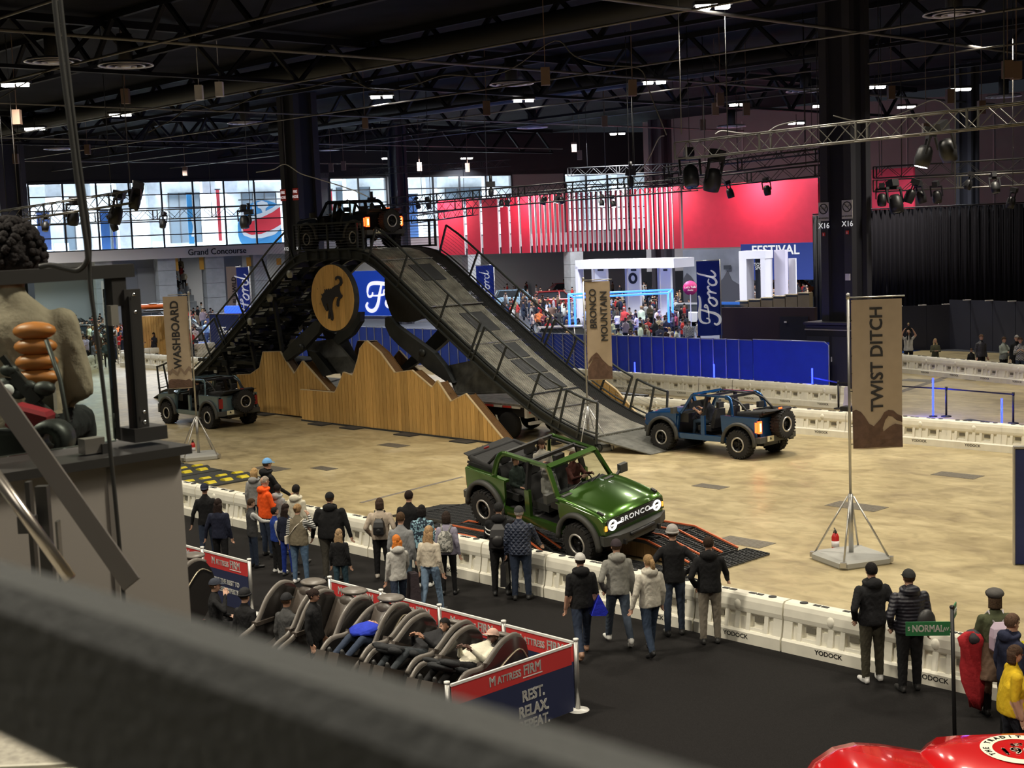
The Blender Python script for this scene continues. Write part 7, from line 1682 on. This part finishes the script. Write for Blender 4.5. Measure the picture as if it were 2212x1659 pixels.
# ------------------------------------------------------------------ gallery where the camera stands
M_fr=mat('rail_charcoal',(.072,.075,.073),.75,bump=.3,bscale=200); M_st3=mat('handrail_steel',(.42,.38,.33),.3,.9); M_fbk=mat('frame_black',(.022,.021,.020),.5)
def near_rail():
    z=CH-.13; A=G(-250,1118,z);B=G(1720,1690,z); d=(B-A).normalized(); nr=Vector((d.y,-d.x,0)); nr=nr if nr.y<0 else -nr
    A=A-d*.3; B=B+d*.15; w=.034; h=.066; r=.008
    prof=[(0,-r),(r,0),(w-r,0),(w,-r),(w,-h+r),(w-r,-h),(r,-h),(0,-h+r)]
    t=thing('gallery_handrail',(0,0,0),'dark blurred box-section handrail crossing the bottom left corner right before the lens','handrail')
    MB().loft([[p+nr*a+Vector((0,0,b)) for a,b in prof] for p in (A,B)],0,True,False).build('top_rail',M_fr,t)
    for p in (A+d*.05,B+d*.35): MB().bar(p+nr*w/2-Vector((0,0,h)),p+nr*w/2-Vector((0,0,1.1)),.05).build('post',M_fr,t)
near_rail()
M_tz=mat('terrazzo',(.30,.28,.23),.6,var=.25,vscale=55)
GW=Pl((-1.141-.724*3,4.74-.69*3),(-1.141,4.74))          # gallery side wall runs along the hall grid
def gallery():
    W=GW; xr,zt=W.at(388,962)
    def wb(pl,n,m,x0,x1,y0,y1,z0,z1,par=None,**kw): return MB().box(((x0+x1)/2,(y0+y1)/2,(z0+z1)/2),(x1-x0,y1-y0,z1-z0)).build(n,m,par,pl.M if par is None else None,**kw)
    wb(W,'wall_left',mat('gallery_wall',(.27,.245,.22),.75),xr-.95,xr,0,.06,3.4,zt-.03,kind='structure')
    wb(W,'trim_4',M_fbk,xr-1.0,xr+.03,-.03,.34,zt-.03,zt,kind='structure')
    wb(W,'wall_left',mat('gallery_wall',(.27,.245,.22),.75),xr-3,xr-.97,.1,.16,3.4,zt-.3,kind='structure')
    x=W.at(240,1100)[0]; wb(W,'trim_5',mat('seam_dark',(.14,.125,.11),.8),x-.008,x+.008,-.006,.01,3.4,zt-.04,kind='structure')
    wb(W,'floor',mat('gallery_carpet',(.09,.10,.085),.9),xr-3.4,xr-.55,.36,2.4,5.52,5.72,kind='structure')
    MB().box((-3.2,2.2,5.62),(4.5,2.9,.2)).build('floor',M_tz,kind='structure'); MB().box((0,.1,5.62),(6,3.0,.2)).build('floor',M_tz,kind='structure')
    for k in range(3): MB().box((-2.3,3.1+k*.035,5.725),(2.6,.012,.01)).build('trim_6',mat('nosing_strip',(.5,.48,.4),.5),kind='structure')
    Gd=W.off(.14); t=thing('glazed_guard',Gd.M,'black framed glass guard with a heavy bolted post at the left','railing')
    def vb(u0,v0,u1,v1,y,th,n,m=M_fbk):
        x0,x1,z0,z1=Gd.rect(u0,v0,u1,v1); MB().box(((x0+x1)/2,y,(z0+z1)/2),(x1-x0,th,z1-z0)).build(n,m,t)
    a=Gd.at(-100,610);b=Gd.at(281,583); MB().bar((a[0],0,(a[1]+b[1])/2),(b[0],0,(a[1]+b[1])/2+.004),.06,.045).build('top_rail',M_fbk,t)
    vb(232,588,268,660,0,.05,'post_head'); vb(240,625,262,950,.03,.05,'inner_channel'); vb(257,626,313,935,-.02,.03,'post_plate'); vb(268,640,284,930,-.04,.012,'post_slot',mat('slot_black',(.006,.006,.006),.6)); vb(272,925,344,944,0,.12,'post_foot')
    vb(225,660,244,702,-.03,.03,'clamp',mat('clamp_grey',(.25,.24,.21),.5,.4))
    for u,v in [(274,637),(278,674),(297,888),(298,910),(299,933)]: c=Gd.at(u,v); MB().lathe([(0,-.006),(.006,-.006),(.008,.0),(0,.004)],c=(c[0],-.045,c[1]),n=10,axis='y').build('bolt',M_chrome,t)
    x0,x1,z0,z1=Gd.rect(-100,604,262,955); MB().box(((x0+x1)/2,.04,(z0+z1)/2),(x1-x0,.012,z1-z0)).build('glass_pane',glass('guard_glass',(.80,.86,.82),.22),t)
    vb(195,955,212,985,-.06,.05,'glass_clip'); vb(160,946,205,972,-.05,.05,'glass_shoe',mat('shoe_steel',(.30,.28,.25),.35,.7))
    # stair railing in front of the wall
    t=thing('stair_railing',(0,0,0),'grey flat stair rail and round polished handrail running down at the lower left','railing')
    MB().bar(D(-60,772,3.9),D(285,1262,3.7),.055,.012,upv=(0,1,0)).build('flat_rail',mat('flat_rail_grey',(.17,.155,.14),.45,.6),t)
    MB().tube([D(-60,955,3.5),D(152,1250,3.4)],.016,12).build('round_handrail',M_st3,t); 
    def vb2(u0,v0,u1,v1,Y,th,n,m=M_fbk):
        A=D(u0,v0,Y);B=D(u1,v1,Y); MB().box(((A.x+B.x)/2,Y,(A.z+B.z)/2),(B.x-A.x,th,A.z-B.z)).build(n,m,t)
    vb2(78,1050,122,1290,3.95,.03,'post_plate'); vb2(122,1125,140,1300,3.93,.03,'post_tube',mat('tube_grey',(.1,.1,.095),.35,.6)); vb2(40,1115,80,1150,3.9,.03,'bracket'); vb2(66,1040,76,1290,3.98,.03,'post_edge')
    # cables
    MB().tube([tuple(p) for p in smooth_pts([tuple(D(u,v,4.3)) for u,v in [(112,-60),(124,60),(150,260),(172,430),(188,540),(186,566),(168,584),(140,580),(110,573),(85,576)]],4)],.0085,7).build('cable',mat('cable_black',(.022,.022,.02),.55),label='thick dark cable hanging down and bending onto the glass guard',cat='cable')
    MB().tube([tuple(p) for p in smooth_pts([tuple(D(u,v,4.32)) for u,v in [(124,-60),(140,90),(168,330),(192,500),(193,600),(206,700),(228,880),(246,1050),(258,1180),(268,1300)]],4)],.007,7).build('cable',MATS['cable_black'],label='long dark cable running down past the glass guard and the grey wall',cat='cable')
    # operator sitting behind the glass with his equipment
    P=D(20,548,5.6); person('person with a black afro and tan sweatshirt sitting behind the glass guard',TZ((P.x,P.y,5.69),R(5)),pose='sit',h=1.74,skin='m',top=(.33,.26,.20),legs=(.02,.02,.02),hair=(.008,.007,.006),hairstyle='afro',arms=('lap','lap'),bulk=1.15,vox=.014)
    MB().lathe([(0,0),(.17,0),(.2,.03),(.17,.05),(.17,.5),(.2,.53),(0,.53)],n=18).build('stool',M_blk,None,TZ((P.x,P.y,5.72)),label='round dark stool under the seated person with the afro',cat='stool')
    def obj2(n,u,v,Y,d,c,l,cat,rot=0.,builder=None):
        C_=D(u,v,Y); b=MB(); 
        if builder: builder(b,d)
        else: b.loft([[Vector((x*k,y*k,z)) for x,y in [(-d[0]/2,-d[1]/2),(d[0]/2,-d[1]/2),(d[0]/2,d[1]/2),(-d[0]/2,d[1]/2)]] for z,k in [(-d[2]/2,.85),(-d[2]*.4,1),(d[2]*.35,1),(d[2]/2,.8)]],0,True,False)
        b.build(n,cmat(c,'leather'),None,Matrix.Translation(C_)@Matrix.Rotation(rot,4,'Y'),label=l,cat=cat)
    t=thing('waist_pack',D(78,765,5.3),'orange ribbed waist pack behind the glass guard','bag')
    for k in range(4): MB().ell((0,0,.09-.06*k),(.085,.05,.036)).build('rib',cmat((.5,.17,.04),'leather'),t)
    MB().box((.03,0,-.16),(.06,.04,.12)).build('pouch',cmat((.22,.19,.16),'leather'),t)
    obj2('red_bag',66,905,5.0,(.14,.1,.09),(.25,.015,.025),'crumpled dark red bag low behind the glass guard','bag',.3)
    def roll(b,d): b.lathe([(.03,-.06),(.07,-.06),(.075,0),(.07,.06),(.03,.06)],n=18,axis='y')
    obj2('cable_reel',112,950,4.9,None,(.02,.02,.02),'black round cable reel on the ledge behind the glass','reel',builder=roll)
    t=thing('tripod_gear',D(60,850,5.2),'black camera support and rods behind the glass guard','equipment')
    rr=random.Random(9)
    for k in range(9): a=D(5+k*14,770+k*22,5.2)-D(60,850,5.2); b_=D(60+k*12,840+k*14,5.2)-D(60,850,5.2); MB().bar(a,b_,.022+.01*(k%3)).build('rod',M_fbk,t)
    for u,v,s_ in [(12,832,.06),(20,800,.05),(60,835,.05),(95,840,.06),(40,850,.045),(90,905,.05),(130,925,.04)]: c=D(u,v,5.2)-D(60,850,5.2); MB().ell(c,(s_*.75,s_*.5,s_*.5),8,6).build('fitting',M_fbk,t)
    c=D(16,843,5.1)-D(60,850,5.2); MB().lathe([(0,-.01),(.022,-.01),(.022,.01),(0,.01)],c=c,n=14,axis='y').build('pale_disc',M_edge,t); c=D(20,880,5.1)-D(60,850,5.2); MB().lathe([(0,-.01),(.02,-.01),(.02,.01),(0,.01)],c=c,n=14,axis='y').build('pale_disc',M_edge,t)
    MB().tube([D(100,735,5.2),D(130,820,5.15),D(145,905,5.1),D(152,950,5.1)],.01,6).build('antenna_rod',M_fbk,label='thin curved black rod rising behind the glass guard',cat='rod')
gallery()
area((-1.4,1.6,9.5),1.6,38,(1,.93,.82),target=(-1.4,3.5,6),name='gallery_fill')  # unseen lamp added to brighten the operator and the guard
# ------------------------------------------------------------------ passengers
def seated_in(V,x,y,dz,label,yaw=0.,**kw):
    M=V@Matrix.Translation((x,y,.86-.43+dz))@Matrix.Rotation(R(-90+yaw),4,'Z'); return person(label,M,pose='sit',vox=.02,**kw)
seated_in(V_GRN,.06,-.37,.02,'passenger in a grey hoodie in the front seat of the green vehicle',h=1.68,top=(.24,.24,.22),legs=(.13,.12,.10),hair=(.02,.015,.012),hood=True,arms=('lap','lap'))
seated_in(V_GRN,.06,.37,.02,'driver in dark clothes behind the windscreen of the green vehicle',h=1.7,top=(.09,.03,.025),legs=BK,hair=BR,arms=('wheel','wheel'))
c=seated_in(V_GRN,-.85,.30,.14,'smiling dark haired woman with a phone in the back of the green vehicle',h=1.68,top=(.45,.43,.38),legs=BK,hair=(.03,.018,.014),hairstyle='long',arms=('lap','phone'),yaw=-25)
seated_in(V_GRN,-.95,-.40,-.02,'rear passenger with a pale cap on the knee in the green vehicle',h=1.62,top=(.02,.03,.025),legs=(.05,.05,.05),hair=BR,arms=('lap','lap'))
P=V_GRN@Vector((-.62,.12,1.30)); MB().box((0,0,0),(.08,.012,.15)).build('phone',cmat((.55,.5,.5),'leather'),None,Matrix.Translation(P)@Matrix.Rotation(R(-20),4,'Z'),label='phone held by the woman in the back of the green vehicle',cat='phone')
seated_in(V_BLUE,.06,.37,.02,'driver in a dark T-shirt at the wheel of the blue vehicle',h=1.74,top=(.02,.02,.03),legs=(.03,.05,.08),hair=BR,arms=('wheel','wheel'),sleeve=.4)
seated_in(V_BLK,.06,.37,.02,'dark silhouette of the driver in the black vehicle',h=1.74,top=(.02,.02,.02),legs=BK,hair=BR,arms=('wheel','wheel'),face=False)
seated_in(V_GREY,.06,.37,.02,'driver in dark clothes in the slate blue vehicle',h=1.74,top=(.02,.02,.025),legs=BK,hair=BR,arms=('wheel','wheel'),face=False)
# ------------------------------------------------------------------ spectators on the far right
_a,_b=S(-6,25.75),S(7.5,21.45); CROW=Pl(_a,_b)
def far(u,v,h,th,label,**kw):
    P=G(u,v,h); P.z=0
    if u>1900: x,_=CROW.at(u,v); P=CROW.M@Vector((x,0,0)); h*=1.06
    return person(label,TZ(P,R(th-90)),h=h,vox=.022,**kw)
def far_right():
    p=far(1962,696,1.80,-100,'bearded man in a white T-shirt with a child on his shoulders',top=(.5,.49,.45),legs=BK,hairstyle='bald',arms=('up','up'),sleeve=.4,bw=1.1)
    x,_=CROW.at(1962,696); P=CROW.M@Vector((x,0,0)); person('small blond child riding on the shoulders of the man in white',TZ((P.x+.02,P.y+.06,1.42),R(-100-90)),h=1.02,pose='sit',top=BK,legs=BK,hair=(.45,.32,.18),arms=('lap','lap'),vox=.022)
    far(2020,712,1.50,-95,'woman with long blond hair in an olive jacket looking down at her hands',top=(.09,.09,.055),legs=BK,hair=(.42,.30,.15),hairstyle='long',arms=('fold','fold'),nod=-20)
    far(2119,698,1.80,-70,'young man with curly brown hair in a black puffer jacket',top=BK,topmat=puffer_mat('puffer_black',(.018,.018,.026)),legs=BK,hair=(.09,.05,.03),arms=('down','down'),bulk=1.1)
    far(2168,709,1.76,-60,'man in a pale green sweater resting a hand on the far barrier',top=(.25,.28,.24),legs=BK,hair=BR,arms=('rail','fold'),bw=1.15)
    far(2204,706,1.78,-110,'man in a plaid shirt holding a phone at the right edge',top=GY,topmat=pattern_mat('plaid_shirt','check',(.04,.04,.045),(.4,.4,.38)),legs=(.06,.08,.12),hair=BR,arms=('phone','phone'))
    far(2196,702,1.86,-100,'person in a dark top half hidden behind the man in the plaid shirt',top=BK,legs=BK,hair=(.3,.28,.25))
    far(2098,733,1.2,-80,'small child mostly hidden behind the far barrier',top=BK,legs=BK,hair=BR)
    far(1572,711,1.62,-80,'woman with dark hair in a white top behind the blue fence',top=(.5,.48,.45),legs=BK,hair=(.03,.02,.015),hairstyle='long',arms=('phone','fold'))
    far(1590,712,1.58,-70,'woman with brown hair in a cream jacket behind the blue fence',top=(.42,.38,.33),legs=BK,hair=(.2,.12,.07),hairstyle='bob')
    far(1489,693,1.75,-80,'person in a black and white checked shirt behind the blue fence',top=GY,topmat=pattern_mat('plaid_shirt','check',(.04,.04,.045),(.4,.4,.38)),legs=BK,hair=BR,bw=1.1)
    far(1508,690,1.6,-40,'person in a cream top just left of the tall blue flag',top=(.5,.46,.38),legs=BK,hair=BR,hairstyle='bob')
    far(1424,682,1.66,-90,'dark haired woman in a yellow cream top behind the blue fence',top=(.50,.42,.25),legs=NV,hair=(.03,.02,.015),hairstyle='long',arms=('fold','fold'))
    far(1400,686,1.72,-100,'man in a red top behind the blue fence left of the woman in cream',top=(.45,.06,.05),legs=BK,hair=(.3,.25,.2),hairstyle='buzz')
    far(1357,684,1.74,-95,'man in a dark green hoodie behind the blue fence near the tan flag',top=(.06,.08,.06),legs=BK,hair=BR,hood=True)
    far(345,640,1.75,-80,'person in a neon yellow T-shirt in the far left crowd',top=(.65,.80,.05),legs=BK,hair=(.25,.05,.06),hat=('cap',(.3,.02,.04)))
far_right()
# ------------------------------------------------------------------ crowd figures (copies, each its own thing)
CT=mat('crowd_top',(.5,.5,.5),.85,obj=True,var=.1,vscale=6)
def crowd():
    rr=random.Random(21); protos=[]
    for i,(sk,lg,hr,hs,bw_,arms,g,hat) in enumerate([('l',DJ,BR,'short',1.,('down','fold'),0,None),('l',BK,(.05,.03,.02),'long',.95,('fold','fold'),0,None),('d',BK,(.012,.01,.01),'buzz',1.05,('down','phone'),.3,None),
         ('l',(.07,.10,.16),BLD,'bob',1.,('down','down'),.3,None),('m',(.03,.03,.035),(.015,.012,.01),'short',1.15,('pocket','pocket'),0,('cap',BK)),('l',(.12,.10,.08),(.30,.27,.24),'short',1.1,('hip','down'),0,None),('m',DJ,(.02,.015,.012),'long',.95,('phone','down'),.2,None)]):
        p=person('crowd',TZ((0,0,-60)),h=1.72,skin=sk,legs=lg,hair=hr,hairstyle=hs,bw=bw_,arms=arms,gait=g,hat=hat,topmat=CT,vox=.04,face=False,bulk=1.1,group='x'); protos.append(p)
    COLS=[('black',(.015,.015,.017),9),('dark grey',(.06,.06,.065),6),('navy',(.02,.03,.07),5),('grey',(.22,.22,.22),4),('white',(.6,.6,.58),5),('red',(.5,.03,.03),3),('cream',(.45,.40,.30),3),('pale blue',(.25,.38,.48),2),('olive',(.10,.10,.05),2),('brown',(.14,.08,.05),3),('orange',(.65,.18,.04),1),('maroon',(.18,.02,.03),2),('tan',(.32,.24,.15),2)]
    bag=[c for c in COLS for _ in range(c[2])]; used=set(); cars=[o.matrix_world.translation.copy() for o in bpy.data.objects if o.get('category')=='car' and o.name.startswith('parked_car')]; placed=[]
    def fill(poly,n,place,grp,th,z=0.,jit=60,dark=.5):
        xs=[p[0] for p in poly]; ys=[p[1] for p in poly]; k=0; tries=0
        while k<n and tries<n*40:
            tries+=1; u=rr.uniform(min(xs),max(xs)); v=rr.uniform(min(ys),max(ys)); ins=False; j=len(poly)-1
            for i in range(len(poly)):
                if (poly[i][1]>v)!=(poly[j][1]>v) and u<(poly[j][0]-poly[i][0])*(v-poly[i][1])/(poly[j][1]-poly[i][1])+poly[i][0]: ins=not ins
                j=i
            if not ins: continue
            P=G(u,v,1.7) if not callable(z) else z(u,v); 
            if not callable(z): P.z=0
            if any((P-q).length<.5 for q in placed) or any(abs((P-c).length)<1.7 for c in cars): continue
            s_,w_=sw(P)
            if P.y>118 and not callable(z): continue
            if not callable(z) and (w_<17.4 and s_>-46): continue
            placed.append(P); pi=rr.randrange(len(protos)); nm,c,_=rr.choice(bag); kk=rr.uniform(.93,1.07); c=tuple(x*rr.uniform(.8,1.2) for x in c)
            M=TZ(P,R(th+rr.uniform(-jit,jit)-90))@Matrix.Scale(kk,4); lb='person in a %s top %s'%(nm,place)
            if pi in used: dup(protos[pi],M,lb,grp,(*c,1))
            else:
                used.add(pi); p=protos[pi]; p.matrix_world=M; p['label']=lb; p['group']=grp
                for ch in [o for o in bpy.data.objects if o.parent==p]: ch.color=(*c,1)
            k+=1
    for p in protos: KIDS[p.name]=[(c,[g for g in bpy.data.objects if g.parent==c]) for c in bpy.data.objects if c.parent==p]
    fill([(95,690),(300,686),(300,748),(100,757)],120,'in the left crowd seen through the glass','left crowd behind the glass',0)
    fill([(308,660),(360,690),(460,640),(456,722),(300,725)],36,'in the crowd left of the blue booth','far left crowd beside the flag',-60)
    fill([(360,640),(620,636),(610,655),(360,662)],14,'standing under the fascia band left of the ramp','crowd under the fascia',-90,jit=180)
    fill([(1080,615),(1230,612),(1245,650),(1238,722),(1190,715),(1120,655)],32,'in the crowd left of the neon frame','crowd left of the neon frame',-60,jit=150)
    fill([(1244,640),(1490,632),(1500,722),(1440,724),(1250,728)],84,'in the crowd around the blue neon frame','crowd around the neon frame',-90,jit=150)
    fill([(1240,608),(1470,604),(1480,638),(1240,640)],18,'in the crowd below the white display portal','crowd below the white portal',-90,jit=150)
    fill([(1570,606),(1690,606),(1752,602),(1752,615),(1700,632),(1575,642)],24,'in the crowd before the white doorway portal','crowd before the doorway portal',-90,jit=150)
    fill([(945,585),(1040,585),(1060,600),(960,605)],8,'in the far crowd behind the top of the ramp','far crowd behind the ramp',-90,jit=150)
    # broad stairs up from the lower lobby
    st=thing('lobby_staircase',CWp.off(3).M,'broad grey staircase packed with visitors in the lower lobby','staircase'); B=CWp.off(3); x0,_=B.at(376,620); x1,_=B.at(440,620)
    for i in range(9): MB().box(((x0+x1)/2,.5+i*1.0,.25+i*.26),(x1-x0,1.0,.5+i*.52)).build('step',M_concr,st)
    def zs(u,v):
        i=rr.randrange(9); x=x0+(x1-x0)*(u-374)/66.; return B.M@Vector((x,.5+i*1.0,.50+i*.52))
    fill([(378,580),(436,580),(436,640),(378,640)],16,'on the broad staircase in the lower lobby','crowd on the lobby staircase',-100,z=zs)
crowd()
def distant_crowd():
    """the rest of the packed aisles: figures too small to pick apart"""
    rr=random.Random(77); cols=[(.015,.015,.017),(.05,.05,.055),(.02,.03,.07),(.2,.2,.2),(.5,.5,.48),(.4,.03,.03),(.3,.24,.16)]; ms=[cmat(c) for c in cols]; n0=len(ms); ms+=[cmat(SKIN['l'],'skin'),cmat(BK,'hair'),cmat(DJ)]
    b=MB()
    def fig(P,h,a):
        k=h/1.75; c=rr.randrange(n0); M=TZ(P,a)
        def rg(z,rx,ry): return [M@Vector((rx*k*math.cos(2*math.pi*j/7),ry*k*math.sin(2*math.pi*j/7),z*k)) for j in range(7)]
        b.loft([rg(.84,.17,.12),rg(1.1,.16,.11),rg(1.36,.20,.11),rg(1.46,.08,.07)],c); b.loft([rg(.02,.13,.09),rg(.86,.16,.11)],n0+2)
        b.loft([rg(1.46,.05,.05),rg(1.56,.08,.08),rg(1.66,.08,.09)],n0); b.loft([rg(1.63,.085,.095),rg(1.72,.075,.08),rg(1.76,.03,.03)],n0+1)
    for x0,y0,x1,y1,n in [(95,650,300,700,110),(300,640,470,668,35),(1085,604,1240,660,60),(1245,604,1480,665,110),(1575,596,1750,628,45),(945,578,1050,600,14),(470,640,620,655,20)]:
        for _ in range(n):
            P=G(rr.uniform(x0,x1),rr.uniform(y0,y1),1.7); P.z=0
            if P.y<124 and sw(P)[1]>17.6 or sw(P)[0]<-50: fig(P,rr.uniform(1.55,1.85),rr.random()*6)
    b.build('distant_crowd',ms,None,label='packed distant visitors filling the aisles between the far stands',cat='crowd',kind='stuff')
distant_crowd()
for o in list(bpy.data.objects):
    if '_h' in o.keys(): del o['_h']
# ------------------------------------------------------------------ labels that tell the repeats apart by their place in the picture
def px(o):
    P=o.matrix_world.translation if o.type=='EMPTY' or not o.data or o.matrix_world.translation.length>1e-3 else o.matrix_world@(sum((Vector(c) for c in o.bound_box),Vector())/8)
    v=P-Vector((0,0,CH)); return v.dot(rt)/max(v.dot(fw),.1)
def ordinal(group,text_):
    L=sorted([o for o in bpy.data.objects if o.get('group')==group],key=px)
    for i,o in enumerate(L): o['label']=text_%ordw(i+1)
ordinal('round ceiling diffusers','round ring air diffuser under the dark ceiling, %s from the left')
ordinal('piers under the fascia','pale grey square pier under the fascia band, %s from the left')
ordinal('hoist boxes','brown chain hoist box under the dark roof, %s from the left'); ordinal('pale hung boxes','pale box hung under the roof left of centre, %s of the pair')
ordinal('high bay lamps','bright rectangular lamp under the dark roof, %s from the left')
ordinal('dropper wires','thin steel wire hanging from the dark roof, %s from the left')
ordinal('upper concourse columns','pale column in the bright upper concourse, %s from the left')
ordinal('orange lobby banners','small orange banner under the fascia, %s from the left')
ordinal('lit screens in the concourse','bright counter screen low behind the concourse glass, %s from the left')
ordinal('concourse ceiling panels','glowing ceiling panel in the upper concourse, %s from the left')
ordinal('openings in the far concourse wall','grey glazed opening in the far concourse wall, %s from the left')
